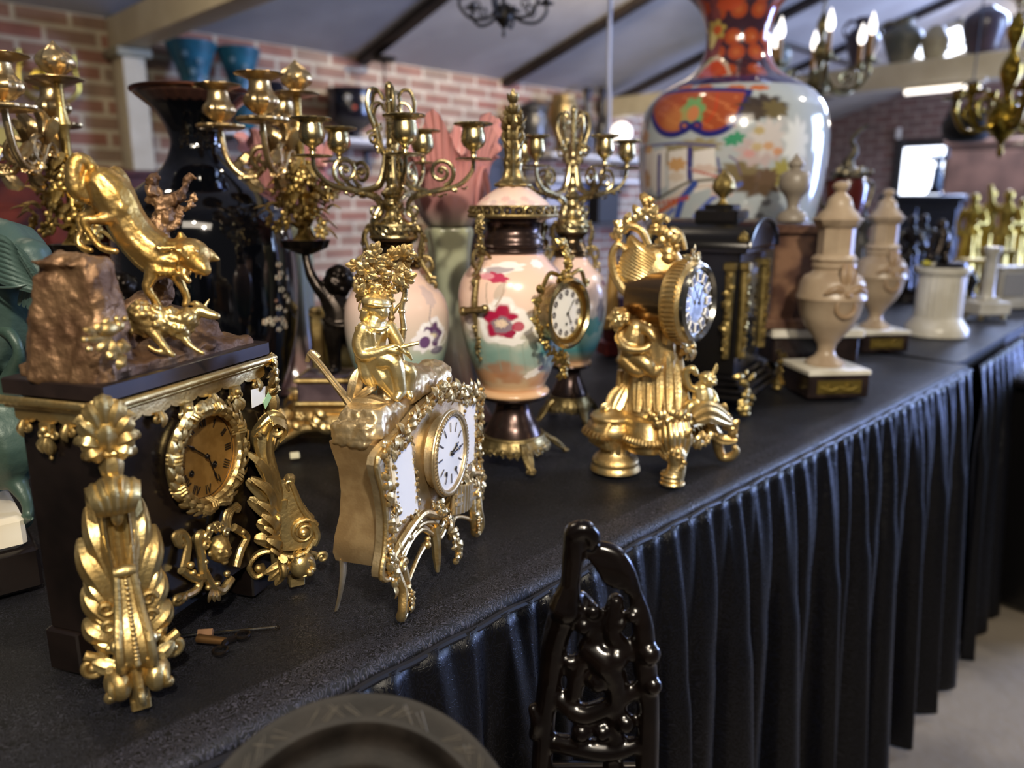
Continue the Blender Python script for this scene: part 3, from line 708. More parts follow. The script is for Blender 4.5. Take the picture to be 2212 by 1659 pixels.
for x, y, x2, y2 in ((462, 1275, 466, 1300), (458, 1275, 452, 1302), (468, 1275, 476, 1298), (470, 1150, 462, 1128), (478, 1150, 484, 1126), (395, 1290, 380, 1302), (405, 1285, 395, 1305)):
    m.leaf([TA(x, y, K_ - 4), TA((x + x2) / 2, (y + y2) / 2, K_ - 10), TA(x2, y2, K_ - 4)], .0035, (0, -1, 0), k=3, m=9)
for x, y in ((455, 1145), (466, 1140), (478, 1140), (488, 1150), (448, 1160), (446, 1178)): m.tube(spiral(TA(x, y, K_ - 8), .0036, .0012, 1.2), .0018, 7)
m.build('mask_mount', GOLD, ca)
fm = M(); face(fm, TA(473, 1188, K_ - 10), .0118, (-.25, -1, -.05), (0, 0, 1)); fm.build('mask_face', GOLD, ca, fuse=.0007, sm=2)
# acanthus feet
FR = Frame(FA.W([W_ - .006, -.015, 0]), 27); TF = Tr(FR); TF.k = .00044
def foot(parent, R, t, hz=1.0):
    X = lambda x, y, lat=0.0: (lambda p: np.array([p[0], lat, p[2] * hz]))(FR.P(x, y))
    m = M()
    # shield-shaped body with volutes
    out = [(600, 1060), (612, 1050), (625, 1052), (634, 1072), (648, 1105), (668, 1132), (678, 1158), (670, 1180), (645, 1188), (615, 1192), (592, 1186), (588, 1150), (596, 1110)]
    o2 = cat([X(*p) for p in out], 5, True)
    wz = lambda z: np.interp(z, [.05, .07, .10], [.0095, .0068, .0042])
    m.grid(np.stack([o2 * (1, 0, 1) + np.stack([0 * o2[:, 0], s_ * wz(o2[:, 2]), 0 * o2[:, 0]], 1) for s_ in (-1, 1)], 0), cv=True, cap=True)
    for g in (-1, 1):
        e1 = cat([X(*p, lat=g * (wz(X(*p)[2]) + .0005)) for p in [(622, 1066), (617, 1052), (626, 1048), (636, 1070), (650, 1103), (670, 1130), (681, 1158), (674, 1178)]], 6); m.tube(e1, [.0012, .0022, .003, .0032], 8)
        m.tube(spiral(X(653, 1150, g * .0095), .0125, .003, 1.6, .3), [.0024, .0020, .0018], 8); m.ell(X(651, 1152, g * .0115), (.0052, .004, .0052)); m.ell(X(650, 1153, g * .015), .0026, n=8)
        e2 = cat([X(*p, lat=g * .009) for p in [(676, 1165), (655, 1195), (620, 1203), (580, 1192), (552, 1200), (535, 1225), (548, 1246), (565, 1238), (562, 1222)]], 6); m.tube(e2, .0027, 8, flat=1.4)
        m.ell(X(556, 1229, g * .009), (.004, .004, .004)); 
    m.grid(np.stack([cat([X(*p, lat=l) for p in [(676, 1165), (655, 1197), (620, 1205), (580, 1194), (552, 1202), (537, 1225)]], 5) for l in (-.009, .009)], 0).transpose(1, 0, 2)[:, ::1].repeat(1, 0))
    bd = cat([X(*p) for p in [(630, 1058), (644, 1090), (660, 1115), (678, 1142), (684, 1165)]], 5)
    for i, b in enumerate(bd): m.ell(b + (.0015, 0, 0), .0014 + .0010 * i / len(bd), n=8, m=6)
    m.tube([X(626, 1046, -.0062), X(628, 1044), X(626, 1046, .0062)], [.0036, .0048, .0036], 10)
    m.box(X(612, 1095), (.006, .014, .010), rot('Y', 8), b=.001)
    # tall leaf: fingers rising, fanning sideways, the middle ones curling over
    cx = lambda z, lat, dx=0: X(590 - (1190 - z) * .16 + dx, z, lat)
    for lat, zt, w, cur in ((0, 925, .0062, 1), (-.0062, 930, .0056, 1), (.0062, 930, .0056, 1), (-.012, 945, .0052, .8), (.012, 945, .0052, .8)):
        p = [cx(1170, lat * .5), cx(1090, lat * .75, 4), cx(1010, lat, -2), cx(955, lat, -10), X(560 + 6 * cur, zt + 2 - 8, lat), X(585, 906 + abs(lat) * 800, lat), X(609, 915 + abs(lat) * 900, lat * .9), X(612, 940, lat * .75), X(601, 958, lat * .6)]
        m.leaf(p, w, (.9, 0, .35), ribs=1.5, cup=.5, tip=.7, base=.55, k=5, m=9)
    m.leaf([X(600, 955), X(598, 968), X(592, 985)], .004, (1, 0, 0), tip=.3)
    for lat, z0, z1, dx, w in ((.017, 1150, 975, -14, .0078), (.024, 1160, 1025, -14, .0078), (.022, 1168, 1075, -8, .0066), (.025, 1182, 1100, -4, .0072), (.021, 1188, 1130, -2, .006), (.027, 1196, 1150, -2, .0072), (.022, 1204, 1175, 4, .006)):
        for g in (-1, 1):
            m.leaf([cx(z0, g * .006), cx(z0 - (z0 - z1) * .45, g * lat * .55, 8), cx(z0 - (z0 - z1) * .8, g * lat * .9, 4), cx(z1, g * lat, dx - 16)], w, (.9, g * .45, .2), ribs=2, cup=.45, k=4, m=11, tip=.25)
    for g in (-1, 1):
        m.leaf([X(604, 1120, g * .004), X(588, 1050, g * .0075), X(570, 985, g * .0085), X(574, 938, g * .0075), X(596, 914, g * .006), X(610, 926, g * .005)], .0080, (.15, g, 0), ribs=2.5, cup=.3, tip=.5, base=.7)
        m.tube(spiral(X(597, 932, g * .006), .0072, .002, 1.3, PI * .9), [.0032, .0022], 8)
        for x1, y1, y0 in ((548, 985, 1075), (530, 1040, 1110), (534, 1080, 1140), (552, 1130, 1165), (546, 1165, 1185)): m.leaf([X(603, y0, g * .005), X((600 + x1) / 2, (y0 + y1) / 2 - 8, g * .010), X(x1, y1, g * .010)], .0068, (.1, g, .1), ribs=2, cup=.4, tip=.35)
    for z, h in ((1120, .0055), (1150, .0045)):
        for g in (-1, 1): m.tube(spiral(X(596, z, g * .0135), h, .0015, 1.1 * g, ax=(0, 1, 0)), .0022, 8)
    # side volutes and lower bulbs with leaves
    for g in (-1, 1):
        m.tube(spiral(X(600, 1212, g * .026), .0095, .002, 1.3 * g, PI / 2 + .4 * g, ax=(0, 1, 0)), [.003, .0026, .002], 9); m.tube([X(600, 1206, g * .018), X(604, 1196, g * .024), X(600, 1190, g * .030)], .0035, 9); m.ell(X(604, 1213, g * .026), .0035, n=9)
        m.ell(X(648, 1218, g * .0125), (.0125, .0085, .0120), rot('Z', -18 * g)); m.tube(spiral(X(652, 1217, g * .0165), .0128, .004, 1.2, PI * .5, ax=(1, g * .12, 0)), [.0024, .0018], 8); m.ell(X(660, 1228, g * .0185), .004, n=9); m.ell(X(668, 1222, g * .018), .0028, n=8)
        for a_, b_ in ((575, 1252), (590, 1262), (566, 1238)): m.leaf([X(620, 1212, g * .010), X((620 + a_) / 2, (1206 + b_) / 2, g * .014), X(a_, b_, g * .013)], .005, (0, g, .1), k=4, m=9)
        m.leaf([X(635, 1200, g * .010), X(630, 1196, g * .019), X(622, 1190, g * .026)], .0055, (1, 0, .2), k=4, m=9)
    m.tube(np.vstack([[X(655, 1200), X(682, 1206)], spiral(X(697, 1213), .005, .0015, -1.2, PI)]), .0022, 8)
    m.tube([X(640, 1192), X(652, 1206), X(650, 1232), X(645, 1262)], [.0075, .0055, .0045, .006], 10)
    m.box(X(640, 1262), (.014, .013, .009), b=.001)
    V = m.verts(); zmin = V[:, 2].min(); m.xf(t=(0, 0, -zmin)); m.xf(R, t)
    return m.build('acanthus_foot', GOLD, parent)
Rd = lambda a: rot('Z', a)
foot(ca, Rd(-45), (W_ - .006, -.015, 0))
foot(ca, Rd(225 + 4), (-.012, -.012, 0), 1.0)
# price sticker hung from the cornice end
T2 = Tr(FA); m = M(); m.prism(T2.xz([(527, 842), (558, 834), (557, 868), (529, 881)]), -.0075, -.007); s1 = m.build('price_tag', mat('white_card', '#dfe0e2', .6), ca); s1['label'] = 'white card price tag'
m = M(); m.prism(T2.xz([(551, 868), (563, 846), (569, 858), (556, 883)]), -.0085, -.008); s2 = m.build('price_tag', mat('green_card', '#9fc79a', .6), ca); s2['label'] = 'small green card tag'
# rocky bronze top
m = M()
ROCK = [((.022, .036, .262), (.028, .036, .045)), ((.022, .046, .285), (.020, .022, .03)), ((.022, .022, .283), (.021, .022, .034)), ((.022, .034, .306), (.024, .026, .008)), ((.014, .056, .25), (.018, .016, .03)), ((.016, .014, .245), (.022, .016, .026)), ((.044, .046, .25), (.022, .028, .018))]
for c, r in ROCK: m.box(c, (r[0] * 1.75, r[1] * 1.75, r[2] * 1.8), rot('Z', 12) @ rot('X', 5), b=r[0] * .3, t=.8)
m.box((W_ / 2, D_ / 2, .233), (W_ - .004, D_ - .004, .010), b=.002)
m.ell((.125, .045, .240), (.034, .03, .022)); m.ell((.142, .04, .236), (.014, .024, .016)); m.ell((.11, .062, .245), (.03, .018, .03)); m.ell((.09, .02, .234), (.05, .02, .010))
m.rough(.006, 34, 3).build('rock', ROCKB, ca, fuse=.0019, sm=3, rough=(.0016, 120))
FW = Frame(FA.W([.072, .034, .229]), 22.3); TW = Tr(FW)
# tree stump
m = M(); D = 45
limb(m, TW, [(348, 640, D, 26), (343, 520, D, 24), (352, 470, D, 20), (362, 438, D, 17)]); limb(m, TW, [(360, 445, D, 16), (388, 425, D, 12), (402, 398, D, 9), (412, 380, D, 6)]); limb(m, TW, [(355, 455, D, 14), (338, 430, D, 12), (332, 395, D, 11), (338, 380, D, 7)])
limb(m, TW, [(372, 490, D, 10), (385, 470, D, 8), (392, 452, D, 5)])
for x, y, r in ((330, 395, 12), (326, 415, 13), (342, 420, 10), (322, 432, 9), (412, 440, 9), (420, 428, 8), (406, 450, 7), (418, 446, 7), (392, 465, 8), (386, 482, 8), (378, 495, 7), (422, 386, 5), (340, 385, 8)): blob(m, TW, x, y, D - 6, r)
to(m, FW, FA).build('tree_stump', ROCKB, ca, fuse=.0013, sm=2, rough=(.0022, 170))
# wolf
m = M(); w = lambda *p: limb(m, TW, p); b_ = lambda *p: blob(m, TW, *p)
w((224, 400, 0, 37), (244, 425, 0, 44), (268, 470, 0, 41), (298, 515, 0, 43), (335, 548, -4, 48), (362, 558, -8, 44), (388, 556, -14, 34))
b_(222, 420, -14, 24, 40, 20, -12); b_(258, 402, 10, 24, 40, 18, -10); b_(345, 572, -22, 24, 34, 18, 15)
w((262, 455, -20, 26), (245, 470, -24, 17), (205, 476, -26, 10), (180, 478, -24, 8.5), (196, 508, -26, 7.5), (214, 532, -28, 7), (234, 541, -34, 8), (250, 544, -40, 7))
w((205, 430, 18, 20), (196, 462, 22, 13), (172, 472, 22, 8), (176, 500, 22, 7.5), (168, 522, 20, 8), (182, 538, 12, 8), (196, 542, 4, 7))
w((210, 378, 4, 11), (186, 350, 2, 14), (166, 350, -2, 16), (160, 382, -4, 18), (168, 412, -4, 19), (184, 430, -4, 12), (188, 440, -4, 5))
w((336, 580, -30, 22), (324, 606, -34, 13), (318, 624, -36, 10), (332, 645, -36, 9), (342, 662, -36, 8), (350, 680, -40, 10))
for i in range(4): w((344 + i * 5, 678, -44 + i, 4.5), (345 + i * 5.4, 690, -48 + i, 3.6))
w((372, 580, -10, 20), (386, 606, -14, 12), (396, 625, -16, 9), (404, 645, -16, 8), (400, 660, -18, 8))
w((372, 552, -10, 36), (396, 548, -16, 30), (412, 552, -22, 27)); b_(416, 549, -26, 38, 32, 34, 25); b_(404, 570, -26, 22, 22, 20); b_(430, 538, -40, 12, 8, 8, 25); b_(408, 556, -46, 9, 8, 8)
w((416, 558, -38, 28), (428, 570, -54, 23), (438, 580, -66, 18), (442, 584, -70, 14)); b_(447, 580, -74, 6, 5, 5); w((398, 578, -34, 12), (398, 596, -46, 9), (407, 608, -56, 7))
for x, y in ((424, 546, ), (405, 560)): b_(x, y, -46, 6, 5, 5)
for x, y, x2, y2, d in ((396, 534, 390, 506, -10), (440, 548, 470, 561, -14)): w((x, y, d, 16), ((x + x2) / 2, (y + y2) / 2, d - 2, 14), (x2, y2, d - 3, 6))
for i in range(26):
    t = i / 26; w((330 + 50 * t, 560 + 30 * math.sin(i * 2.1), -46 + 6 * math.sin(i), 3.2), (338 + 50 * t, 572 + 30 * math.sin(i * 2.1), -46 + 6 * math.sin(i), 2))
to(m, FW, FA).build('wolf', GOLDW, ca, fuse=.0012, sm=3, rough=(.00028, 420))
m = M(); t_ = lambda *p: limb(m, TW, p)
for x, y in ((424, 544), (407, 559)): blob(m, TW, x, y, -62, 4)
for x, y in ((434, 596), (424, 594), (412, 588)): t_((x, y, -56, 2.2), (x - 1, y + 7, -56, .8))
to(m, FW, FA).build('wolf_teeth_and_eyes', GOLDP, ca)
# lamb
m = M(); D = -58
w2 = lambda *p: limb(m, TW, [(a, b, c + D, r) for a, b, c, r in p])
blob(m, TW, 338, 695, D, 56, 34, 30, 6); blob(m, TW, 300, 676, D, 22, 24, 22); blob(m, TW, 386, 706, D, 32, 28, 26)
w2((386, 700, 0, 26), (412, 684, -4, 16), (432, 674, -10, 13), (452, 680, -16, 11), (468, 684, -20, 8)); w2((436, 664, -8, 5), (424, 656, -2, 6), (410, 658, 4, 3)); w2((444, 660, -8, 4), (452, 648, -6, 2))
w2((330, 715, -16, 15), (348, 740, -26, 9), (366, 762, -32, 7), (374, 768, -34, 6)); w2((366, 762, -30, 6), (340, 760, -30, 5), (322, 750, -28, 5)); w2((392, 722, -12, 12), (408, 744, -22, 7), (424, 756, -28, 5), (438, 764, -32, 5)); w2((282, 690, -6, 8), (276, 710, -10, 6), (284, 722, -12, 4))
rd = random.Random(2)
for i in range(230):
    a = rd.uniform(0, 2 * PI); u = rd.uniform(-1, 1); q = math.sqrt(1 - u * u); cx_, cy_, R1, R2 = rd.choice(((335, 694, 54, 33), (388, 704, 30, 27), (302, 678, 24, 24), (405, 690, 20, 18)))
    blob(m, TW, cx_ + R1 * u, cy_ + R2 * q * math.cos(a), D - abs(28 * q * math.sin(a)), rd.uniform(5.5, 8.5))
to(m, FW, FA).build('lamb', GOLD, ca, fuse=.0009, sm=0)
# gilt leaves and flower on the rock
class _Off:
    k = TW.k
    def __call__(s, x, y, d=0): return FA.P(x, y, -.013 + d * .6 * TW.k)
TL_ = _Off()
m = M(); D = 0
for i, (x, y, x2, y2, wd) in enumerate(((240, 730, 210, 760, 9), (240, 730, 185, 735, 8), (235, 735, 265, 775, 12), (230, 720, 205, 700, 10), (245, 718, 262, 700, 10), (250, 745, 282, 752, 14), (270, 770, 255, 800, 11), (215, 720, 180, 712, 7), (240, 700, 225, 690, 9), (255, 760, 230, 775, 10))):
    m.leaf([TL_(x, y, D), TL_((x + x2) / 2, (y + y2) / 2, D - 14), TL_(x2, y2, D - 6)], wd * TL_.k, (0, -1, .25), ribs=1.5, cup=.5, k=4, m=9, th=.3)
m.ell(TL_(232, 712, D - 8), (.008, .006, .0055)); m.ell(TL_(256, 705, D - 6), .004)
for x, y in ((182, 735), (192, 755), (270, 690), (252, 690)): blob(m, TL_, x, y, D - 6, 6)
m.build('rock_leaves', GOLD, ca)
# ================================================================ gilt clock with a seated figure under a vine
FB = Frame(onz(850, 1340), 72)
cb = thing('mantel_clock', 'gilt rococo mantel clock with a seated musician and white enamel panel', 'clock', FB)
TB = Tr(FB); BX = lambda x, y, d=0.: FB.P(x, y, d)
CDB = FB.P(966, 981, -.014); CBX, CBZ = CDB[0], CDB[2]
half = [(CBX - .116, .153), (CBX - .111, .125), (CBX - .107, .1), (CBX - .110, .076), (CBX - .118, .052), (CBX - .094, .045), (CBX - .066, .060), (CBX - .042, .062), (CBX - .022, .050), (CBX, .036)]
top_ = [(CBX, .176), (CBX - .035, .171), (CBX - .065, .163)]
out = np.array(top_ + half + [(2 * CBX - x, z) for x, z in half[-2::-1]] + [(2 * CBX - x, z) for x, z in top_[:0:-1]])
out = cat(out, 4, True)
m = M().prism(out, -.004, .004, b=.001); m.build('front_plate', GOLDM, cb)
# bombe case: sides swept in the depth
prof = [(.050, .002), (.058, .000), (.072, .002), (.090, .007), (.110, .009), (.130, .008), (.150, .003), (.156, .002)]
n = len(prof); P = []
for z, i in prof:
    xa, xb, ya, yb = CBX - .1 + i, CBX + .1 - i, .004, .050 - i * .6
    P.append([(xa, ya, z), (xb, ya, z), (xb, yb, z), (xa, yb, z)])
M().grid(np.array(P), cv=True, cap=True).build('case', mat('satin_gilt_side', '#c9ac80', .42, .85, '#b2946a', 60, .2, 500), cb, sharp=50)
for x in (CBX - .094, CBX + .094): M().tube(cat([(x, .044, .052), (x, .045, .035), (x, .049, .016), (x + .001, .054, 0.0)], 6), [.0055, .005, .0038, .003], 8, flat=.35, up=(1, 0, 0)).build('rear_leg', GOLDM, cb)
for sg in (-1, 1):
    m = M()
    E = lambda x, y, z: np.array([CBX + sg * (-CBX + x), y, z])
    m.tube(cat([E(-.006, -.003, .062), E(-.004, -.006, .044), E(-.001, -.010, .028), E(-.005, -.011, .012), E(-.002, -.008, .0035), E(.006, -.007, .004), E(.010, -.008, .012)], 7), [.006, .0055, .0045, .004, .0048, .004, .003], 9, flat=.8)
    m.tube(cat([E(.004, -.003, .056), E(.010, -.006, .040), E(.011, -.008, .024), E(.008, -.008, .010), E(.003, -.008, .004)], 6), [.0055, .0045, .004, .0035, .003], 9)
    m.tube(cat([E(.012, -.006, .022), E(.026, -.005, .030), E(.044, -.004, .038), E(.060, -.003, .042)], 6), [.0026, .0022, .0022, .003], 8); m.ell(E(.061, -.005, .042), .0042, n=9); m.ell(E(.065, -.004, .046), .003, n=9)
    m.encrust(cat([E(.004, -.010, .030), E(.009, -.012, .018), E(.010, -.012, .008)], 5), 14, .0055, jit=.6, seed=3, kinds='bfl')
    m.tube(spiral(E(.002, -.010, .050), .006, .002, 1.2 * sg), .0022, 8)
    m.build('front_leg', GOLDP, cb)
# raised mouldings and cast flowers over the plate
m = M(); F_ = -.005
fr_ = lambda pts, d=F_: np.array([(x, d, z) for x, z in pts])
o2 = np.array(top_ + half + [(2 * CBX - x, z) for x, z in half[-2::-1]] + [(2 * CBX - x, z) for x, z in top_[:0:-1]])
m.tube(cat(fr_(o2), 4, True), .0026, 8, closed=True)
m.tube(cat(fr_([(CBX + (x - CBX) * .86, .105 + (z - .105) * .9) for x, z in o2]), 4, True), .0014, 6, closed=True)
m.tube(cat(fr_([(CBX - .112, .060), (CBX - .08, .072), (CBX - .045, .078), (CBX - .02, .068), (CBX, .060), (CBX + .02, .068), (CBX + .05, .078), (CBX + .085, .072), (CBX + .112, .06)], -.008), 6), [.003, .0042, .003], 8)
m.tube(cat(fr_([(CBX - .108, .052), (CBX - .085, .058), (CBX - .05, .068), (CBX - .02, .060), (CBX, .048), (CBX + .02, .06), (CBX + .05, .068), (CBX + .085, .058), (CBX + .108, .052)], -.006), 6), .0022, 8)
for sg in (-1, 1):
    E = lambda x, z, d=-.007: np.array([CBX + sg * (x - CBX), d, z])
    m.encrust(cat([E(-.020, .150), E(-.014, .125), E(-.010, .10), E(-.013, .075), E(-.02, .055)], 6), 34, .0068, jit=.8, seed=11, kinds='bbfl')
    m.encrust(cat([E(-.022, .152), E(.01, .160), (CBX + sg * -.05, -.008, .170), (CBX + sg * -.01, -.009, .178)], 6), 46, .0068, jit=.75, seed=12, kinds='bblf')
    m.encrust(cat([E(-.016, .058), E(.01, .066), E(.04, .074)], 6), 22, .006, jit=.8, seed=13, kinds='lfb')
    m.encrust(cat([E(-.010, -.0 + .060), E(-.013, .045), E(-.006, .035)], 6), 16, .0062, jit=.9, seed=15, kinds='lbb')
m.encrust(cat([(CBX - .022, -.007, .080), (CBX - .01, -.012, .066), (CBX, -.014, .055)], 6), 18, .0065, jit=.8, seed=16, kinds='lfb')
m.encrust(cat([(CBX + .035, -.010, .090), (CBX + .052, -.010, .076), (CBX + .062, -.008, .062)], 6), 24, .008, jit=.9, seed=17, kinds='lbf')
m.encrust(cat([(CBX + .002, -.016, .046), (CBX + .004, -.018, .030), (CBX + .006, -.018, .012)], 6), 26, .0075, jit=.7, seed=18, kinds='lbb')
m.encrust(cat([(CBX - .01, -.010, .180), (CBX + .01, -.010, .184), (CBX + .03, -.009, .174)], 6), 26, .007, jit=.8, seed=19, kinds='lbb')
m.tube(cat([(CBX - .014, -.005, .054), (CBX - .012, -.006, .036), (CBX - .011, -.006, .022), (CBX - .010, -.006, .006)], 5), [.0055, .005, .0045, .002], 8)
m.tube(cat([(CBX + .020, -.005, .054), (CBX + .024, -.006, .04), (CBX + .024, -.005, .024)], 5), [.004, .004, .0025], 8)
m.build('cast_flowers', GOLDP, cb)
# enamel side panels
for sg in (-1, 1):
    pts = [FB.P(x, y, -.006)[[0, 2]] for x, y in ((847, 987), (858, 978), (868, 966), (879, 958), (886, 952), (889, 985), (892, 1010), (896, 1040), (898, 1075), (902, 1106), (889, 1116), (876, 1122), (860, 1136), (858, 1105), (852, 1070), (853, 1035), (848, 1010))]
    if sg > 0: pts = [(2 * CBX - x, z) for x, z in pts][::-1]
    o = M().prism(pts, -.0072, -.004, b=.0006).build('enamel_panel', DIALW, cb); o['label'] = 'white enamel panel'
    e = M(); pp = np.array([(x, -.0075, z) for x, z in pts + pts[:1]]); e.encrust(cat(pp, 3), 46, .0036, jit=.35, seed=21, kinds='bbl'); e.build('panel_frame', GOLDP, cb)
# protruding dial drum
RB = .0335; C3 = np.array([CBX, 0, CBZ])
e_ = M().lathe([(.030, .0), (.034, .004), (.033, .010), (.0345, .015), (.036, .017)], 56, R=rot('X', 90), cap=False).xf(t=(CBX, -.002, CBZ)); e_.build('dial_drum', GOLDM, cb)
bz = M(); bz.tube(circ(C3 + (0, -.018, 0), RB + .0035, 64), .0026, 10, closed=True); bz.tube(circ(C3 + (0, -.0165, 0), RB + .0058, 64), .0016, 8, closed=True)
for q in circ(C3 + (0, -.0195, 0), RB + .0045, 66): bz.ell(q, .00175, n=7, m=5)
bz.build('dial_bezel', GOLDM, cb)
dl = M().lathe([(.0, .0012), (RB * .6, .0009), (RB + .002, 0)], 48, R=rot('X', 90), cap=False).xf(t=(CBX, -.0168, CBZ)).build('dial', DIALW, cb)
m = M()
for h in range(12):
    a = PI / 2 - h * PI / 6; e = np.array([math.cos(a), 0, math.sin(a)]); c = C3 + e * RB * .74 + (0, -.0182, 0)
    B = M().box((0, 0, 0), (.0011, .0005, RB * .27), b=0); ang = 90 - math.degrees(a); m.merge(B, rot('Y', ang), c)
m.build('hour_strokes', mat('grey_paint', '#4a4648', .5), dl)
p = FB.P(985, 968, -.019); hand(M(), (CBX, CBZ), (CBX + .017, CBZ + .006), -.0190, .0016).build('hour_hand', INK, dl); hand(M(), (CBX, CBZ), (CBX + .021, CBZ + .0005), -.0200, .0013).build('minute_hand', INK, dl)
for dx, dz in ((-.013, -.016), (.010, -.018)): M().lathe([(0, 0), (.0024, 0)], 14, R=rot('X', 90)).xf(t=(CBX + dx, -.0187, CBZ + dz)).build('winding_hole', INK, dl)
# pan pipes and drapery in front of the apron
m = M()
for i in range(7):
    t = i / 6; c = np.array([CBX + .012 + .040 * t, -.016 - .003 * math.sin(t * PI), .072 - .010 * t + .004 * t * t])
    m.tube([c + (0.0, 0, .014 - .003 * i * .3), c - (.004, 0, .014)], .0034, 9)
for dz in (.004, -.004): m.box((CBX + .032, -.0195, .067 + dz), (.052, .0025, .0035), rot('Y', 12), b=.0004)
m.build('pan_pipes', GOLDM, cb)
# rock on top
m = M()
m.box((CBX - .055, .026, .168), (.085, .044, .026), rot('Y', 3), b=.005, t=.86); m.box((CBX + .02, .024, .172), (.10, .044, .034), rot('Y', -4), b=.006, t=.75); m.ell((CBX - .01, .02, .186), (.045, .022, .018)); m.ell((CBX + .05, .022, .176), (.03, .02, .02)); m.box((CBX - .085, .03, .163), (.03, .04, .022), b=.004)
m.rough(.004, 50, 5).build('rock', GOLDM, cb, fuse=.0016, sm=2, rough=(.0012, 150))
# the seated figure
FM = Frame(FB.W([.045, .028, .175]), 6); TM = Tr(FM)
m = M(); D = 0; w = lambda *p: limb(m, TM, p); b_ = lambda *p: blob(m, TM, *p)
w((795, 775, 0, 30), (800, 745, 0, 34), (806, 715, 0, 32), (812, 698, 0, 22)); b_(788, 760, 4, 24, 26, 22); w((806, 706, 0, 22), (818, 690, -4, 13), (822, 680, -4, 13))
w((786, 715, -20, 17), (776, 745, -26, 16), (784, 768, -30, 15), (808, 768, -36, 12), (836, 758, -40, 9), (852, 752, -40, 7)); w((842, 712, 8, 16), (858, 738, -10, 13), (868, 756, -26, 10), (878, 762, -34, 7))
w((800, 790, -8, 26), (832, 782, -26, 26), (852, 790, -34, 20), (862, 825, -36, 15), (866, 850, -34, 13)); w((806, 800, -2, 26), (846, 800, -2, 23), (882, 806, -8, 19), (884, 830, -8, 14), (880, 850, -8, 12))
w((812, 790, -18, 22), (830, 820, -26, 22), (850, 850, -26, 14), (858, 866, -28, 8)); w((790, 780, -10, 20), (796, 812, -16, 20), (806, 840, -16, 10)); w((866, 852, -38, 11), (858, 864, -48, 8)); w((880, 850, -10, 10), (886, 860, -20, 8))
for i in range(7): w((812 + i * 8, 780 + i, -36 + abs(i - 3) * 3, 5), (818 + i * 7, 815, -42 + abs(i - 3) * 3, 4.5), (838 + i * 5, 852, -34, 3))
for i in range(5): w((770 + 9 * i, 712 + 3 * i, -26 - 3 * i, 4), (778 + 8 * i, 740 + 4 * i, -34, 4), (790 + 6 * i, 760, -34, 3))
for i in range(4): w((852 + i * 3, 748 + i * 4, -42, 3.4), (862 + i * 3, 752 + i * 4, -47, 2.8), (870 + i * 2, 757 + i * 4, -45, 2.2))
w((868, 752, -40, 3), (874, 746, -42, 2.4))
for i in range(4): w((874 + i * 2, 760 + i * 4, -38, 3.2), (884 + i * 2, 766 + i * 4, -42, 2.6), (888, 774 + i * 3, -40, 2.2))
to(m, FM, FB).build('seated_musician', GOLDY, cb, fuse=.0010, sm=2)
m = M(); hc = TM(820, 668, -6); k = TM.k
face(m, TM(823, 674, -8), 22 * k, (.72, -.62, -.30), (.25, -.05, 1)); b_(808, 662, 0, 25, 24, 25); to(m, FM, FB).build('musician_head', GOLDY, cb, fuse=.0008, sm=1)
m = M(); m.ell(TM(812, 656, -2), (31 * k, 29 * k, 17 * k), rot('Y', 6)); m.ell(TM(814, 660, -4), (33 * k, 31 * k, 8 * k), rot('Y', 10)); m.tube([TM(790, 672, -10), TM(786, 690, -6), TM(792, 700, 0)], .004, 8); to(m, FM, FB).build('hat', GOLDY, cb, fuse=.0009, sm=2)
m = M(); m.tube([TM(826, 764, -44), TM(905, 744, -44)], 4 * k, 8); m.ell(TM(845, 762, -44), (20 * k, 5 * k, 9 * k), rot('Y', 15)); m.leaf([TM(800, 712, -30), TM(822, 716, -36), TM(842, 708, -28)], 6 * k, k=4); to(m, FM, FB).build('pipe', GOLDY, cb)
# vine arbour
m = M(); D = 34
limb(m, TM, [(872, 800, D, 8), (866, 760, D, 6), (872, 715, D, 7), (868, 670, D, 6), (876, 630, D, 6), (870, 590, D, 5)]); limb(m, TM, [(842, 800, D, 7), (848, 760, D, 6), (842, 720, D, 6), (846, 680, D, 6), (840, 640, D, 6), (834, 600, D, 5)])
for x, y in ((872, 715), (868, 676), (846, 690), (874, 650), (842, 720), (872, 760)): blob(m, TM, x, y, D, 8, 7)
limb(m, TM, [(842, 690, D, 4), (858, 668, D, 4), (872, 655, D, 4)]); limb(m, TM, [(845, 740, D, 4), (860, 720, D, 4), (874, 712, D, 4)])
for i in range(9): limb(m, TM, [(862 + (i % 2), 604 - i * 5, D - 6, 2.4), (880, 600 - i * 5, D - 6, 2.4)])
to(m, FM, FB).build('vine_trunks', GOLDP, cb)
m = M(); rd = random.Random(4); k = TM.k
for i in range(96):
    x = rd.uniform(772, 880); y = rd.uniform(548, 642); 
    if (x < 800 and y < 572) or (x > 850 and y > 615): continue
    c = TM(x, y, D + rd.uniform(-30, 14)); a = rd.uniform(0, 6.28); dr = np.array([math.cos(a), -.2, math.sin(a)]); s_ = rd.uniform(12, 19) * k
    for j in (-1, 0, 1):
        R_ = rot('Y', 38 * j); d2 = R_ @ dr; m.leaf([c, c + d2 * s_ * .7 + (0, -.0015, 0), c + d2 * s_ * (1.5 if j == 0 else 1.1)], s_ * .42, (0, -1, .2), ribs=1.5, k=3, m=7)
for cx_, cy_ in ((800, 628), (818, 640), (786, 600), (842, 622)):
    for i in range(13): m.ell(TM(cx_ + rd.uniform(-8, 8), cy_ + rd.uniform(-12, 12), D - 18 + rd.uniform(-8, 6)), 4.2 * k, n=7, m=5)
for pts in ([(795, 600), (780, 570), (790, 548), (806, 560)], [(800, 625), (782, 650), (776, 672), (790, 680)], [(835, 640), (830, 655), (822, 660)]): m.tube(TM.path([(x, y, D - 10) for x, y in pts]), 2.6 * k, 6)
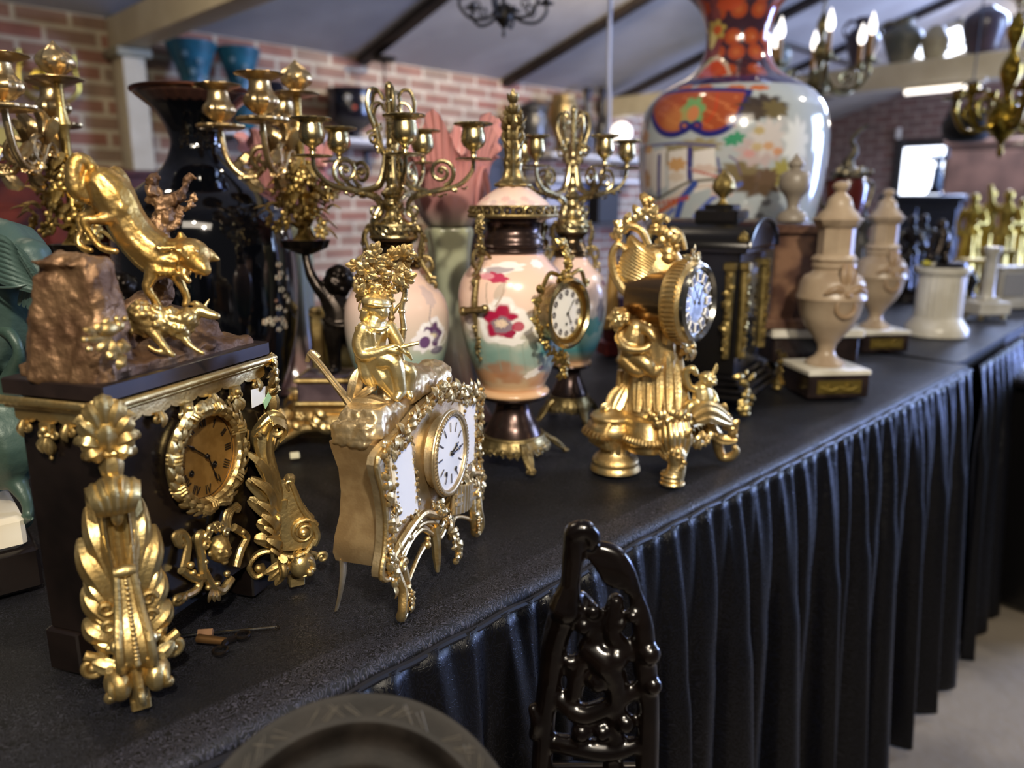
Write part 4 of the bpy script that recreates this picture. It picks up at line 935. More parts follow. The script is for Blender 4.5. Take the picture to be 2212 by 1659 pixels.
to(m, FM, FB).build('vine_leaves', GOLDP, cb)
# spade-like plough resting at the left and scroll leaves below
m = M(); k = TM.k; D = -6
pts = TM.path([(668, 768, D + 30), (690, 790, D + 20), (718, 826, D + 10), (742, 856, D), (760, 880, D - 4)], 5)
m.tube(pts, [11 * k, 14 * k, 14 * k, 17 * k, 22 * k], 8, flat=.45, up=(0, -1, 0)); m.tube(pts + np.array([.001, -.004, .003]), [3 * k, 4 * k, 4 * k, 5 * k], 7)
m.tube(TM.path([(664, 785, D + 28), (672, 764, D + 28), (690, 776, D + 28)], 4), 6 * k, 8)
m.leaf([TM(758, 872, D - 10), TM(768, 835, D - 14), TM(775, 800, D - 6)], 16 * k, (.3, -1, .1), cup=.3); m.leaf([TM(758, 868, D - 12), TM(800, 868, D - 26), TM(850, 882, D - 26)], 14 * k, (0, -.8, .6), cup=.4); m.leaf([TM(770, 862, D - 14), TM(796, 846, D - 24), TM(812, 838, D - 18)], 9 * k, (0, -.8, .6), cup=.5)
m.ell(TM(765, 882, D - 10), (20 * k, 14 * k, 10 * k)); m.encrust(TM.path([(752, 890, D - 14), (790, 886, D - 24), (830, 884, D - 28), (862, 886, D - 26)], 5), 22, 9 * k, (0, -1, .3), seed=31, kinds='lbl')
to(m, FM, FB).build('plough', GOLDM, cb)
# ================================================================ garniture: pink vase clock and its two candelabra
METB = mat('antique_brass', '#a8966a', .33, .95, '#7d6c48', 60, .5, 260, r2=.5)
BRN = mat('brown_patina', '#4a3a36', .24, .75, '#3a2d2a', 30)
TAN = mat('tan_glaze', '#c79f78', .25, 0, coat=.3)
def mount_feet(m, tr, ax, y0, y1, hw, hwf, a0, n=4):
    """pierced brass collar with scrolled feet"""
    z0, z1 = tr(ax, y0)[2], 0.0; r0, r1 = hw * tr.k, hwf * tr.k; h = z0 - z1
    m.lathe([(r0 * .96, z0 + .002), (r0 * 1.02, z0), (r0 * 1.06, z0 - h * .10), (r0 * 1.12, z0 - h * .22), (r0 * 1.2, z0 - h * .34)], 64, fl=lambda t, z: 1 + .035 * np.cos(16 * t) * np.clip((z0 - z) / (h * .3), 0, 1), cap=False)
    m.tube(circ((0, 0, z0), r0 * 1.02, 56, az=(0, 1, 0)), .0022, 8, closed=True)
    for i in range(n * 8):
        a = a0 + i * 2 * PI / (n * 8); e = np.array([math.cos(a), math.sin(a), 0]); t = np.array([-math.sin(a), math.cos(a), 0])
        c = e * r0 * 1.19 + (0, 0, z0 - h * (.36 + .12 * abs(math.sin(i * PI / 8 + PI / 2))))
        m.tube(spiral(c + e * h * .02, h * .14, h * .045, 1.2 * (1 if i % 2 else -1), 0, ax=t), h * .048, 7); m.leaf([c + (0, 0, h * .12), c + e * h * .05, c - (0, 0, h * .14)], h * .10, e, k=3, m=7); m.ell(c - np.array([0, 0, h * .16]), h * .05, n=7, m=5)
    for i in range(n):
        a = a0 + i * 2 * PI / n; e = np.array([math.cos(a), math.sin(a), 0]); t = np.array([-math.sin(a), math.cos(a), 0])
        pts = cat([e * r0 * 1.05 + (0, 0, z0 - h * .12), e * (r0 * 1.3) + (0, 0, z0 - h * .3), e * (r0 + (r1 - r0) * .6) + (0, 0, z0 - h * .6), e * r1 * .97 + (0, 0, z0 - h * .84)], 6)
        for g in (-1, 0, 1): m.tube(pts + t * g * h * .10, [h * .09, h * .085, h * .07, h * .06], 9)
        for g in (-1, 1): m.tube(spiral(e * r1 * .97 + t * g * h * .12 + (0, 0, h * .13), h * .10, h * .03, 1.2 * g, PI / 2, ax=t), h * .035, 8)
        m.ell(e * r1 + (0, 0, h * .09), (h * .16, h * .16, h * .085)); m.leaf([pts[0], pts[len(pts) // 2] + e * h * .14, pts[-1] + e * h * .08], h * .2, e + np.array([0, 0, .5]), ribs=2.5)
    return m
def foliage_strip(m, path, n, sz, up, seed): return m.encrust(path, n, sz, up, jit=.5, seed=seed, kinds='llbf')
# ---- C: the vase clock
FC = Frame(onz(1108, 988), 0); TC = Tr(FC); AX = 1108
vc = thing('vase_clock', 'pink painted vase clock with brass bezel dial on its side and tall brass finial', 'clock', FC)
mount_feet(M(), TC, AX, 936, 0, 64, 122, math.radians(-72)).build('brass_foot_mount', METB, vc)
lathe_px(M(), TC, AX, [(942, 20), (942, 60), (938, 62), (930, 60), (915, 54), (900, 45), (885, 38), (872, 36), (866, 38), (862, 50), (857, 66), (853, 70), (850, 68), (850, 30)]).build('foot', BRN, vc)
lathe_px(M(), TC, AX, [(852, 60), (848, 74), (843, 77), (838, 74), (834, 66), (834, 30)]).build('foot_ring', TAN, vc)
P = Pot(TC, [(836, 62), (815, 73), (790, 83), (760, 94), (725, 103), (690, 109), (655, 112), (625, 111), (600, 104), (580, 91), (562, 74), (550, 63), (542, 60)], 420, 330, axis=AX)
P.grad([(545, '#e6bda9'), (640, '#ebcdbd'), (700, '#cfc6b6'), (735, '#aab6aa'), (775, '#a3b0a2'), (800, '#b9a184'), (825, '#d3ae86'), (840, '#c99c74')])
nn = P.nz(26, 2)
for x, y, rx, ry, c in ((1040, 760, 40, 26, '#7f9f96'), (1095, 775, 46, 20, '#77998f'), (1150, 770, 30, 24, '#5f9a94'), (1090, 800, 40, 18, '#a86f4d'), (1050, 812, 30, 14, '#c0895f'), (1105, 818, 26, 12, '#ab7552'), (1165, 820, 30, 14, '#c0895f'), (1180, 745, 14, 22, '#4f9593')): P.ell(x, y, rx, ry, c, wob=.12, soft=.5, k=.75, n=5)
P.put((nn - .15) * 3, '#dcd3c4', .25)
for x in (1045, 1075, 1100, 1128, 1150): P.line([(x, 740), (x + 3, 770), (x + 8, 800)], 4, '#8d9d90', k=.5)
P.bloom(1083, 697, 52, '#efe9e6', '#a81f45', '#8d7b86', '#dcbfae', .9, 5, .6); P.ell(1140, 700, 30, 20, '#efeae6', wob=.1, k=.9); P.ell(1120, 706, 12, 10, '#b32a4c', k=.9); P.ell(1105, 738, 26, 7, '#efeae6', wob=.1); P.ell(1102, 722, 12, 6, '#9c2446', tilt=20)
P.ell(1086, 580, 44, 10, '#f0e6e2', wob=.15, tilt=6); P.ell(1070, 584, 38, 6, '#9c8f98', tilt=4, k=.8); P.ell(1070, 600, 26, 9, '#b53a58', wob=.12, tilt=-8); P.ell(1050, 597, 18, 6, '#d58f9b'); P.ell(1098, 572, 20, 6, '#f3ece8')
P.ell(1160, 570, 14, 8, '#f0e8e4', wob=.1); P.ell(1080, 630, 10, 18, '#b9ab9c', tilt=-30, k=.7); P.line([(1052, 612), (1050, 640), (1054, 665)], 3, '#b8a292'); P.line([(1090, 612), (1084, 640), (1070, 662)], 3, '#b8a292')
P.ell(1152, 806, 20, 8, '#efe7df', tilt=25, wob=.12); P.ell(1168, 795, 8, 6, '#9a8a90'); P.ell(1018, 705, 18, 10, '#e8e0da', wob=.12); P.ell(1012, 690, 16, 10, '#6e6068', k=.8); P.ell(1020, 725, 12, 6, '#e8e0da')
rd = random.Random(9)
for i in range(26): P.bloom(1108, 0, 1, '#000000', '#000000', '#000000', '#000000') if False else None
P.build('vase_body', PORC, vc, solid=True)
lathe_px(M(), TC, AX, [(546, 40), (545, 64), (541, 68), (536, 64), (531, 67), (526, 63), (515, 61), (503, 56), (494, 55), (486, 57), (478, 62), (473, 74), (470, 86), (467, 88), (463, 82), (462, 40)]).build('collar', BRN, vc)
m = M()
for i in range(26):
    a = i * 2 * PI / 26; e = np.array([math.cos(a), math.sin(a), 0]); t = np.array([-math.sin(a), math.cos(a), 0]); c = e * 86 * TC.k + np.array([0, 0, TC(AX, 456)[2]])
    m.tube(circ(c, .0058, 14, ax=t), .0016, 6, closed=True); m.ell(c + e * .001, .0026, n=8)
m.tube(circ((0, 0, TC(AX, 466)[2]), 88 * TC.k, 60, az=(0, 1, 0)), .0028, 8, closed=True); m.tube(circ((0, 0, TC(AX, 447)[2]), 84 * TC.k, 60, az=(0, 1, 0)), .0018, 8, closed=True)
m.build('rim_gallery', METB, vc)
Q = Pot(TC, [(452, 80), (444, 74), (434, 66), (424, 55), (414, 42), (406, 30), (402, 26)], 200, 60, axis=AX); Q.grad([(402, '#e3c0b0'), (430, '#e9d0c3'), (450, '#dcbcab')])
for i in range(9): Q.ell(1050 + i * 14, 430 + (i % 3) * 8, 9, 5, ('#d9a9a4', '#c9b3b4', '#efe2da')[i % 3], wob=.15, k=.7)
Q.build('lid', PORC, vc, solid=True)
m = M(); lathe_px(m, TC, AX, [(404, 32), (400, 34), (396, 31), (390, 24), (382, 19), (374, 17), (366, 15), (355, 17), (345, 15), (335, 14), (322, 15), (310, 13), (300, 12), (285, 13), (270, 11), (250, 8), (235, 9), (228, 6), (215, 5), (208, 7), (200, 4), (192, 2)], 24, fl=lambda t, z: 1 + .12 * np.cos(8 * t))
for y, r in ((352, 16), (318, 17), (300, 14), (275, 20), (262, 22), (240, 12), (214, 9)):
    for i in range(6):
        a = i * PI / 3 + y; e = np.array([math.cos(a), math.sin(a), 0]); c = np.array([0, 0, TC(AX, y)[2]])
        m.leaf([c + e * r * .4 * TC.k - (0, 0, .006), c + e * r * TC.k, c + e * r * 1.25 * TC.k + (0, 0, .007)], .0045, e, k=3, m=7)
for g in (-1, 1):
    for y in (285, 262): scroll(m, [TC(AX + g * 8, y + 30), TC(AX + g * 22, y + 14), TC(AX + g * 17, y - 4), TC(AX + g * 10, y - 12)], .0024, s1=(.004, -1.1 * g))
m.build('finial', METB, vc)
# clock on the flank
nd = math.radians(50); nv = np.array([math.sin(nd), -math.cos(nd), 0]); cz = TC(AX, 664)[2]; Rv = 111 * TC.k
RK = np.stack([np.array([math.cos(nd), math.sin(nd), 0]), -nv, np.array([0, 0, 1.])], 1)      # local x along the face, -y outward
cc = nv * (Rv + .004) + np.array([0, 0, cz]); RC = .0415
def onclock(q): return q.xf(RK, cc)
onclock(M().lathe([(RC * .86, -.02), (RC * .92, 0), (RC * .95, .010), (RC * 1.08, .014), (RC * 1.10, .018), (RC * 1.0, .020), (RC * .94, .017)], 56, R=rot('X', 90), cap=False)).build('bezel', BRASS, vc)
m = M()
for q in circ((0, -.0135, 0), RC * .84, 64): m.ell(q, .0016, n=6, m=4)
m.lathe([(RC * .76, .011), (RC * .80, .0145), (RC * .93, .0165)], 56, R=rot('X', 90), cap=False); onclock(m).build('beaded_rim', mat('gilt_rim', '#d8bd7a', .25, 1), vc)
dl = onclock(M().lathe([(0, .0125), (RC * .8, .011)], 48, R=rot('X', 90), cap=False)).build('dial', DIALW, vc)
m = M()
for h in range(12):
    a = PI / 2 - h * PI / 6; c = np.array([math.cos(a), 0, math.sin(a)]) * RC * .63 + (0, -.0128, 0); m.tube(circ(c, RC * .07, 10), .0007, 5, closed=True); m.box(c + (RC * .02, 0, 0), (.0007, .0004, RC * .2))
onclock(m).build('numerals', mat('faded_ink', '#5c585c', .5), dl)
m = M(); hand(m, (0, 0), (RC * .36, RC * .42), -.0145, .0011); hand(m, (0, 0), (RC * .22, -RC * .36), -.0150, .0013); onclock(m).build('hands', INK, dl)
onclock(M().lathe([(0, 0), (.002, 0)], 12, R=rot('X', 90)).xf(t=(0, -.0130, -RC * .34))).build('winding_hole', INK, dl)
m = M()
m.encrust(cat([(-.01, -.012, RC * 1.12), (0, -.012, RC * 1.35), (.004, -.010, RC * 1.6), (0, -.006, RC * 1.9), (.002, -.002, RC * 2.2)], 6), 40, .0085, seed=41, kinds='llfb')
m.encrust(cat([(-RC * 1.1, -.008, RC * .75), (-RC * 1.28, -.006, 0), (-RC * 1.15, -.008, -RC * .7), (-RC * .5, -.010, -RC * 1.2), (0, -.010, -RC * 1.35), (.002, -.008, -RC * 1.7), (0, -.006, -RC * 2.0)], 8), 60, .0075, seed=42, kinds='llb')
m.encrust(cat([(RC * 1.1, -.004, RC * .75), (RC * 1.2, -.004, 0), (RC * 1.1, -.004, -RC * .7)], 8), 22, .007, seed=43, kinds='llb')
for g in (-1, 1): scroll(m, [(g * RC * .3, -.010, RC * 1.15), (g * RC * .8, -.010, RC * 1.25), (g * RC * 1.1, -.008, RC * .8)], .0028, s0=(.006, g), s1=(.005, g))
onclock(m).build('bezel_foliage', mat('gilt_brass', '#c8ae6c', .3, .95, '#97814c', 60, .4, 300), vc)
def handle(parent, tr, ax, az, ytop, ymid, rt, rm, seed, met, long=True):
    """brass handle with leaves at azimuth az, hung with a torch-like drop"""
    nv = np.array([math.sin(az), -math.cos(az), 0]); m = M(); k = tr.k; Z = lambda y: tr(ax, y)[2]; E = lambda r, y, s_=0: nv * r * k + np.array([-nv[1], nv[0], 0]) * s_ * k + np.array([0, 0, Z(y)])
    dy = ymid - ytop
    m.tube(cat([E(rt, ytop), E(rt + 12, ytop + .2 * dy), E(rt + 6, ytop + .5 * dy), E(rm - 12, ytop + .75 * dy), E(rm + 6, ytop + dy)], 7), [4 * k, 5 * k, 4.5 * k, 5 * k], 9)
    m.tube(cat([E(rt - 20, ytop + .75 * dy), E(rt + 6, ytop + .6 * dy), E(rt + 26, ytop + .62 * dy), E(rt + 32, ytop + .8 * dy), E(rt + 20, ytop + .95 * dy), E(rm, ytop + 1.1 * dy)], 7), [3 * k, 4 * k, 4 * k, 4 * k, 3.5 * k], 8)
    m.tube(spiral(E(rm + 6, ytop + dy * 1.12), 15 * k, 4 * k, 1.3, 1.0, ax=nv), 3.6 * k, 8); m.tube(spiral(E(rt + 22, ytop + dy * .72), 16 * k, 5 * k, 1.2, 2.0, ax=nv), 3.2 * k, 8)
    m.encrust(cat([E(rt + 2, ytop), E(rt + 14, ytop + .25 * dy), E(rt + 6, ytop + .6 * dy)], 6), 24, 9 * k, nv, jit=.5, seed=seed, kinds='llbf')
    if long:
        m.tube(cat([E(rm + 4, ytop + 1.1 * dy), E(rm + 10, ytop + 1.45 * dy), E(rm + 9, ytop + 1.75 * dy), E(rm + 4, ytop + 2.1 * dy)], 6), [6 * k, 7 * k, 5 * k, 2 * k], 9)
        m.tube([E(rm + 12, ytop + 1.62 * dy, -26), E(rm + 12, ytop + 1.56 * dy, 26)], [7 * k, 6 * k, 7 * k], 10); m.ell(E(rm + 12, ytop + 1.63 * dy, -28), 10 * k); m.ell(E(rm + 12, ytop + 1.55 * dy, 28), 9 * k)
        m.encrust(cat([E(rm + 9, ytop + 1.85 * dy), E(rm + 3, ytop + 2.15 * dy), E(rm - 6, ytop + 2.45 * dy)], 5), 20, 8 * k, nv, jit=.5, seed=seed + 1, kinds='lb')
    m.build('handle', met, parent)
handle(vc, TC, AX, math.radians(-40), 462, 585, 88, 106, 51, METB); handle(vc, TC, AX, math.radians(140), 462, 585, 88, 106, 52, METB)
# ---- D and E: vases carrying five-light candelabra
def candelabra_vase(px, py, label, rotd, flowers):
    fr = Frame(onz(px, py), 0); t = thing('candelabra_vase', label, 'candelabrum', fr, None)
    tr = Tr(FD); A_ = 866; rz = math.radians(rotd)
    mount_feet(M(), tr, A_, 945, 0, 56, 104, math.radians(-64)).build('brass_foot_mount', METB, t)
    lathe_px(M(), tr, A_, [(950, 20), (950, 54), (944, 56), (930, 52), (912, 42), (896, 35), (884, 33), (876, 38), (868, 60), (864, 64), (860, 62), (860, 30)]).build('foot', BRN, t)
    lathe_px(M(), tr, A_, [(864, 50), (860, 64), (855, 66), (851, 62), (851, 30)]).build('foot_ring', TAN, t)
    p = Pot(tr, [(852, 58), (832, 72), (805, 86), (775, 96), (740, 104), (705, 107), (672, 106), (648, 100), (628, 88), (612, 70), (598, 56), (586, 49), (578, 47)], 320, 260, axis=A_)
    p.grad([(580, '#e9c6b8'), (650, '#e2c6ba'), (715, '#cfc0b2'), (755, '#a9b8aa'), (790, '#7fa8a0'), (815, '#4f9196'), (835, '#8d8a72'), (852, '#b58a66')])
    flowers(p); p.build('vase_body', PORC, t, solid=True)
    lathe_px(M(), tr, A_, [(582, 40), (580, 50), (575, 53), (570, 49), (565, 52), (556, 46), (545, 38), (535, 34), (526, 38), (519, 46), (515, 47), (512, 46), (511, 20)]).build('collar', mat('dark_brass', '#6f5e48', .2, 1), t)
    m = M(); z = tr(A_, 498)[2]; r = 46 * tr.k; m.tube(circ((0, 0, tr(A_, 512)[2]), r, 48, az=(0, 1, 0)), .0026, 8, closed=True); m.tube(circ((0, 0, tr(A_, 487)[2]), r * .98, 48, az=(0, 1, 0)), .0022, 8, closed=True)
    for i in range(18):
        a = i * PI / 9; e = np.array([math.cos(a), math.sin(a), 0]); tt = np.array([-math.sin(a), math.cos(a), 0]); c = e * r + (0, 0, z); m.tube(circ(c, .0062, 14, ax=tt), .0015, 6, closed=True); m.leaf([c + tt * .004 - (0, 0, .005), c + e * .002, c - tt * .004 + (0, 0, .005)], .0028, e, k=3, m=7)
    m.build('pierced_gallery', BRASS, t)
    m = M(); lathe_px(m, tr, A_, [(492, 44), (486, 42), (482, 38), (474, 26), (468, 20), (456, 16), (448, 20), (440, 22), (430, 18), (418, 24), (408, 15), (398, 12), (385, 14), (370, 10), (355, 12), (345, 8), (340, 13), (325, 13), (320, 8), (312, 10), (300, 8), (290, 9), (200, 8), (190, 9), (182, 7), (176, 3)], 24)
    for i in range(40): 
        y = 300 - i * 2.6; a = i * .55; m.ell(np.array([math.cos(a), math.sin(a), 0]) * 8 * tr.k + (0, 0, tr(A_, y)[2]), .0016, n=6, m=4)
    m.build('stem', BRASS, t)
    for i in range(5):
        a = math.radians(216 + 72 * i) + rz; e = np.array([math.cos(a), math.sin(a), 0]); k = tr.k; E = lambda r, y: e * r * k + np.array([0, 0, tr(A_, y)[2]])
        m = M(); tt = np.array([-math.sin(a), math.cos(a), 0])
        R = 162 if i in (0, 2) else 150
        m.tube(cat([E(34, 505), E(40, 470), E(30, 445), E(44, 425), E(90, 412), E(R - 30, 400), E(R - 4, 372), E(R, 348)], 7), [3 * k, 5 * k, 5 * k, 6 * k, 6 * k, 5 * k, 4.5 * k, 4 * k], 9)
        m.tube(cat([E(14, 330), E(20, 370), E(34, 402), E(70, 412)], 7), [4 * k, 5 * k, 5 * k, 4 * k], 9)
        m.tube(spiral(E(R - 64, 372), 27 * k, 5 * k, 1.75, -PI / 2 + .2, ax=e), [4.6 * k, 4 * k, 3 * k], 8); m.ell(E(R - 64, 372), 5 * k, n=8)
        m.tube(spiral(E(40, 455), 14 * k, 3 * k, 1.4, 2.2, ax=e), 3 * k, 8)
        m.tube(cat([E(12, 345), E(24, 320), E(34, 280), E(48, 235), E(42, 200), E(26, 196), E(16, 215)], 7), [3.4 * k, 4 * k, 4.6 * k, 4 * k, 3.4 * k, 2.6 * k], 8); m.tube(cat([E(46, 250), E(36, 228), E(20, 224), E(14, 240)], 6), [3.4 * k, 2.6 * k, 2 * k], 7)
        m.tube(spiral(E(38, 300), 14 * k, 4 * k, 1.3, 0.5, ax=e), 2.8 * k, 7)
        m.encrust(cat([E(60, 414), E(90, 420), E(R - 20, 404)], 5), 10, 9 * k, -np.array([0, 0, 1.]), seed=61 + i, kinds='llb'); m.encrust(cat([E(26, 330), E(34, 290), E(28, 270)], 5), 10, 8 * k, e, seed=71 + i, kinds='flb'); m.encrust(cat([E(38, 500), E(42, 470)], 5), 8, 9 * k, e, seed=81 + i, kinds='llb')
        m.build('arm', BRASS, t)
        c = M(); Z = lambda y: tr(A_, y)[2]
        prof = [(348, 5), (346, 36), (344, 37), (342, 34), (340, 6), (334, 5), (331, 8), (328, 5), (324, 10), (316, 20), (306, 24), (296, 24), (286, 22), (278, 21), (274, 24), (271, 36), (268, 38), (266, 37), (268, 20), (270, 14)]
        c.lathe([(h * k, Z(y)) for y, h in prof], 36, E(R, 0) * (1, 1, 0), fl=lambda th, z: 1 + .03 * np.cos(18 * th) * (z > Z(273)) + .02 * np.cos(12 * th) * (z < Z(284)) * (z > Z(318)))
        c.build('candle_cup', BRASS, t)
    for az in (-72, 72, 108, -108): pass
    handle(t, tr, A_, math.radians(-78) + rz * .3, 488, 600, 46, 70, 91 + int(px), METB, False); handle(t, tr, A_, math.radians(84) + rz * .3, 488, 600, 46, 70, 92 + int(px), METB, False)
    return t
FD = Frame(onz(868, 1002), 0)
def fl_d(p):
    p.bloom(936, 724, 34, '#eeeaf0', '#5b3a66', '#7b6d86', '#d8cfa8', 1.0, 5, 1.2); p.ell(915, 738, 24, 22, '#eeeaf0', wob=.12); p.ell(918, 740, 13, 12, '#6a4a78'); p.ell(945, 756, 20, 8, '#54456a', k=.8); p.ell(926, 640, 14, 20, '#b9aab0', wob=.12, k=.6); p.line([(930, 660), (928, 690), (934, 705)], 3, '#a8999c'); p.ell(945, 620, 16, 10, '#c8b4b4', k=.5)
    for x, y in ((920, 800), (950, 790), (905, 815), (935, 822)): p.tr and p.line([(x - 12, y), (x, y - 10), (x + 10, y), (x, y + 8), (x - 6, y)], 3, '#2f7d86')
    p.bloom(800, 730, 34, '#eeeaf0', '#8d2a4e', '#7b6d86', '#d8cfa8', 1.0, 5, 2)
def fl_e(p):
    p.ell(950, 650, 20, 8, '#a07a90', wob=.15); p.ell(925, 640, 26, 9, '#ecdcd8', wob=.12); p.ell(938, 730, 20, 36, '#4c4a58', wob=.12, k=.8); p.ell(905, 770, 40, 22, '#3f8f8c', wob=.15, k=.8); p.ell(870, 725, 30, 26, '#e9e2e2', wob=.12)
candelabra_vase(868, 1002, 'brass five-arm candelabrum on pink vase behind the seated musician clock', 0, fl_d)
candelabra_vase(1228, 902, 'brass candelabrum on pink vase, half hidden behind the pink vase clock', 12, fl_e)
_e = [o for o in bpy.data.objects if o.name == 'candelabra_vase.001'][0]; _e.scale = (.86, .86, 1.0)
# ================================================================ gilt clock with putti (F)
FF = Frame([.215, .985, TZ], -13.6); TFp = Tr(FF); cf = thing('mantel_clock', 'ornate pale gilt mantel clock with two putti beside the black bracket clock', 'clock', FF)
kf = TFp.k; FT = lambda x, y, d=0: TFp(x, y, d)
def turned(m, tr, ax, d, prof, n=36, fl=None, kk=3):
    z0 = [tr(ax, y, d)[2] for y, h in prof]; p = cat([(h * tr.k, 0, z) for (y, h), z in zip(prof, z0)], kk); c = tr(ax, prof[-1][0], d)
    m.lathe([(max(a, 1e-4), b) for a, _, b in p], n, (c[0], c[1], 0), fl=fl); return m
m = turned(M(), TFp, 1331, -40, [(1033, 20), (1032, 51), (1024, 52), (1018, 49), (1012, 50), (1004, 46), (992, 34), (978, 30), (966, 33), (958, 40), (952, 44), (946, 47), (940, 44), (938, 20)])
for i in range(14):
    a = i * PI / 7; e = np.array([math.cos(a), math.sin(a), 0]); c = FT(1331, 985, -40); m.leaf([c + e * 34 * kf - (0, 0, 26 * kf), c + e * 33 * kf, c + e * 42 * kf + (0, 0, 18 * kf)], 6 * kf, e, k=3, m=7)
z_ = FT(1331, 1033, -40)[2]; m.xf(t=(0, 0, -m.verts()[:, 2].min())); m.build('drum_foot', GOLDP, cf)
# oval platform with leaf-moulded rim
m = M(); ov = cat([FT(*p)[[0, 1]] for p in ((1290, 0, -40), (1330, 0, -95), (1372, 0, -80), (1410, 0, -110), (1455, 0, -112), (1500, 0, -60), (1560, 0, 20), (1585, 0, 60), (1545, 0, 90), (1450, 0, 60), (1380, 0, 10), (1320, 0, 0))], 6, True)
ov[:, 1] = cat([(d * kf, 0, 0) for d in (-40, -90, -70, -100, -104, -60, 20, 62, 88, 60, 18, 6)], 6, True)[:, 0]
oc = ov.mean(0)
def layer(z0, z1, s0, s1): return [np.array([[*(oc + (q - oc) * s), z] for q in ov]) for s, z in ((s0, z0), (s1, z1))]
zp = FT(1400, 925, -60)[2]; L_ = []
for zz, s in ((-.030, .92), (-.027, .97), (-.020, .98), (-.018, 1.03), (-.008, 1.04), (-.005, 1.0), (0, .99), (.004, .93), (.012, .90), (.014, .80)): L_.append(np.array([[*(oc + (q - oc) * s), zp + zz] for q in ov]))
m.grid(np.array(L_), cv=True, cap=True)
for i, q in enumerate(ov[::1]): 
    c = np.array([*(oc + (q - oc) * 1.045), zp - .013]); m.leaf([c + (0, 0, -.005), c + np.array([*(nrm(q - oc) * .003), 0]), c + (0, 0, .006)], .0042, np.array([*nrm(q - oc), .1]), k=3, m=7)
m.build('platform', GOLDP, cf)
# front and right feet
m = M()
for j in range(-3, 4): limb(m, TFp, [(1447 + j * 11, 918, -104 + abs(j) * 8, 8), (1450 + j * 12, 950, -118 + abs(j) * 10, 8.5), (1453 + j * 9, 978, -112 + abs(j) * 8, 7), (1457 + j * 6, 995, -104, 5)])
limb(m, TFp, [(1460, 985, -106, 20), (1462, 1005, -104, 19), (1460, 1022, -106, 20), (1456, 1032, -108, 21)])
for y, r in ((1028, 23), (1037, 22), (1046, 24)): m.tube(circ(FT(1452, y, -106), (r - 3) * kf, 24, az=(0, 1, 0)), 4.5 * kf, 8, closed=True); blob(m, TFp, 1452, y, -106, r - 3, 5, r - 3)
m.encrust(TFp.path([(1440, 985, -124), (1475, 990, -124), (1472, 1015, -124)], 5), 10, 8 * kf, seed=5, kinds='llb'); m.xf(t=(0, 0, -m.verts()[:, 2].min())); m.build('scroll_foot', GOLDP, cf)
m = M(); p = TFp.path([(1530, 930, 40), (1548, 950, 56), (1552, 975, 64), (1560, 992, 68), (1578, 992, 66), (1590, 980, 62), (1584, 968, 60)], 6); m.tube(p, [18 * kf, 15 * kf, 11 * kf, 11 * kf, 10 * kf, 8 * kf, 5 * kf], 10); m.ell(FT(1582, 948, 55), 12 * kf); m.leaf([FT(1545, 940, 40), FT(1560, 955, 44), FT(1592, 958, 44)], 11 * kf, (0, -1, .3)); m.xf(t=(0, 0, -m.verts()[:, 2].min())); m.build('scroll_foot', GOLDP, cf)
# leafy apron and shell end
m = M(); m.encrust(TFp.path([(1480, 940, -90), (1505, 955, -50), (1530, 945, 0), (1545, 930, 30)], 6), 34, 13 * kf, seed=8, kinds='llbf'); m.encrust(TFp.path([(1545, 880, 20), (1575, 905, 40), (1590, 930, 50)], 6), 26, 14 * kf, seed=9, kinds='llb'); m.encrust(TFp.path([(1400, 905, -95), (1440, 900, -112), (1490, 905, -84)], 6), 24, 12 * kf, seed=10, kinds='llb')
m.leaf([FT(1500, 905, -60), FT(1535, 890, -40), FT(1582, 915, 10)], 24 * kf, (.2, -1, .5), ribs=3); m.build('leaf_apron', GOLDP, cf)
# trunk: fluted drapery-like column
m = M(); pr = [(905, 88, 1408), (880, 78, 1412), (840, 66, 1414), (800, 60, 1412), (750, 62, 1404), (715, 66, 1398), (700, 60, 1396)]; pr = cat(pr, 6)
P = np.array([[FT(x, y, 0) + np.array([h * kf * math.cos(a) * (1 + .07 * math.sin(9 * a + y * .02) + .04 * math.sin(23 * a - y * .05)), h * kf * .62 * math.sin(a) * (1 + .07 * math.sin(9 * a + y * .02)), .006 * math.sin(5 * a) * (y > 890)]) for a in np.linspace(0, 2 * PI, 60, endpoint=False)] for y, h, x in pr])
m.grid(P, cv=True, cap=True)
for x0, x1, d in ((1352, 1362, -20), (1376, 1384, -38), (1398, 1402, -44), (1420, 1420, -46), (1442, 1440, -40), (1462, 1456, -26)): m.leaf([FT(x0, 890, d - 16), FT((x0 + x1) / 2, 830, d), FT(x1, 765 + (x0 % 7) * 4, d + 4)], 12 * kf, (0, -1, 0), ribs=2, tip=.4)
for x, d in ((1340, -20), (1475, -10)): scroll(m, [FT(x, 800, d), FT(x - 6, 850, d), FT(x + (-16 if x < 1400 else 14), 890, d)], .004, s1=(.009, 1 if x < 1400 else -1))
turned(m, TFp, 1322, -40, [(938, 46), (930, 50), (918, 48), (908, 42), (900, 46), (893, 40), (885, 24), (878, 10)]); m.leaf([FT(1322, 890, -52), FT(1332, 862, -36), FT(1352, 830, -20)], 20 * kf, (0, -1, .3)); m.leaf([FT(1310, 895, -52), FT(1306, 882, -58), FT(1322, 872, -50)], 10 * kf, (0, -1, .3))
m.build('column', GOLDP, cf, sharp=60)
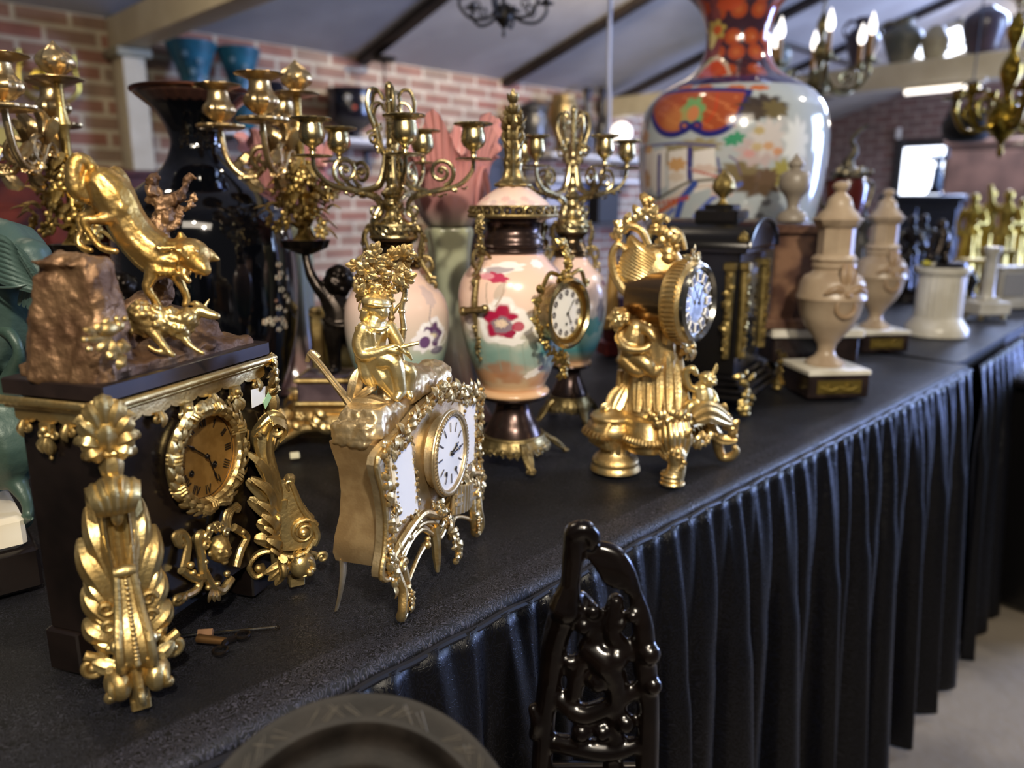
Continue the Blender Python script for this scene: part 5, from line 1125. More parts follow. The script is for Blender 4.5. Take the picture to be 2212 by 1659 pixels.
# dial drum
ang = math.radians(52); nw = np.array([math.sin(ang), -math.cos(ang), 0]); nl = np.array([nw @ FF.ex, nw @ FF.ey, 0]); RL = np.stack([np.cross(nl, (0, 0, 1.)) * -1, -nl, np.array([0, 0, 1.])], 1)
cD = FT(1478, 652, -20); RF = 80 * kf; ond = lambda q: q.xf(RL, cD)
ond(M().lathe([(RF * .80, -.065), (RF * .82, -.02), (RF * .86, 0)], 48, R=rot('X', 90))).build('dial_drum', mat('bright_drum', '#a58a6a', .22, 1), cf)
m = M().lathe([(RF * .86, -.014), (RF * 1.02, -.010), (RF * 1.07, .002), (RF * 1.05, .012), (RF * .97, .016)], 48, R=rot('X', 90), cap=False)
for i in range(56):
    a = i * 2 * PI / 56; e = np.array([math.cos(a), 0, math.sin(a)]); m.tube([e * RF * .99 + (0, .008, 0), e * RF * 1.075 + (0, 0, 0), e * RF * 1.06 - (0, .011, 0)], .0016, 6)
m.encrust(cat([(-RF * .35, -.006, RF * 1.05), (0, -.010, RF * 1.2), (RF * .35, -.006, RF * 1.05)], 5), 16, .008, seed=15, kinds='llb'); m.encrust(cat([(-RF * .3, -.006, -RF * 1.05), (.0, -.008, -RF * 1.3), (RF * .2, -.006, -RF * 1.1)], 5), 18, .009, seed=16, kinds='lll')
ond(m).build('dial_wreath', GOLDP, cf)
ond(M().lathe([(RF * .97, .015), (RF * .98, .021), (RF * .90, .024), (RF * .84, .019)], 48, R=rot('X', 90), cap=False)).build('bezel', mat('steel_bezel', '#b9b6ac', .2, 1), cf)
dl = ond(M().lathe([(0, .0172), (RF * .86, .0168)], 40, R=rot('X', 90), cap=False)).build('dial', mat('silvered_dial', '#aaa9a2', .35, .6, '#77776f', 90), cf)
m = M()
for h in range(12):
    a = PI / 2 - h * PI / 6; c = np.array([math.cos(a), 0, math.sin(a)]) * RF * .64 + (0, -.0185, 0); B = M().box((0, 0, 0), (RF * .22, .002, RF * .26), b=.0015); m.merge(B, rot('Y', 90 - math.degrees(a)), c)
pl = ond(m).build('hour_plaque', DIALW, dl)
m = M()
for h in range(12):
    a = PI / 2 - h * PI / 6; c = np.array([math.cos(a), 0, math.sin(a)]) * RF * .64 + (0, -.0198, 0)
    for j in (-1, 0, 1): B = M().box((j * RF * .05, 0, 0), (RF * .025, .0006, RF * .17)); m.merge(B, rot('Y', 90 - math.degrees(a)), c)
ond(m).build('numerals', INK, dl); m = M(); hand(m, (0, 0), (.012, RF * .4), -.020, .0016); hand(m, (0, 0), (-.02, RF * .5), -.021, .0012); ond(m).build('hands', INK, dl)
# shell fan and scrolls behind the dial
m = M()
for i in range(11):
    t = i / 10; m.leaf([FT(1440, 640 - 60 * t, -8), FT(1385, 612 - 70 * t, -24), FT(1330 + 30 * t, 590 - 78 * t, -10)], 12 * kf, (0, -1, .2), ribs=1, cup=.5, tip=.6)
for pts, r in (([(1450, 650), (1400, 660), (1360, 640), (1330, 600), (1322, 555), (1335, 528), (1352, 540)], 9), ([(1460, 560), (1440, 520), (1420, 490), (1432, 470), (1446, 480)], 9), ([(1400, 530), (1385, 500), (1360, 490), (1345, 505)], 8), ([(1470, 690), (1430, 690), (1390, 672)], 11), ([(1462, 545), (1450, 500), (1470, 510), (1480, 540)], 8), ([(1370, 680), (1420, 700), (1470, 705)], 10)):
    m.tube(TFp.path([(x, y, -16) for x, y in pts], 6), [r * kf, r * 1.1 * kf, r * .7 * kf], 9)
m.encrust(TFp.path([(1460, 560, -18), (1432, 500, -20), (1405, 455, -14), (1395, 430, -10)], 6), 30, 15 * kf, seed=20, kinds='llb'); m.encrust(TFp.path([(1335, 520, -10), (1350, 480, -10), (1395, 470, -10)], 6), 22, 14 * kf, seed=21, kinds='llb'); m.encrust(TFp.path([(1380, 690, -30), (1420, 705, -34), (1470, 720, -30), (1490, 750, -26)], 6), 24, 13 * kf, seed=22, kinds='llb')
blob(m, TFp, 1420, 600, 6, 60, 70, 34); blob(m, TFp, 1420, 690, 2, 56, 30, 30)
m.leaf([FT(1440, 745, -40), FT(1452, 700, -46), FT(1440, 715, -52)], 16 * kf); m.build('shell_and_scrolls', GOLDP, cf)
def putto(parent, tr, fr, spec, head, fwd, mt, mh=None, fuse=.0014):
    m = M()
    for q in spec: limb(m, tr, q)
    m.build('putto', mt, parent, fuse=fuse, sm=2)
    x, y, d, r = head; h = M(); face(h, tr(x, y, d), r * tr.k, fwd, (0, 0, 1)); c = tr(x, y, d)
    rd = random.Random(int(x)); f = nrm(fwd)
    for i in range(34):
        u = np.array([rd.gauss(0, 1), rd.gauss(0, 1), rd.gauss(.35, 1)]); u = nrm(u)
        if u @ f > .45 and u[2] < .6: continue
        h.ell(c + u * r * .86 * tr.k, r * .26 * tr.k, n=7, m=5)
    h.build('putto_head', mh or mt, parent, fuse=fuse * .75, sm=1)
putto(cf, TFp, FF, [[(1360, 765, -40, 24), (1366, 735, -50, 27), (1372, 712, -52, 22)], [(1352, 720, -52, 12), (1338, 730, -60, 11), (1352, 752, -76, 9), (1386, 756, -80, 8), (1402, 748, -78, 7)], [(1385, 708, -60, 11), (1402, 716, -72, 10), (1412, 730, -76, 8)], [(1372, 770, -50, 20), (1395, 785, -66, 17), (1412, 805, -66, 12), (1424, 795, -68, 8)], [(1352, 778, -46, 19), (1380, 802, -60, 15), (1402, 785, -62, 10)]], (1337, 690, -58, 24), (-.3, -1, -.2), GOLDP)
putto(cf, TFp, FF, [[(1520, 882, -10, 22), (1518, 860, -12, 23), (1516, 840, -14, 17)], [(1506, 842, -18, 9), (1490, 836, -26, 8), (1482, 815, -30, 7), (1484, 800, -30, 7)], [(1526, 842, -10, 9), (1540, 852, -8, 8), (1546, 868, -14, 7)], [(1512, 886, -20, 15), (1492, 876, -34, 12), (1484, 900, -40, 9), (1476, 918, -44, 8), (1468, 920, -46, 6)], [(1526, 890, -16, 15), (1505, 893, -34, 12), (1500, 910, -36, 9), (1490, 915, -40, 7)], [(1516, 838, -14, 8), (1522, 830, -14, 9)], [(1482, 800, -30, 7), (1496, 797, -32, 8), (1504, 808, -32, 6)], [(1546, 868, -14, 7), (1528, 874, -24, 5)]], (1528, 823, -14, 19), (-.7, -.6, -.3), GOLDY)
m = M(); m.tube([FT(1538, 812, -6), FT(1548, 786, -4)], [4 * kf, 1.5 * kf], 7); m.leaf([FT(1536, 812, -6), FT(1545, 800, -5), FT(1548, 786, -4)], 5 * kf); m.build('feather', GOLDY, cf)
# ================================================================ black bracket clock (G)
FG = Frame(onz(1578, 886), 58); cg = thing('bracket_clock', 'black bracket clock with arched top and gilt mounts behind the putti clock', 'clock', FG)
kg = scale_at(FG); gz = lambda y: FG.P(1603, y)[2]
zt, zb = gz(548), gz(800); Wg, Dg = .16, .16
GL = mat('gilt_mount', '#b7a066', .4, .9, '#8a7748', 80, .3, 300)
m = M().box((Wg / 2, Dg / 2, (zt + zb) / 2), (Wg, Dg, zt - zb), b=.002); m.box((Wg / 2, Dg / 2, zt + .004), (Wg + .024, Dg + .024, .010), b=.002)
m.build('case', BLKW, cg)
m = M(); HB = zb - .022
for i, s in enumerate((.010, .018, .026, .034)): m.box((Wg / 2, Dg / 2, zb - HB * (i + .5) / 4), (Wg + s * 2, Dg + s * 2, HB / 4), b=.003)
zlow = zb - HB; m.build('stepped_base', BLKW, cg)
m = M()
for x, y in ((-.028, -.028), (Wg + .028, -.028), (-.028, Dg + .028), (Wg + .028, Dg + .028)):
    m2 = M(); e = nrm((x - Wg / 2, y - Dg / 2, 0)); c = np.array([x, y, zlow]); h = zlow
    m2.tube(cat([c + (0, 0, .006), c + e * .006 - (0, 0, h * .4), c + e * .004 - (0, 0, h - .007)], 6), [.008, .010, .007], 9); m2.ell(c + e * .006 - (0, 0, h - .006), (.010, .010, .006)); m2.encrust(cat([c + e * .004 + (0, 0, .05), c + e * .006 + (0, 0, .02), c + e * .008 - (0, 0, h * .4)], 5), 22, .009, e, jit=1.0, seed=4, kinds='llb'); m2.build('gilt_foot', GL, cg)
# arched barrel roof running front to back
a_ = np.linspace(0, PI, 24); rr = Wg / 2 + .012; ht = gz(474) - zt - .008
prof = [(Wg / 2 - rr * math.cos(t), zt + .008 + ht * math.sin(t)) for t in a_]
m = M().prism(prof, -.016, Dg + .012, b=.003); m.tube([(x, -.017, z) for x, z in prof], .004, 8); m.build('arched_top', BLKW, cg)
m = M().box((Wg / 2, Dg / 2 - .02, zt + ht + .012), (.075, .075, .022), b=.003); m.box((Wg / 2, Dg / 2 - .02, zt + ht + .026), (.05, .05, .012), b=.002); m.build('finial_plinth', BLKW, cg)
def acorn(m, c, s): m.lathe([(.001, 0), (.5 * s, .02 * s), (.28 * s, .2 * s), (.2 * s, .42 * s), (.34 * s, .6 * s), (.6 * s, .8 * s), (.78 * s, 1.1 * s), (.72 * s, 1.5 * s), (.4 * s, 1.95 * s), (.12 * s, 2.2 * s), (.001, 2.25 * s)], 20, c, fl=lambda t, z: 1 + .05 * np.cos(9 * t)); return m
acorn(M(), (Wg / 2, Dg / 2 - .02, zt + ht + .031), .026).build('finial', GL, cg)
for x, y in ((-.004, -.004), (-.004, Dg + .004), (Wg + .004, -.004), (Wg + .004, Dg + .004)): acorn(M(), (x, y, zt + .008), .013).build('corner_finial', GL, cg)
for x, y, e in ((-.004, .014, (-1, 0, 0)), (-.004, Dg - .014, (-1, 0, 0)), (.016, -.004, (0, -1, 0)), (Wg - .016, -.004, (0, -1, 0))):
    m = M(); m.box((x, y, zt - .022), (.020, .020, .014), b=.002); m.tube([(x, y, zt - .03), (x, y, zb + .03)], [.009, .006], 10); m.encrust(np.array([(x + e[0] * .006, y + e[1] * .006, z) for z in np.linspace(zt - .03, zb + .03, 24)]), 40, .0085, e, jit=.3, seed=30, kinds='bblb'); m.build('gilt_caryatid', GL, cg)
m = M(); m.prism([(Wg * .2, zb + .02), (Wg * .8, zb + .02), (Wg * .8, zt - .02), (Wg * .2, zt - .02)], -.003, 0); m.build('front_glass', mat('dark_glass', '#20242a', .08, 0, spec=.8), cg)
# ================================================================ tall black cloisonne vase (I)
FI = Frame(onz(478, 905), 0); TI = Tr(FI); iv = thing('vase', 'tall glossy black vase with flared neck and tiny white blossoms behind the wolf clock', 'vase', FI)
p = Pot(TI, [(905, 100), (890, 112), (850, 130), (800, 150), (730, 167), (650, 176), (570, 178), (500, 172), (455, 158), (422, 134), (400, 108), (380, 84), (358, 66), (330, 54), (305, 50), (280, 55), (255, 66), (235, 80), (218, 97), (208, 107), (200, 110)], 520, 420, base='#05060a', axis=470)
rd = random.Random(12)
p.line([(612, 560), (604, 640), (610, 700)], 2, '#2c2a2a'); p.line([(612, 760), (590, 690), (575, 690)], 2, '#2c2a2a')
for x, y in ((600, 572), (604, 590), (600, 600), (606, 626), (612, 640), (603, 665), (614, 672), (578, 696), (586, 692), (598, 690), (608, 690), (612, 698), (592, 700), (616, 706), (604, 712), (622, 650), (620, 600)):
    r = rd.uniform(2.6, 4.4)
    for i in range(5): a = i * 1.256; p.ell(x - 8 + r * math.cos(a), y + r * math.sin(a), r * .62, r * .62, rd.choice(('#d9d2c0', '#c9bfae', '#d8c0a8')), soft=.4)
p.ell(590, 650, 5, 3, '#8a6a5a'); p.ell(470, 196, 200, 6, '#3a2420', k=0)
zr_ = TI(470, 206)[2]; p.put(((p.Z - zr_) / .004), '#4a3028', .8)
for i in range(30): a = -PI + i * 2 * PI / 30; p.put((.012 - np.hypot((p.A - a) * p.R, p.Z - zr_ + .004)) / .003, '#4a3028', .7)
p.build('vase_body', mat('black_enamel', '#05060a', .06, 0, vcol=True, coat=.6), iv)
m = M(); m.tube(circ((0, 0, TI(470, 199)[2]), 110 * TI.k, 72, az=(0, 1, 0)), .0035, 8, closed=True); m.build('bronze_rim', mat('copper_rim', '#6b4436', .3, 1), iv)
m = M(); m.tube(circ((0, 0, .006), 102 * TI.k, 60, az=(0, 1, 0)), .006, 8, closed=True); m.build('foot_rim', mat('copper_foot', '#6b5036', .3, 1), iv)
# ================================================================ large Imari vase (H)
FH = Frame(onz(1553, 746), 0); TH = Tr(FH); hv = thing('vase', 'huge white, orange and blue painted vase towering behind the black clock', 'vase', FH)
AXH = 1556
p = Pot(TH, [(748, 64), (735, 72), (715, 84), (690, 98), (664, 112), (610, 134), (540, 158), (458, 174), (400, 182), (340, 186), (290, 185), (245, 176), (215, 158), (195, 135), (175, 102), (158, 82), (140, 70), (115, 63), (85, 61), (55, 65), (25, 75), (0, 92), (-20, 112), (-40, 132)], 700, 620, base='#aab2b6', axis=AXH)
nz_ = p.nz(9, 3); nz2 = p.nz(30, 7)
zz = lambda y: TH(AXH, y)[2]
p.put((nz2 - .1) * 2, '#bfb6b4', .4)
p.put((p.Z > zz(192)).astype(float), '#3a2530')
for i in range(22):
    a = -PI + i * .2856; 
    for j, y in enumerate((40, 95, 128, 172, 10, -20)):
        q = np.hypot((p.A - a - (j % 2) * .143) * p.R / 1.1, p.Z - zz(y)); 
        if (i + j) % 2 == 0: p.put((.019 - q) / .003, '#9c4628'); p.put((.009 - q) / .003, '#ad5c32')
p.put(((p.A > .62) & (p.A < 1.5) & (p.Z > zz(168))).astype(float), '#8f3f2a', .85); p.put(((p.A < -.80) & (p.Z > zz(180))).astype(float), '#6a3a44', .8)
p.ell(1545, 70, 24, 18, '#a8904a', wob=.15); p.ell(1540, 90, 10, 16, '#d9c98a', k=.8); p.ell(1550, 68, 10, 8, '#b8542c'); p.ell(1505, 20, 20, 14, '#b04a2e', wob=.1); p.ell(1575, 12, 24, 10, '#b04a2e')
p.poly([(1490, 176), (1512, 150), (1535, 128), (1552, 122), (1572, 138), (1582, 165), (1550, 178), (1510, 182)], '#b9a493'); p.poly([(1500, 172), (1520, 152), (1538, 136), (1552, 132), (1566, 146), (1572, 162), (1545, 172)], '#b5482c'); p.line([(1495, 172), (1520, 145), (1540, 130)], 5, '#7a8a5a')
p.put(((p.Z < zz(186)) & (p.Z > zz(205))).astype(float), '#332a52'); 
for x in (1450, 1520, 1590, 1480, 1640): p.ell(x, 192, 18, 5, '#b8632f', wob=.1)
# orange lappet with blue scrolled border
lap = [(1414, 208), (1440, 200), (1520, 197), (1600, 199), (1618, 202), (1606, 232), (1592, 258), (1570, 280), (1548, 290), (1525, 292), (1505, 284), (1492, 276), (1478, 286), (1455, 294), (1432, 290), (1416, 272), (1410, 240)]
p.poly(lap, '#9e4c2c')
for i in range(60): x = 1425 + (i * 37) % 170; y = 208 + (i * 23) % 70; p.ell(x, y, 3, 2, '#d98a56', k=.6)
p.ell(1495, 244, 24, 26, '#6e9a62', wob=.12); p.ell(1497, 248, 12, 14, '#c07a50'); p.ell(1460, 262, 30, 22, '#c98a52', k=.5, soft=.8); p.line([(1550, 206), (1545, 240), (1525, 268)], 4, '#c23a1e', k=.6)
p.line(lap[4:12], 11, '#26266f'); p.line(lap[11:] + [lap[0]], 11, '#26266f'); p.line([(1414, 206), (1480, 198), (1560, 196), (1622, 200)], 7, '#26266f')
p.line([(1492, 278), (1500, 268), (1510, 268), (1514, 276), (1508, 282)], 6, '#26266f'); p.line([(1492, 278), (1484, 268), (1474, 268), (1470, 276), (1476, 282)], 6, '#26266f')
for x in (1720, 1655, 1370): p.ell(x, 215, 34, 30, '#b8552c', k=0)
# clouds, trees, pavilion
for x, y, rx, ry, c in ((1650, 232, 42, 20, '#3f3733'), (1672, 240, 26, 16, '#6a5f42'), (1628, 246, 22, 14, '#4a4038'), (1470, 330, 50, 15, '#8d8263'), (1510, 318, 40, 13, '#958a6a'), (1430, 345, 34, 14, '#857a66'), (1600, 375, 40, 18, '#7a6c4e'), (1640, 402, 44, 20, '#5c4a38'), (1690, 375, 22, 22, '#9c9350'), (1655, 385, 24, 14, '#665240'), (1400, 250, 12, 40, '#6a625e'), (1640, 330, 40, 24, '#b9a7a6'), (1660, 300, 30, 30, '#c9c2c0'), (1720, 310, 26, 40, '#d8dbdb')): p.ell(x, y, rx, ry, c, wob=.16, soft=.35, n=9)
for x, y in ((1580, 306), (1592, 300), (1700, 410), (1715, 405)): p.ell(x, y, 13, 9, '#3f8f6a', wob=.25, n=5)
for x, y, c in ((1618, 335, '#c9908c'), (1635, 320, '#b9a06a'), (1660, 318, '#c4915a'), (1680, 330, '#c98a5a'), (1640, 285, '#b09a58'), (1655, 440, '#4a4446'), (1640, 470, '#403c40'), (1670, 520, '#98a2a6'), (1690, 470, '#b8c2c4')): p.ell(x, y, 10, 7, c, wob=.2, k=.8)
for x0, x1, c in ((1378, 1412, '#d8cfc8'), (1412, 1440, '#d5d0cc'), (1445, 1492, '#d9d2cc'), (1498, 1545, '#dcd6d2')): p.poly([(x0, 330), (x1, 322), (x1, 405), (x0, 420)], c)
for pts, w, c in (([(1425, 340), (1424, 425)], 9, '#2c2a78'), ([(1490, 325), (1490, 388)], 10, '#2c2a78'), ([(1392, 300), (1390, 470)], 5, '#4a3a78'), ([(1400, 425), (1424, 432), (1490, 395), (1545, 390)], 5, '#55503f'), ([(1396, 434), (1426, 444), (1492, 408), (1550, 402)], 8, '#cfc0b4'), ([(1398, 450), (1428, 458), (1480, 430)], 10, '#b96a4a'), ([(1460, 480), (1475, 430), (1500, 400)], 13, '#3a4f9a'), ([(1500, 470), (1540, 430), (1600, 400)], 8, '#5a6ab0'), ([(1430, 478), (1455, 455)], 7, '#5a6ab0'), ([(1550, 345), (1556, 380), (1545, 400)], 4, '#3a3a80'), ([(1575, 340), (1590, 350), (1600, 380)], 3, '#6a5a7a'), ([(1390, 320), (1460, 312), (1545, 318)], 4, '#4a4a86')): p.line(pts, w, c, sm=False)
for x, y, rx, ry, c in ((1400, 390, 14, 18, '#b0803c'), (1462, 358, 20, 12, '#c08a3e'), (1402, 326, 16, 8, '#c08a3e'), (1390, 300, 18, 14, '#c08a58'), (1520, 368, 24, 8, '#c9b0a4'), (1460, 385, 18, 8, '#cbb9a6'), (1560, 410, 22, 18, '#cbb2a6')): p.ell(x, y, rx, ry, c, wob=.15, k=.85)
for i in range(9): p.ell(1404 + i * 10, 446 - i * 2, 4, 5, '#b5482c'); p.ell(1500 + i * 8, 372 + i * 2, 3, 3, '#b5584a')
p.poly([(1560, 470), (1600, 455), (1602, 500), (1562, 510)], '#b0402c'); p.line([(1588, 455), (1588, 510)], 8, '#2c2a78', sm=False)
for x, y, r in ((1632, 580, 17), (1640, 500, 12), (1640, 720, 16), (1600, 640, 14), (1620, 690, 10)): p.ell(x, y, r, r * .9, '#c0603a', wob=.15); p.ell(x + 8, y - 16, 8, 6, '#4a5064', k=.7); p.ell(x + 6, y + 18, 9, 6, '#3f4a60', k=.7)
p.put((np.abs(p.Z - zz(703)) < .010).astype(float), '#3a3f7a'); p.put((np.abs(p.Z - zz(732)) < .016).astype(float), '#b0623a', .8)
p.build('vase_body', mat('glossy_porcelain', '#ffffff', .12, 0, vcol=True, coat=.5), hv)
m = M(); m.lathe([(.001, 0), (64 * TH.k, 0), (66 * TH.k, .008), (62 * TH.k, .012)], 40); m.build('foot_ring', DIALW, hv)
# ================================================================ gilt candelabra carried by bronze putti (K, J)
DBR = mat('dark_bronze', '#3a332e', .3, .85, '#241f1c', 30, .1, 150)
MAR = mat('white_marble', '#d6d2c6', .3, 0, '#beb8a8', 14)
FK = Frame(onz(714, 944), 0); TK = Tr(FK); kk = TK.k
def sm_(p, k=4):
    q = cat([(a, 0, b) for a, b in p], k); return [(max(a, 1e-4), b) for a, _, b in q]
def figure_candelabrum(fr, label):
    t = thing('figure_candelabrum', label, 'candelabrum', fr)
    tr = TK; A = 725
    m = M(); zb = tr(A, 868)[2]
    m.box((0, .0, zb * .55), (150 * kk, 150 * kk, zb * .62), b=.01, t=.86); m.box((0, 0, zb * .9), (120 * kk, 120 * kk, zb * .2), b=.004)
    for sx in (-1, 1):
        for sy in (-1, 1):
            c = np.array([sx * 66 * kk, sy * 66 * kk, 0]); e = nrm((sx, sy, 0))
            m.tube(cat([c + (0, 0, zb * .95), c + e * .016 + (0, 0, zb * .7), c + e * .008 + (0, 0, zb * .35), c + e * .030 + (0, 0, .012)], 6), [.008, .012, .009, .007], 9); m.ell(c + e * .033 + (0, 0, .009), (.012, .012, .009)); m.encrust(cat([c + e * .01 + (0, 0, zb), c + e * .026 + (0, 0, zb * .6), c + e * .036 + (0, 0, .02)], 6), 18, .011, e, seed=3, kinds='llb')
            m.leaf([c + (0, 0, zb * .8), c + e * .03 + (0, 0, zb * 1.05), c + e * .055 + (0, 0, zb * .95)], .012, e)
    for a in range(4):
        R = rot('Z', 90 * a); q = M(); scroll(q, [(-.045, -.0, zb * .35), (-.02, 0, zb * .55), (.02, 0, zb * .55), (.045, 0, zb * .35)], .006, s0=(.014, -1.3), s1=(.014, 1.3)); q.encrust(np.array([(-.04, 0, zb * .78), (.04, 0, zb * .78)]), 10, .012, seed=9, kinds='llf'); m.merge(q, R, R @ np.array([0, -80 * kk, 0]))
    m.build('gilt_base', GOLDP, t)
    m = M(); z1 = tr(A, 806)[2]; m.box((0, 0, (zb + z1) / 2), (104 * kk, 104 * kk, z1 - zb), b=.003); m.build('plinth', mat('purple_marble', '#5a4c52', .2, 0, '#453a40', 30), t)
    m = M()
    for z in (zb + .006, z1 - .004): m.tube(cat([(x * 53 * kk, y * 53 * kk, z) for x, y in ((-1, -1), (1, -1), (1, 1), (-1, 1))] + [(-53 * kk, -53 * kk, z)], 1), .004, 8)
    m.build('plinth_moulding', GOLD, t)
    # putto seen from behind, reaching up to the left
    m = M(); w = lambda *p: limb(m, tr, p)
    w((733, 700, 0, 30), (728, 672, 0, 27), (716, 650, 0, 25), (708, 640, 0, 20)); blob(m, tr, 728, 706, 6, 30, 26, 30)
    w((704, 640, -8, 15), (688, 622, -10, 13), (672, 595, -8, 11), (664, 570, -4, 9), (660, 548, 0, 9)); w((716, 640, 10, 14), (744, 655, 0, 11), (758, 675, -12, 10), (768, 660, -16, 8))
    w((722, 712, -10, 24), (722, 740, -12, 18), (722, 758, -12, 15), (724, 785, -6, 13), (725, 798, -6, 11), (718, 802, -18, 9)); w((742, 712, 12, 23), (760, 738, 16, 18), (778, 752, 26, 14), (792, 775, 30, 12), (800, 798, 30, 10), (790, 803, 20, 9))
    w((740, 622, 0, 12), (730, 640, 0, 14)); blob(m, tr, 735, 606, 0, 30, 28, 28)
    rd = random.Random(3)
    for i in range(60):
        u = nrm([rd.gauss(0, 1), rd.gauss(0, 1), rd.gauss(.3, 1)]); 
        if u[0] > .45 and u[2] < .5: continue
        c = tr(735, 606, 0) + u * 27 * kk; m.ell(c, 8 * kk, n=7, m=5)
    w((700, 690, -22, 5), (724, 704, -30, 5), (754, 702, -26, 5), (768, 690, -10, 5)); w((750, 706, -18, 9), (758, 725, -18, 10), (752, 745, -12, 5))
    m.build('putto', DBR, t, fuse=.0022, sm=2)
    # dish, gilt bouquet, branches
    X0 = 660; c0 = tr(X0, 520); cx = c0[0]
    m = M(); m.lathe([(.004, tr(X0, 552)[2]), (.012, tr(X0, 548)[2]), (.03, tr(X0, 535)[2]), (46 * kk, tr(X0, 524)[2]), (48 * kk, tr(X0, 519)[2]), (43 * kk, tr(X0, 518)[2]), (.02, tr(X0, 524)[2])], 36, (cx, 0, 0), fl=lambda th, z: 1 + .06 * np.cos(12 * th)); m.build('dish', DBR, t)
    m = M(); Z = lambda y: tr(X0, y)[2]
    m.lathe([(.02, Z(522)), (16 * kk, Z(505)), (12 * kk, Z(490)), (22 * kk, Z(470)), (10 * kk, Z(440)), (9 * kk, Z(400)), (13 * kk, Z(380)), (8 * kk, Z(340)), (9 * kk, Z(300)), (14 * kk, Z(290)), (7 * kk, Z(260)), (8 * kk, Z(215)), (12 * kk, Z(205)), (.001, Z(200))], 20, (cx, 0, 0))
    rd = random.Random(8)
    for i in range(90):
        a = rd.uniform(0, 2 * PI); h = rd.uniform(0, 1); y = 505 - 150 * h; r = (36 + 46 * math.sin(PI * min(1, h + .15))) * rd.uniform(.4, 1); e = np.array([math.cos(a), math.sin(a), 0]); c = np.array([cx, 0, Z(y)]) + e * r * kk
        if i % 3 == 0: m.flower(c, 17 * kk, nrm(e + (0, 0, .3)), 6, i)
        else: m.leaf([c - e * 12 * kk, c + (0, 0, 9 * kk), c + e * 20 * kk + (0, 0, rd.uniform(-16, 12) * kk)], 9 * kk, nrm(e * .5 + np.array([0, 0, 1.])), ribs=1.5, k=3, m=7)
    m.build('gilt_bouquet', mat('bouquet_gilding', '#cdb273', .38, .9, '#a0854a', 40, .4, 200), t)
    for i in range(5):
        a = math.radians(188 + 72 * i); e = np.array([math.cos(a), math.sin(a), 0]); tt = np.array([-e[1], e[0], 0]); E = lambda r, y, s=0: np.array([cx, 0, Z(y)]) + (e * r + tt * s) * kk; R = 148
        m = M(); m.tube(cat([E(12, 420), E(30, 350), E(50, 330), E(70, 360), E(95, 385), E(120, 375), E(R - 8, 345), E(R, 300), E(R, 282)], 7), [4 * kk, 6 * kk, 7 * kk, 6 * kk, 7 * kk, 7 * kk, 6 * kk, 6 * kk, 5 * kk], 10)
        m.tube(spiral(E(72, 340), 26 * kk, 6 * kk, 1.4, -PI / 2, ax=e), [6 * kk, 4 * kk], 9); m.tube(spiral(E(104, 352), 20 * kk, 5 * kk, 1.3, PI / 2 + 1, ax=e), [4 * kk, 3 * kk], 8)
        for p_ in ([E(60, 330), E(52, 292), E(70, 268)], [E(60, 330), E(40, 300), E(24, 290)], [E(100, 384), E(90, 402), E(74, 412)], [E(130, 365), E(112, 348), E(100, 330)], [E(60, 330, 0), E(62, 300, 20), E(66, 284, 32)]): m.leaf(p_, 13 * kk, nrm(e * .2 + np.array([0, -.8, .5])), ribs=2, cup=.5, lobes=3)
        m.encrust(cat([E(40, 345), E(75, 370), E(120, 385)], 5), 12, 11 * kk, (0, -.7, .5), seed=40 + i, kinds='llf'); m.build('branch', GOLDC, t)['arm'] = i
        c = M(); c.lathe(sm_([(4 * kk, Z(286)), (40 * kk, Z(282)), (45 * kk, Z(274)), (40 * kk, Z(272)), (8 * kk, Z(268)), (16 * kk, Z(262)), (29 * kk, Z(248)), (30 * kk, Z(236)), (22 * kk, Z(222)), (19 * kk, Z(205)), (22 * kk, Z(198)), (40 * kk, Z(190)), (41 * kk, Z(186)), (18 * kk, Z(187)), (16 * kk, Z(200)), (.001, Z(201))]), 36, E(R, 0) * (1, 1, 0), fl=lambda th, z: 1 + .05 * np.cos(14 * th) * ((z < Z(228)) | (z > Z(191))))
        c.build('candle_cup', GOLDC, t)['arm'] = i
    m = M(); m.lathe(sm_([(10 * kk, Z(212)), (38 * kk, Z(205)), (40 * kk, Z(200)), (12 * kk, Z(197)), (16 * kk, Z(191)), (25 * kk, Z(182)), (29 * kk, Z(172)), (27 * kk, Z(162)), (19 * kk, Z(150)), (9 * kk, Z(140)), (.001, Z(130))]), 28, (cx, 0, 0), fl=lambda th, z: 1 + .12 * np.cos(7 * th + z * 120) * (z > Z(196)) + .05 * np.cos(12 * th) * (z < Z(198)))
    m.build('flame_finial', GOLDC, t); return t
KT = figure_candelabrum(FK, 'gilt candelabrum held up by a dark bronze putto, right of the black vase')
JT = dup(KT); J_OFF = (2, 3); o_ = onz(262, 1000); JT.location = o_; JT.rotation_euler = (0, 0, math.radians(8))
def prune(t, arms):
    for o in [x for x in bpy.data.objects if x.parent == t and x.get('arm', -1) in arms]: bpy.data.objects.remove(o)
prune(KT, (2, 3)); prune(JT, J_OFF)
for o in bpy.data.objects:
    if 'arm' in o: del o['arm']
JT['label'] = 'gilt candelabrum whose leafy branches rise behind the wolf, left of the black vase'
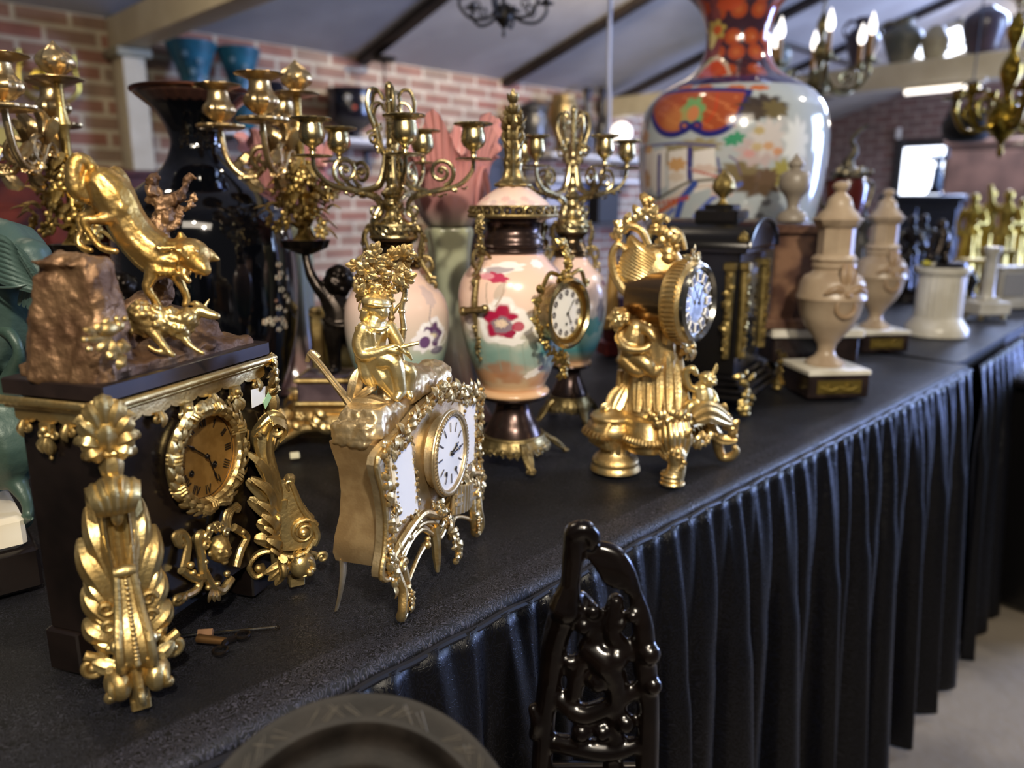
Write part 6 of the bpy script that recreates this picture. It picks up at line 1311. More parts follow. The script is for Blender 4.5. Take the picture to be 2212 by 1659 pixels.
# ================================================================ majolica pedestals with pink shell jardinieres
PNK = mat('pink_glaze', '#b97c7a', .3, 0, coat=.4)
def majolica(fr, sc, label, rz):
    t = thing('jardiniere_pedestal', label, 'jardiniere', fr); t.scale = (sc, sc, sc); t.rotation_euler = (0, 0, rz); tr = TP; ax = 965; k = tr.k
    ys = [(925, 80), (908, 74), (880, 58), (850, 48), (800, 41), (740, 38), (680, 38), (620, 40), (565, 43), (530, 48), (520, 44)]
    p = Pot(tr, ys, 160, 120, axis=ax); p.R = p.R * (1 + .07 * np.cos(5 * p.A + p.Z * 9) + .12 * np.cos(5 * p.A) * np.clip((tr(ax, 860)[2] - p.Z) / .08, 0, 1))
    p.grad([(520, '#a9aa8c'), (640, '#9fa38a'), (760, '#9a968a'), (840, '#9c7f7a'), (925, '#8f6a68')]); p.put(p.nz(14, 4) * 1.5, '#8d9478', .4); p.build('pedestal', PORC, t, solid=True)
    ys = [(522, 34), (515, 46), (495, 58), (470, 68), (440, 76), (410, 81), (380, 85), (355, 92), (338, 100), (328, 106)]
    p = Pot(tr, ys, 260, 120, axis=ax); top = np.clip((p.Z - tr(ax, 440)[2]) / (tr(ax, 328)[2] - tr(ax, 440)[2]), 0, 1); p.R = p.R * (1 + .05 * np.cos(44 * p.A) * top + .07 * np.cos(6 * p.A + 1.0) * top + .02 * np.cos(9 * p.A)); p.Z = p.Z + .03 * np.cos(6 * p.A + 1.0) * top ** 2
    p.grad([(325, '#cf9390'), (400, '#bd7f7c'), (470, '#bb8683'), (500, '#a89088'), (522, '#9d9c86')]); p.put(p.nz(20, 5) * 2, '#a9686a', .35)
    o = p.build('jardiniere_bowl', PORC, t, thick=.01)
    for i in range(6):
        m = M(); a = i * PI / 3 + .5; e = np.array([math.cos(a), math.sin(a), 0]); tt = np.array([-e[1], e[0], 0]); Z = lambda y: np.array([0, 0, tr(ax, y)[2]]); r = 82 * k
        for g in (-1, 1): m.tube(cat([e * r * .86 + tt * g * 8 * k + Z(500), e * r + tt * g * 20 * k + Z(450), e * r * 1.02 + tt * g * 8 * k + Z(405), e * r * 1.06 + Z(395)], 6), [3 * k, 5 * k, 4 * k], 8)
    m.build('relief_stems', mat('pink_glaze', '#b97c7a', .3, 0, coat=.4), t); return t
TP = Tr(Frame(onz(965, 912), 0))
majolica(Frame(onz(978, 900), 0), 1.03, 'pink shell jardiniere on green pedestal behind the pink vase clock', 0)
majolica(Frame(onz(655, 838), 0), 1.02, 'pink and green majolica pedestal right behind the tall black vase', .8)
# small gilt frame, ochre cone and red based piece between the vases
FX = Frame(onz(1325, 766), 20); kx = scale_at(FX); t = thing('inkstand', 'small red inkstand with ochre cone lid beside the putti clock', 'inkstand', FX)
M().box((0, 0, .018), (60 * kx, 50 * kx, .036), b=.004).build('base', mat('red_lacquer', '#5a1f1a', .25, 0, coat=.3), t); M().box((0, 0, .05), (40 * kx, 34 * kx, .03), b=.003).build('well', mat('red_lacquer_dark', '#4a1a18', .25, 0), t)
m = M().lathe([(.001, .066), (24 * kx, .066), (20 * kx, .09), (12 * kx, .15), (9 * kx, .20), (.001, .205)], 20, (-8 * kx, 0, 0)); m.build('cone_lid', mat('ochre_glaze', '#a07a3c', .4), t); M().box((14 * kx, .0, .10), (16 * kx, 30 * kx, .07), b=.003).build('purple_box', mat('purple_card', '#4a3a66', .5), t)
FX = Frame(onz(800, 905), 15); kx = scale_at(FX); t = thing('picture_frame', 'gilt picture frame standing behind the dark bronze putto', 'frame', Frame(onz(800, 862), 12)); m = M()
w, h = .20, .16
for z in (.012, h): m.box((0, 0, z), (w, .016, .024), b=.005)
for x in (-w / 2 + .012, w / 2 - .012): m.box((x, 0, h / 2), (.024, .016, h), b=.005)
m.encrust(np.array([(-w / 2, -.008, h), (w / 2, -.008, h)]), 26, .008, seed=3); m.build('moulding', GOLD, t); M().box((0, .003, h / 2), (w - .03, .004, h - .03)).build('picture', mat('old_picture', '#6b5a20', .5, 0, '#2a2412', 14), t)
# ================================================================ green bronze birds on marble (left edge)
PAT = mat('green_patina', '#485c57', .42, .15, '#364b46', 12, .3, 60, r2=.5); PATD = mat('dark_green_patina', '#3f5248', .45, .15, '#2f423a', 16, .3, 60)
FBd = Frame(onz(30, 1235), -24); TB2 = Tr(FBd); kb = TB2.k; t = thing('bird_group', 'green patinated bronze birds on a white marble base at the left edge', 'statue', FBd)
m = M(); q = [onz(x, y) for x, y in ((97, 1268), (-150, 1330))]
c = FL(FBd, onz(97, 1268)); dr = FL(FBd, onz(-150, 1335)) - c; dr = nrm(dr); nb = np.array([-dr[1], dr[0], 0]); nb = nb if nb[1] > 0 else -nb
RB_ = np.stack([-dr, nb, np.array([0, 0, 1.])], 1); ctr = c + dr * .15 + nb * .09
M().box(ctr + (0, 0, .020), (.30, .18, .040), RB_, b=.003).build('black_plinth', BLKM, t)
zt_ = .040 + .030; M().box(ctr + (0, 0, .055), (.286, .168, .030), RB_, b=.004).build('marble_base', mat('veined_marble', '#ded8c8', .3, 0, '#c8bca4', 9), t)
m = M(); w = lambda *p: limb(m, TB2, p); D = 40
w((-40, 560, D, 60), (5, 560, D, 85), (25, 620, D, 88), (20, 700, D, 74), (-10, 760, D, 60)); w((70, 560, D, 40), (96, 600, D, 20), (112, 620, D, 10)); w((10, 745, D, 40), (26, 780, D - 10, 18), (30, 820, D - 10, 13), (34, 850, D - 14, 11))
for dx in (-18, 0, 16): w((34, 850, D - 14, 9), (34 + dx, 866, D - 34, 7), (36 + dx * 1.6, 876, D - 50, 4))
w((-20, 540, D, 60), (-70, 500, D - 6, 44), (-100, 450, D - 8, 30), (-112, 415, D - 8, 27)); w((-112, 412, D - 8, 26), (-140, 418, D - 12, 14), (-165, 428, D - 14, 4))
m.build('upper_bird', PAT, t, fuse=.0028, sm=4)
m = M()
for j in range(9): m.leaf([TB2(-60, 505 + j * 9, D - 88), TB2(10, 520 + j * 11, D - 96), TB2(52 + j * 4, 560 + j * 9, D - 66)], 8 * kb, (0, -1, .1), ribs=1.5, tip=.5)
for j in range(6): m.leaf([TB2(30 + j * 8, 530 + j * 12, D - 84), TB2(62 + j * 6, 580 + j * 10, D - 66), TB2(40 + j * 10, 660 + j * 4, D - 62)], 10 * kb, (.3, -1, .1), ribs=2, tip=.3)
m.tube(TB2.path([(-60, 620, D - 70), (20, 622, D - 96), (80, 610, D - 60)], 6), 2.5 * kb, 7); m.build('wing_feathers', PAT, t)
m = M(); D = 0
w((-60, 900, D, 80), (-10, 920, D, 85), (20, 960, D, 70), (10, 1010, D, 50)); w((10, 1000, D, 40), (40, 1050, D - 6, 20), (58, 1085, D - 8, 12), (62, 1120, D - 8, 11), (56, 1132, D - 10, 12))
for x, y in ((10, 1142), (26, 1130), (70, 1122)): w((56, 1130, D - 12, 10), ((56 + x) / 2, (1128 + y) / 2 - 3, D - 24, 8), (x, y, D - 34, 5))
w((-60, 730, D, 14), (-20, 712, D - 6, 14), (20, 720, D - 6, 13), (42, 760, D - 4, 11), (30, 800, D, 16), (10, 860, D, 30))
w((-70, 890, D, 62), (-130, 850, D - 6, 44), (-160, 800, D - 8, 30), (-172, 765, D - 8, 27)); w((-172, 762, D - 8, 26), (-200, 770, D - 12, 14), (-225, 782, D - 14, 4))
m.build('lower_bird', PATD, t, fuse=.0028, sm=4)
dz = M(); dz.lathe([(.001, zt_), (.05, zt_), (.045, zt_ + .02), (.02, zt_ + .05), (.02, TB2(20, 900, 60)[2]), (.001, TB2(20, 895, 60)[2])], 16, TB2(-40, 1100, 60) * (1, 1, 0)); dz.build('rock_support', PATD, t)
# ================================================================ marble urns and their neighbours at the far end of the table
TANM = mat('beige_marble', '#ab9880', .35, 0, '#97836c', 14); 
BRM = mat('brown_marble', '#2c2220', .2, 0, '#1c1514', 18)
def urn(px, py, sc, label, deg=0):
    fr = Frame(onz(px, py), deg); t = thing('urn', label, 'urn', fr, None); t.scale = (sc,) * 3; tr = TU; ax = 1783; k = tr.k; Z = lambda y: tr(ax, y)[2]
    m = M()
    for x in (-52, 52):
        for y in (-52, 52): m.ell((x * k, y * k, 8 * k), 8 * k)
    m.build('ball_feet', BRASS, t)
    M().box((0, 0, (Z(855) + Z(808)) / 2), (132 * k, 132 * k, Z(808) - Z(855)), b=.002).build('plinth', BRM, t); M().box((0, 0, Z(803)), (136 * k, 136 * k, 12 * k), b=.002).build('marble_slab', MAR, t)
    m = M(); m.prism([(-48 * k, Z(845)), (48 * k, Z(845)), (48 * k, Z(818)), (-48 * k, Z(818))], -67.5 * k, -66 * k, b=.0005)
    for j in (-1, 1): m.tube(spiral((j * 20 * k, -68 * k, Z(832)), 9 * k, 2 * k, 1.5 * j), 2 * k, 7); m.leaf([(0, -68 * k, Z(832)), (j * 20 * k, -69 * k, Z(838)), (j * 42 * k, -68 * k, Z(830))], 7 * k)
    m.build('gilt_plaque', mat('dull_gilt_plaque', '#8f7a3c', .45, .9), t)
    m = M(); prof = [(798, 10), (798, 40), (793, 41), (788, 36), (778, 22), (766, 17), (752, 20), (745, 26), (738, 30), (715, 48), (690, 60), (660, 66), (655, 70), (648, 70), (643, 67), (620, 64), (606, 56), (600, 44), (592, 40), (588, 44), (580, 44), (576, 38)]
    m.lathe([(max(h * k, 1e-4), Z(y)) for y, h in prof], 40); m.build('bowl', TANM, t)
    m = M(); m.lathe([(h * k, Z(y)) for y, h in ((580, 34), (572, 46), (564, 42), (560, 36), (505, 36), (500, 42), (492, 46), (486, 50), (482, 48), (481, 10))], 8, a0=PI / 8); m.build('neck', TANM, t, sharp=30)
    m = M(); m.lathe([(h * k, Z(y)) for y, h in ((483, 44), (474, 40), (462, 28), (450, 25), (440, 22), (432, 14), (426, 10), (422, 14), (414, 17), (406, 13), (402, 2))], 28); m.build('lid', TANM, t)
    m = M(); cz = Z(668); m.tube(circ((0, -62 * k, cz), 20 * k, 30), 4.5 * k, 8, closed=True)
    for g in (-1, 1): m.leaf([(g * 4 * k, -63 * k, Z(640)), (g * 24 * k, -66 * k, Z(628)), (g * 46 * k, -58 * k, Z(640))], 9 * k); m.leaf([(g * 2 * k, -60 * k, Z(640)), (g * 8 * k, -62 * k, Z(600)), (g * 3 * k, -50 * k, Z(575))], 9 * k)
    m.ell((0, -66 * k, Z(642)), 8 * k); m.build('carved_swag', mat('swag_stone', '#8d7458', .5), t); return t
TU = Tr(Frame(onz(1776, 845), 0))
urn(1776, 845, 1.0, 'nearest beige marble urn with black plinth and gilt plaque', 6); urn(1884, 752, .99, 'second beige marble urn, farther back behind the nearest one', 6)
# onyx clock between vase and urn
FO = Frame(onz(1757, 822), 3); ko = scale_at(FO); t = thing('mantel_clock', 'brown onyx clock on a white marble slab directly behind the nearest urn', 'clock', FO); H = lambda y: FO.P(1755, y)[2]
w_, d_ = .175, .10; cx_ = .0
for x in (-w_ / 2 + .03, w_ / 2 - .03):
    for y in (.02, d_ - .02): M().lathe([(.001, 0), (.012, .002), (.016, .014), (.008, .024), (.014, .034), (.001, .036)], 14, (x + cx_, y, 0)).build('turned_foot', BRASS, t)
M().box((cx_, d_ / 2, .062), (w_, d_, .052), b=.003).build('black_base', BRM, t); M().box((cx_, d_ / 2, .096), (w_ + .015, d_ + .015, .018), b=.003).build('marble_slab', MAR, t)
m = M().box((cx_ - .05, d_ / 2, .20), (.09, .08, .19), b=.004); m.box((cx_ - .05, d_ / 2, .30), (.11, .10, .02), b=.004); m.box((cx_ - .05, d_ / 2, .115), (.12, .11, .022), b=.004); m.build('onyx_case', mat('brown_onyx', '#7a5c48', .25, 0, '#4a342c', 18), t)
M().lathe(sm_([(.012, .311), (.03, .315), (.026, .33), (.012, .34), (.016, .36), (.03, .38), (.028, .405), (.012, .415), (.016, .425), (.005, .44), (.001, .445)]), 24, (cx_ - .05, d_ / 2, 0)).build('top_urn', mat('pale_stone', '#857b6e', .4, 0), t)
d = M().lathe([(0, .0), (.028, 0), (.030, -.004)], 32, R=rot('X', 90), cap=False).xf(t=(cx_ - .05, .038, .22)).build('dial', DIALW, t); m = M().tube(circ((cx_ - .05, .038, .22), .031, 36), .0035, 8, closed=True); m.build('bezel', BRASS, t)
M().encrust(np.array([(cx_ - .04, .03, .125), (cx_ + .04, .03, .125)]), 10, .012, seed=4).build('white_flowers', MAR, t)
# fluted drum with bronze bird
FDr = Frame(onz(2020, 722), 0); TD = Tr(FDr); kd = TD.k; t = thing('fluted_drum', 'white fluted marble drum standing at the far table end', 'pedestal', FDr)
m = M(); m.lathe([(62 * kd, 0), (62 * kd, 14 * kd), (58 * kd, 22 * kd), (52 * kd, 30 * kd), (50 * kd, 34 * kd), (45 * kd, 40 * kd)], 56); m.build('moulded_base', MAR, t)
m = M(); m.lathe([(45 * kd, 38 * kd), (45 * kd, 128 * kd)], 144, fl=lambda th, z: 1 + .035 * np.abs(np.sin(12 * th)) + 0 * z); m.build('fluted_shaft', MAR, t, sharp=60)
m = M(); m.lathe([(46 * kd, 126 * kd), (52 * kd, 130 * kd), (55 * kd, 138 * kd), (54 * kd, 144 * kd), (.001, 145 * kd)], 56); m.build('top_moulding', MAR, t)
zt_ = 145 * kd + TZ; FE = Frame(np.array([FDr.O[0], FDr.O[1], zt_ + .003]), 0); t = thing('statuette', 'black bronze seated figure on top of the white fluted drum', 'statue', FE)
m = M(); m.lathe([(.001, 0), (44 * kd, 0), (44 * kd, 7 * kd), (.001, 8 * kd)], 32); m.build('slab', BLKM, t)
BB = Frame(FE.O, 0); Te = Tr(BB); m = M(); w = lambda *p: limb(m, Te, p)
w((2022, 558, 0, 17), (2030, 530, 0, 15), (2036, 505, 0, 14), (2034, 492, 0, 8)); blob(m, Te, 2034, 484, 0, 11, 12, 11); w((2026, 556, -4, 13), (2008, 560, -16, 12), (2010, 560, -18, 8), (2006, 564, -18, 5)); w((2034, 556, 2, 13), (2044, 560, -10, 9), (2046, 564, -14, 5)); w((2024, 506, -8, 7), (2014, 524, -14, 6), (2006, 540, -20, 5)); w((2044, 506, 2, 7), (2052, 530, -6, 6), (2044, 550, -12, 5)); w((2005, 545, -18, 3), (1990, 520, -18, 2.5), (1972, 500, -18, 2))
m.build('seated_figure', DBR, t, fuse=.0026, sm=2); m = M().ell(Te(2002, 568, -20), (10 * kd, 7 * kd, 6 * kd)); m.build('yellow_fruit', mat('yellow_glaze', '#b9b03c', .3), t); M().ell(Te(2018, 571, -22), (8 * kd, 7 * kd, 5 * kd)).build('white_shell', MAR, t)
# ================================================================ second table at the far end
p0 = onz(2096, 786); e0 = onz(2182, 716); dv = nrm(e0 - p0); iv_ = np.array([-dv[1], dv[0], 0])
def t2(s, i, z=TZ): return np.array([*(p0 + dv * s + iv_ * i)[:2], z])
LN = np.linalg.norm(e0 - p0)
m = M(); c = [tab(S1 + .012, .02, 0), t2(.05, .02), t2(LN, 0), np.array([1.80, 2.56, TZ]), np.array([2.95, 3.72, TZ]), np.array([2.2, 4.4, TZ]), np.array([.45, 2.5, TZ])]
q = np.array([[*x[:2], z] for z in (TZ - .03, TZ - .003) for x in c]).reshape(2, len(c), 3); m.grid(q, cv=True, cap=True)
o = m.build('tablecloth', CLO); add_uv(o, lambda V: V[:, :2]); tag(o, 'black cloth on the second table under the white drum and marble clocks', 'tablecloth')
skirt('table_skirt', t2(.05, .0)[:2], t2(LN, -.02)[:2], TZ - .012, .012, 'black skirt hanging along the second table behind the long table', n=260, seed=12)
t = thing('folding_table', 'second table under black cloth beyond the long table', 'table', Frame(t2(LN * .5, .5, 0), 45))
M().box((0, 0, TZ - .05), (.5, .5, .03)).build('tabletop', DKW, t)
for x in (-.2, .2):
    for y in (-.2, .2): M().tube([(x, y, 0), (x, y, TZ - .06)], .02, 8).build('leg', STEEL, t)
# white clocks on it
FW1 = Frame(onz(2125, 688), 8); k1 = scale_at(FW1); t = thing('marble_obelisk', 'white marble column on a square footed base, right of the fluted drum', 'ornament', FW1)
for x in (-26, 26):
    for y in (-22, 22): M().lathe([(.001, 0), (5 * k1, 1 * k1), (6 * k1, 6 * k1), (3 * k1, 10 * k1), (.001, 11 * k1)], 12, (x * k1, y * k1, 0)).build('gilt_foot', GOLDY, t)
M().box((0, 0, 24 * k1), (72 * k1, 62 * k1, 27 * k1), b=2 * k1).build('base', MAR, t)
m = M(); m.box((0, 0, 42 * k1), (36 * k1, 34 * k1, 10 * k1), b=2 * k1); m.lathe([(15 * k1, 46 * k1), (13 * k1, 54 * k1), (12 * k1, 135 * k1), (17 * k1, 142 * k1), (17 * k1, 152 * k1), (.001, 153 * k1)], 20); m.build('column', MAR, t)
FW2 = Frame(onz(2188, 668), 8); k2 = scale_at(FW2); t = thing('marble_pedestal', 'white marble block with grey panel at the right edge of the photo', 'ornament', FW2)
M().box((10 * k2, 30 * k2, 10 * k2), (150 * k2, 60 * k2, 20 * k2), b=2 * k2).build('base', MAR, t); M().box((14 * k2, 30 * k2, 52 * k2), (92 * k2, 50 * k2, 66 * k2), b=2 * k2).build('block', MAR, t); M().box((0, 4 * k2, 52 * k2), (54 * k2, 4 * k2, 50 * k2), b=1 * k2).build('grey_panel', mat('grey_marble', '#9a9896', .3), t)
M().box((14 * k2, 30 * k2, 87 * k2), (100 * k2, 56 * k2, 6 * k2), b=2 * k2).build('top_slab', MAR, t)
# ---------------------------------------------------------------- statuettes: a standing draped figure of height h
def person(m, h, arms='down', robe=True, lean=0.0, wings=False):
    """one continuous draped figure, feet at the origin, facing -y"""
    P = lambda x, y, z: np.array([x + lean * z, y, z]) * h
    def L(pts, rr): m.tube(cat([P(*p) for p in pts], 5), np.array(rr) * h, 10, round_=True)
    if robe: L([(0, 0, .02), (0, .0, .25), (0, 0, .48)], [.13, .10, .085])
    for g in (-1, 1): L([(g * .05, 0, .5), (g * .055, -.02, .28), (g * .06, 0, .06), (g * .06, -.06, .025)], [.07, .055, .035, .03])
    L([(0, 0, .5), (0, 0, .62), (0, 0, .76), (0, 0, .82)], [.085, .075, .095, .06]); L([(0, 0, .82), (0, -.01, .88)], [.035, .035]); m.ell(P(0, -.015, .93), np.array([.052, .06, .068]) * h)
    m.ell(P(0, -.075, .925), .012 * h); m.ell(P(0, .015, .945), np.array([.06, .06, .06]) * h)
    A = {'down': [(.11, 0, .77), (.15, .01, .62), (.13, -.05, .47)], 'up': [(.11, 0, .77), (.17, -.02, .86), (.2, -.04, 1.04)], 'fwd': [(.11, 0, .77), (.15, -.04, .63), (.06, -.15, .62)], 'out': [(.11, 0, .77), (.22, -.01, .74), (.34, -.03, .80)]}
    a = arms if isinstance(arms, tuple) else (arms, arms)
    for g, n in zip((-1, 1), a): L([(g * x, y, z) for x, y, z in A[n]], [.042, .034, .026]); x, y, z = A[n][-1]; m.ell(P(g * x, y, z), .032 * h)
    for i in range(7 if robe else 0): L([(.09 * math.cos(i), .09 * math.sin(i), .46), (.12 * math.cos(i), .12 * math.sin(i), .03)], [.02, .028])
    if wings:
        for g in (-1, 1): m.leaf([P(g * .04, .06, .72), P(g * .14, .10, .86), P(g * .27, .12, .84)], .06 * h, (0, -1, 0), ribs=3, th=.2)
    return m
GRP = {'gilt_statuette': 'gilt statuettes at the far right', 'bronze_statue': 'dark statues at the far end'}
def statuette(name, px, py, top, label, mt, base, arms='down', dz=0., Y=None, **kw):
    O = onz(px, py) if Y is None else aty(px, py, Y); fr = Frame(O, -math.degrees(math.atan2(O[0], O[1]))); k = scale_at(fr); t = thing(name, label, 'statue', fr, GRP.get(name)); H = (py - top) * k * 1.0; bh = H * .14
    M().lathe([(.001, 0), (H * .2, 0), (H * .2, bh * .3), (H * .16, bh * .5), (H * .16, bh * .8), (H * .18, bh), (.001, bh)], 24).build('base', base, t)
    m = person(M(), H * .87, arms, **kw); m.xf(t=(0, 0, bh - .002)); m.build('figure', mt, t, fuse=H / 110, sm=2); return t
YG = mat('bright_gilding', '#d8bd62', .38, .85, '#b3963c', 20, .3, 80)
for px, py, top, ar, lb in ((2082, 612, 424, ('down', 'fwd'), 'gilt statuette with bowed head, leftmost of the far gilt group'), (2118, 606, 416, ('fwd', 'down'), 'slender gilt statuette second from left in the far gilt group'), (2152, 624, 418, ('up', 'fwd'), 'gilt statuette with raised arm above the white column'), (2186, 604, 434, ('fwd', 'fwd'), 'gilt curly haired statuette nearest the right edge of the photo')): statuette('gilt_statuette', px, py, top, lb, YG, GL, ar)
for px, py, top, ar, lb in ((1952, 650, 470, 'fwd', 'black bronze statue left of the black bird sculpture'), (1978, 640, 468, ('down', 'out'), 'taller black bronze statue behind the white fluted drum')): statuette('bronze_statue', px, py, top, lb, BLKM, BLKM, ar)
statuette('bronze_statue', 1846, 640, 440, 'grey figure group between the two beige urns', mat('grey_bronze', '#6c6a66', .4, .4, '#45423e', 30), BLKM, ('fwd', 'down'))
# gilt stands and clocks behind the statuettes
for px, py, top, lb in ((2088, 656, 560, 'tall gilt stand under the leftmost gilt statuettes'), (2142, 640, 540, 'gilt openwork stand behind the white marble column')):
    fr = Frame(onz(px, py), 0); k = scale_at(fr); t = thing('gilt_stand', lb, 'stand', fr); H = (py - top) * k
    M().box((0, 0, H * .06), (56 * k, 50 * k, H * .12), b=.004).build('base_plate', YG, t); M().box((0, 0, H * .95), (56 * k, 50 * k, H * .1), b=.004).build('top_plate', YG, t)
    for x in (-22, 22):
        for y in (-18, 18): M().lathe([(.010, H * .1), (.014, H * .2), (.008, H * .4), (.012, H * .6), (.008, H * .8), (.012, H * .92)], 12, (x * k, y * k, 0)).build('column', YG, t)
    M().lathe([(.001, H * .12), (14 * k, H * .14), (10 * k, H * .3), (18 * k, H * .5), (8 * k, H * .7), (.001, H * .72)], 16).build('centre_urn', BLKM, t)
# angel in front of the window
statuette('angel_statue', 2020, 419, 330, 'dark grey winged angel statue in front of the bright window', mat('blue_grey_bronze', '#4d5a62', .45, .4, '#39434a', 20), BLKM, ('out', 'up'), wings=True, Y=6.25)
# oxblood vase with bronze ornament
FV = Frame(onz(1800, 690), 0); kv = scale_at(FV); t = thing('mounted_vase', 'oxblood red vase with bronze ornament on top, behind the nearest urn', 'vase', FV); Z = lambda y: FV.P(1800, y)[2]
M().lathe([(.001, 0), (34 * kv, 0), (30 * kv, .02), (14 * kv, .05), (20 * kv, Z(540)), (30 * kv, Z(490)), (40 * kv, Z(440)), (44 * kv, Z(405)), (40 * kv, Z(388)), (30 * kv, Z(380)), (.001, Z(380))], 32).build('vase_body', mat('oxblood_glaze', '#4a1712', .2, 0, coat=.4), t)
m = M(); m.encrust(np.array([(-38 * kv, -20 * kv, Z(384)), (0, -40 * kv, Z(378)), (38 * kv, -20 * kv, Z(384))]), 18, 12 * kv, seed=3); m.lathe([(30 * kv, Z(382)), (36 * kv, Z(376)), (14 * kv, Z(360)), (10 * kv, Z(345)), (.001, Z(340))], 18)
m.tube(cat([(0, 0, Z(350)), (12 * kv, 0, Z(325)), (4 * kv, 0, Z(305)), (16 * kv, 0, Z(285)), (34 * kv, 0, Z(270))], 6), [10 * kv, 6 * kv, 5 * kv, 3 * kv], 9)
for g in (-1, 1): m.tube(cat([(g * 36 * kv, 0, Z(392)), (g * 56 * kv, 0, Z(400)), (g * 50 * kv, 0, Z(440)), (g * 40 * kv, 0, Z(450))], 6), 4 * kv, 8)
m.build('bronze_mount', mat('mount_bronze', '#7a715c', .4, .9, '#4f4838', 40), t)
# ================================================================ along the brick wall: shelves and what stands on them
SHW = mat('white_shelf', '#cfcac2', .5); DKP = mat('dark_pot', '#17131a', .2, 0, coat=.3)
def onwall(x, y, b=WB - .2): return onplane(x, y, KA * b, KA)
ZS = 1.515
def rel(a, b, z, p): return np.array(p)
def shelf(a0, a1, z, d, label, th=.03, br=True):
    c = bw((a0 + a1) / 2, WB - d / 2, z - th / 2); fr = Frame(np.array([*c[:2], z - th]), 45); t = thing('wall_shelf', label, 'shelf', fr)
    M().box((0, 0, th / 2), (a1 - a0, d, th), b=.004).build('board', SHW, t)
    n = max(2, int((a1 - a0) / .8)) if br else 0
    for i in range(n): x = -(a1 - a0) / 2 + .12 + i * ((a1 - a0) - .24) / (n - 1); m = M(); m.box((x, d * .05, -.012), (.02, d * .86, .02)); m.box((x, d / 2 - .015, -.09), (.02, .02, .17)); m.build('bracket', FRM, t)
    return t
shelf(1.95, 3.3, ZS, .42, 'long white wall shelf carrying the two turquoise vases'); shelf(4.62, 6.2, ZS, .42, 'white wall shelf with dark pots and a globe lamp, right part of the brick wall'); shelf(4.62, 6.2, 1.33, .42, 'lower white shelf under the globe lamp shelf on the brick wall', br=False)
def wallvase(px, ytop, hwt, prof, name, label, cat_, mt, b=WB - .2, zb=ZS, extra=None, group=None):
    pb = onplane(px, 300, KA * b, KA); d = FWd; fr = Frame(np.array([*pb[:2], zb]), -math.degrees(math.atan2(pb[0], pb[1]))); k = scale_at(fr); H = FL(fr, aty(px, ytop, fr.O[1]))[2]
    t = thing(name, label, cat_, fr, group); M().lathe(sm_([(max(1e-4, r * hwt * k), h * H) for r, h in prof], 5), 32).build('vase_body' if cat_ == 'vase' else 'body', mt, t); 
    if extra: extra(t, hwt * k, H)
    return t
TEAL = mat('turquoise_enamel', '#2f6f7d', .35, 0, '#1f4f5c', 9, coat=.2)
BEAK = [(0, 0), (.75, 0), (.8, .03), (.5, .1), (.42, .2), (.62, .35), (.66, .45), (.5, .52), (.62, .7), (.95, .95), (1, 1), (.85, .99), (.5, .7), (0, .6)]
def spots(t, r, H):
    fe_ = mat('flower_enamel', '#7f9a9c', .4)
    for a, z in ((-1.9, .85), (-1.2, .78), (-1.6, .66), (-1.3, .42), (-2.0, .5), (-.7, .6)): q = r * np.interp(z, [.35, .45, .52, .7, .95], [.62, .66, .5, .62, .95]); M().flower((q * math.cos(a), q * math.sin(a), z * H), r * .14, (math.cos(a), math.sin(a), 0)).build('enamel_flower', fe_, t)
wallvase(430, 94, 52, BEAK, 'beaker_vase', 'turquoise enamel beaker vase on the shelf beside the cream post', 'vase', TEAL, extra=spots); wallvase(528, 108, 46, BEAK, 'beaker_vase', 'turquoise enamel beaker vase on the shelf, farther from the cream post', 'vase', TEAL, extra=spots)
wallvase(598, 176, 34, [(0, 0), (.6, 0), (.9, .3), (1, .6), (.7, .9), (.5, 1), (0, .98)], 'dark_jar', 'black jar on the shelf right of the turquoise vases', 'jar', DKP)
def dots(t, r, H):
    m = M(); m.ell((r * .1, -r * .95, H * .62), (r * .13, r * .05, r * .13)); m.build('orange_spot', mat('orange_enamel', '#c24a1c', .4), t); M().ell((-r * .1, -r * .93, H * .8), (r * .2, r * .06, r * .12)).build('pale_flower', MAR, t)
wallvase(762, 196, 52, [(0, 0), (.4, 0), (.45, .08), (.3, .15), (.9, .4), (1, .65), (.96, .9), (1.02, 1), (.85, .98), (0, .6)], 'dark_planter', 'black enamel planter with orange spot on the shelf behind the candelabrum', 'planter', DKP, extra=dots)
wallvase(835, 124, 26, [(0, 0), (.8, 0), (.7, .05), (.14, .1), (.12, .5), (.2, .55), (.12, .6), (.12, .92), (.8, .95), (1, 1), (0, .99)], 'candlestick', 'tall dark iron candlestick on the shelf above the black planter', 'candlestick', mat('dark_iron', '#2e2820', .5, .6))
def boxes(t, r, H): pass
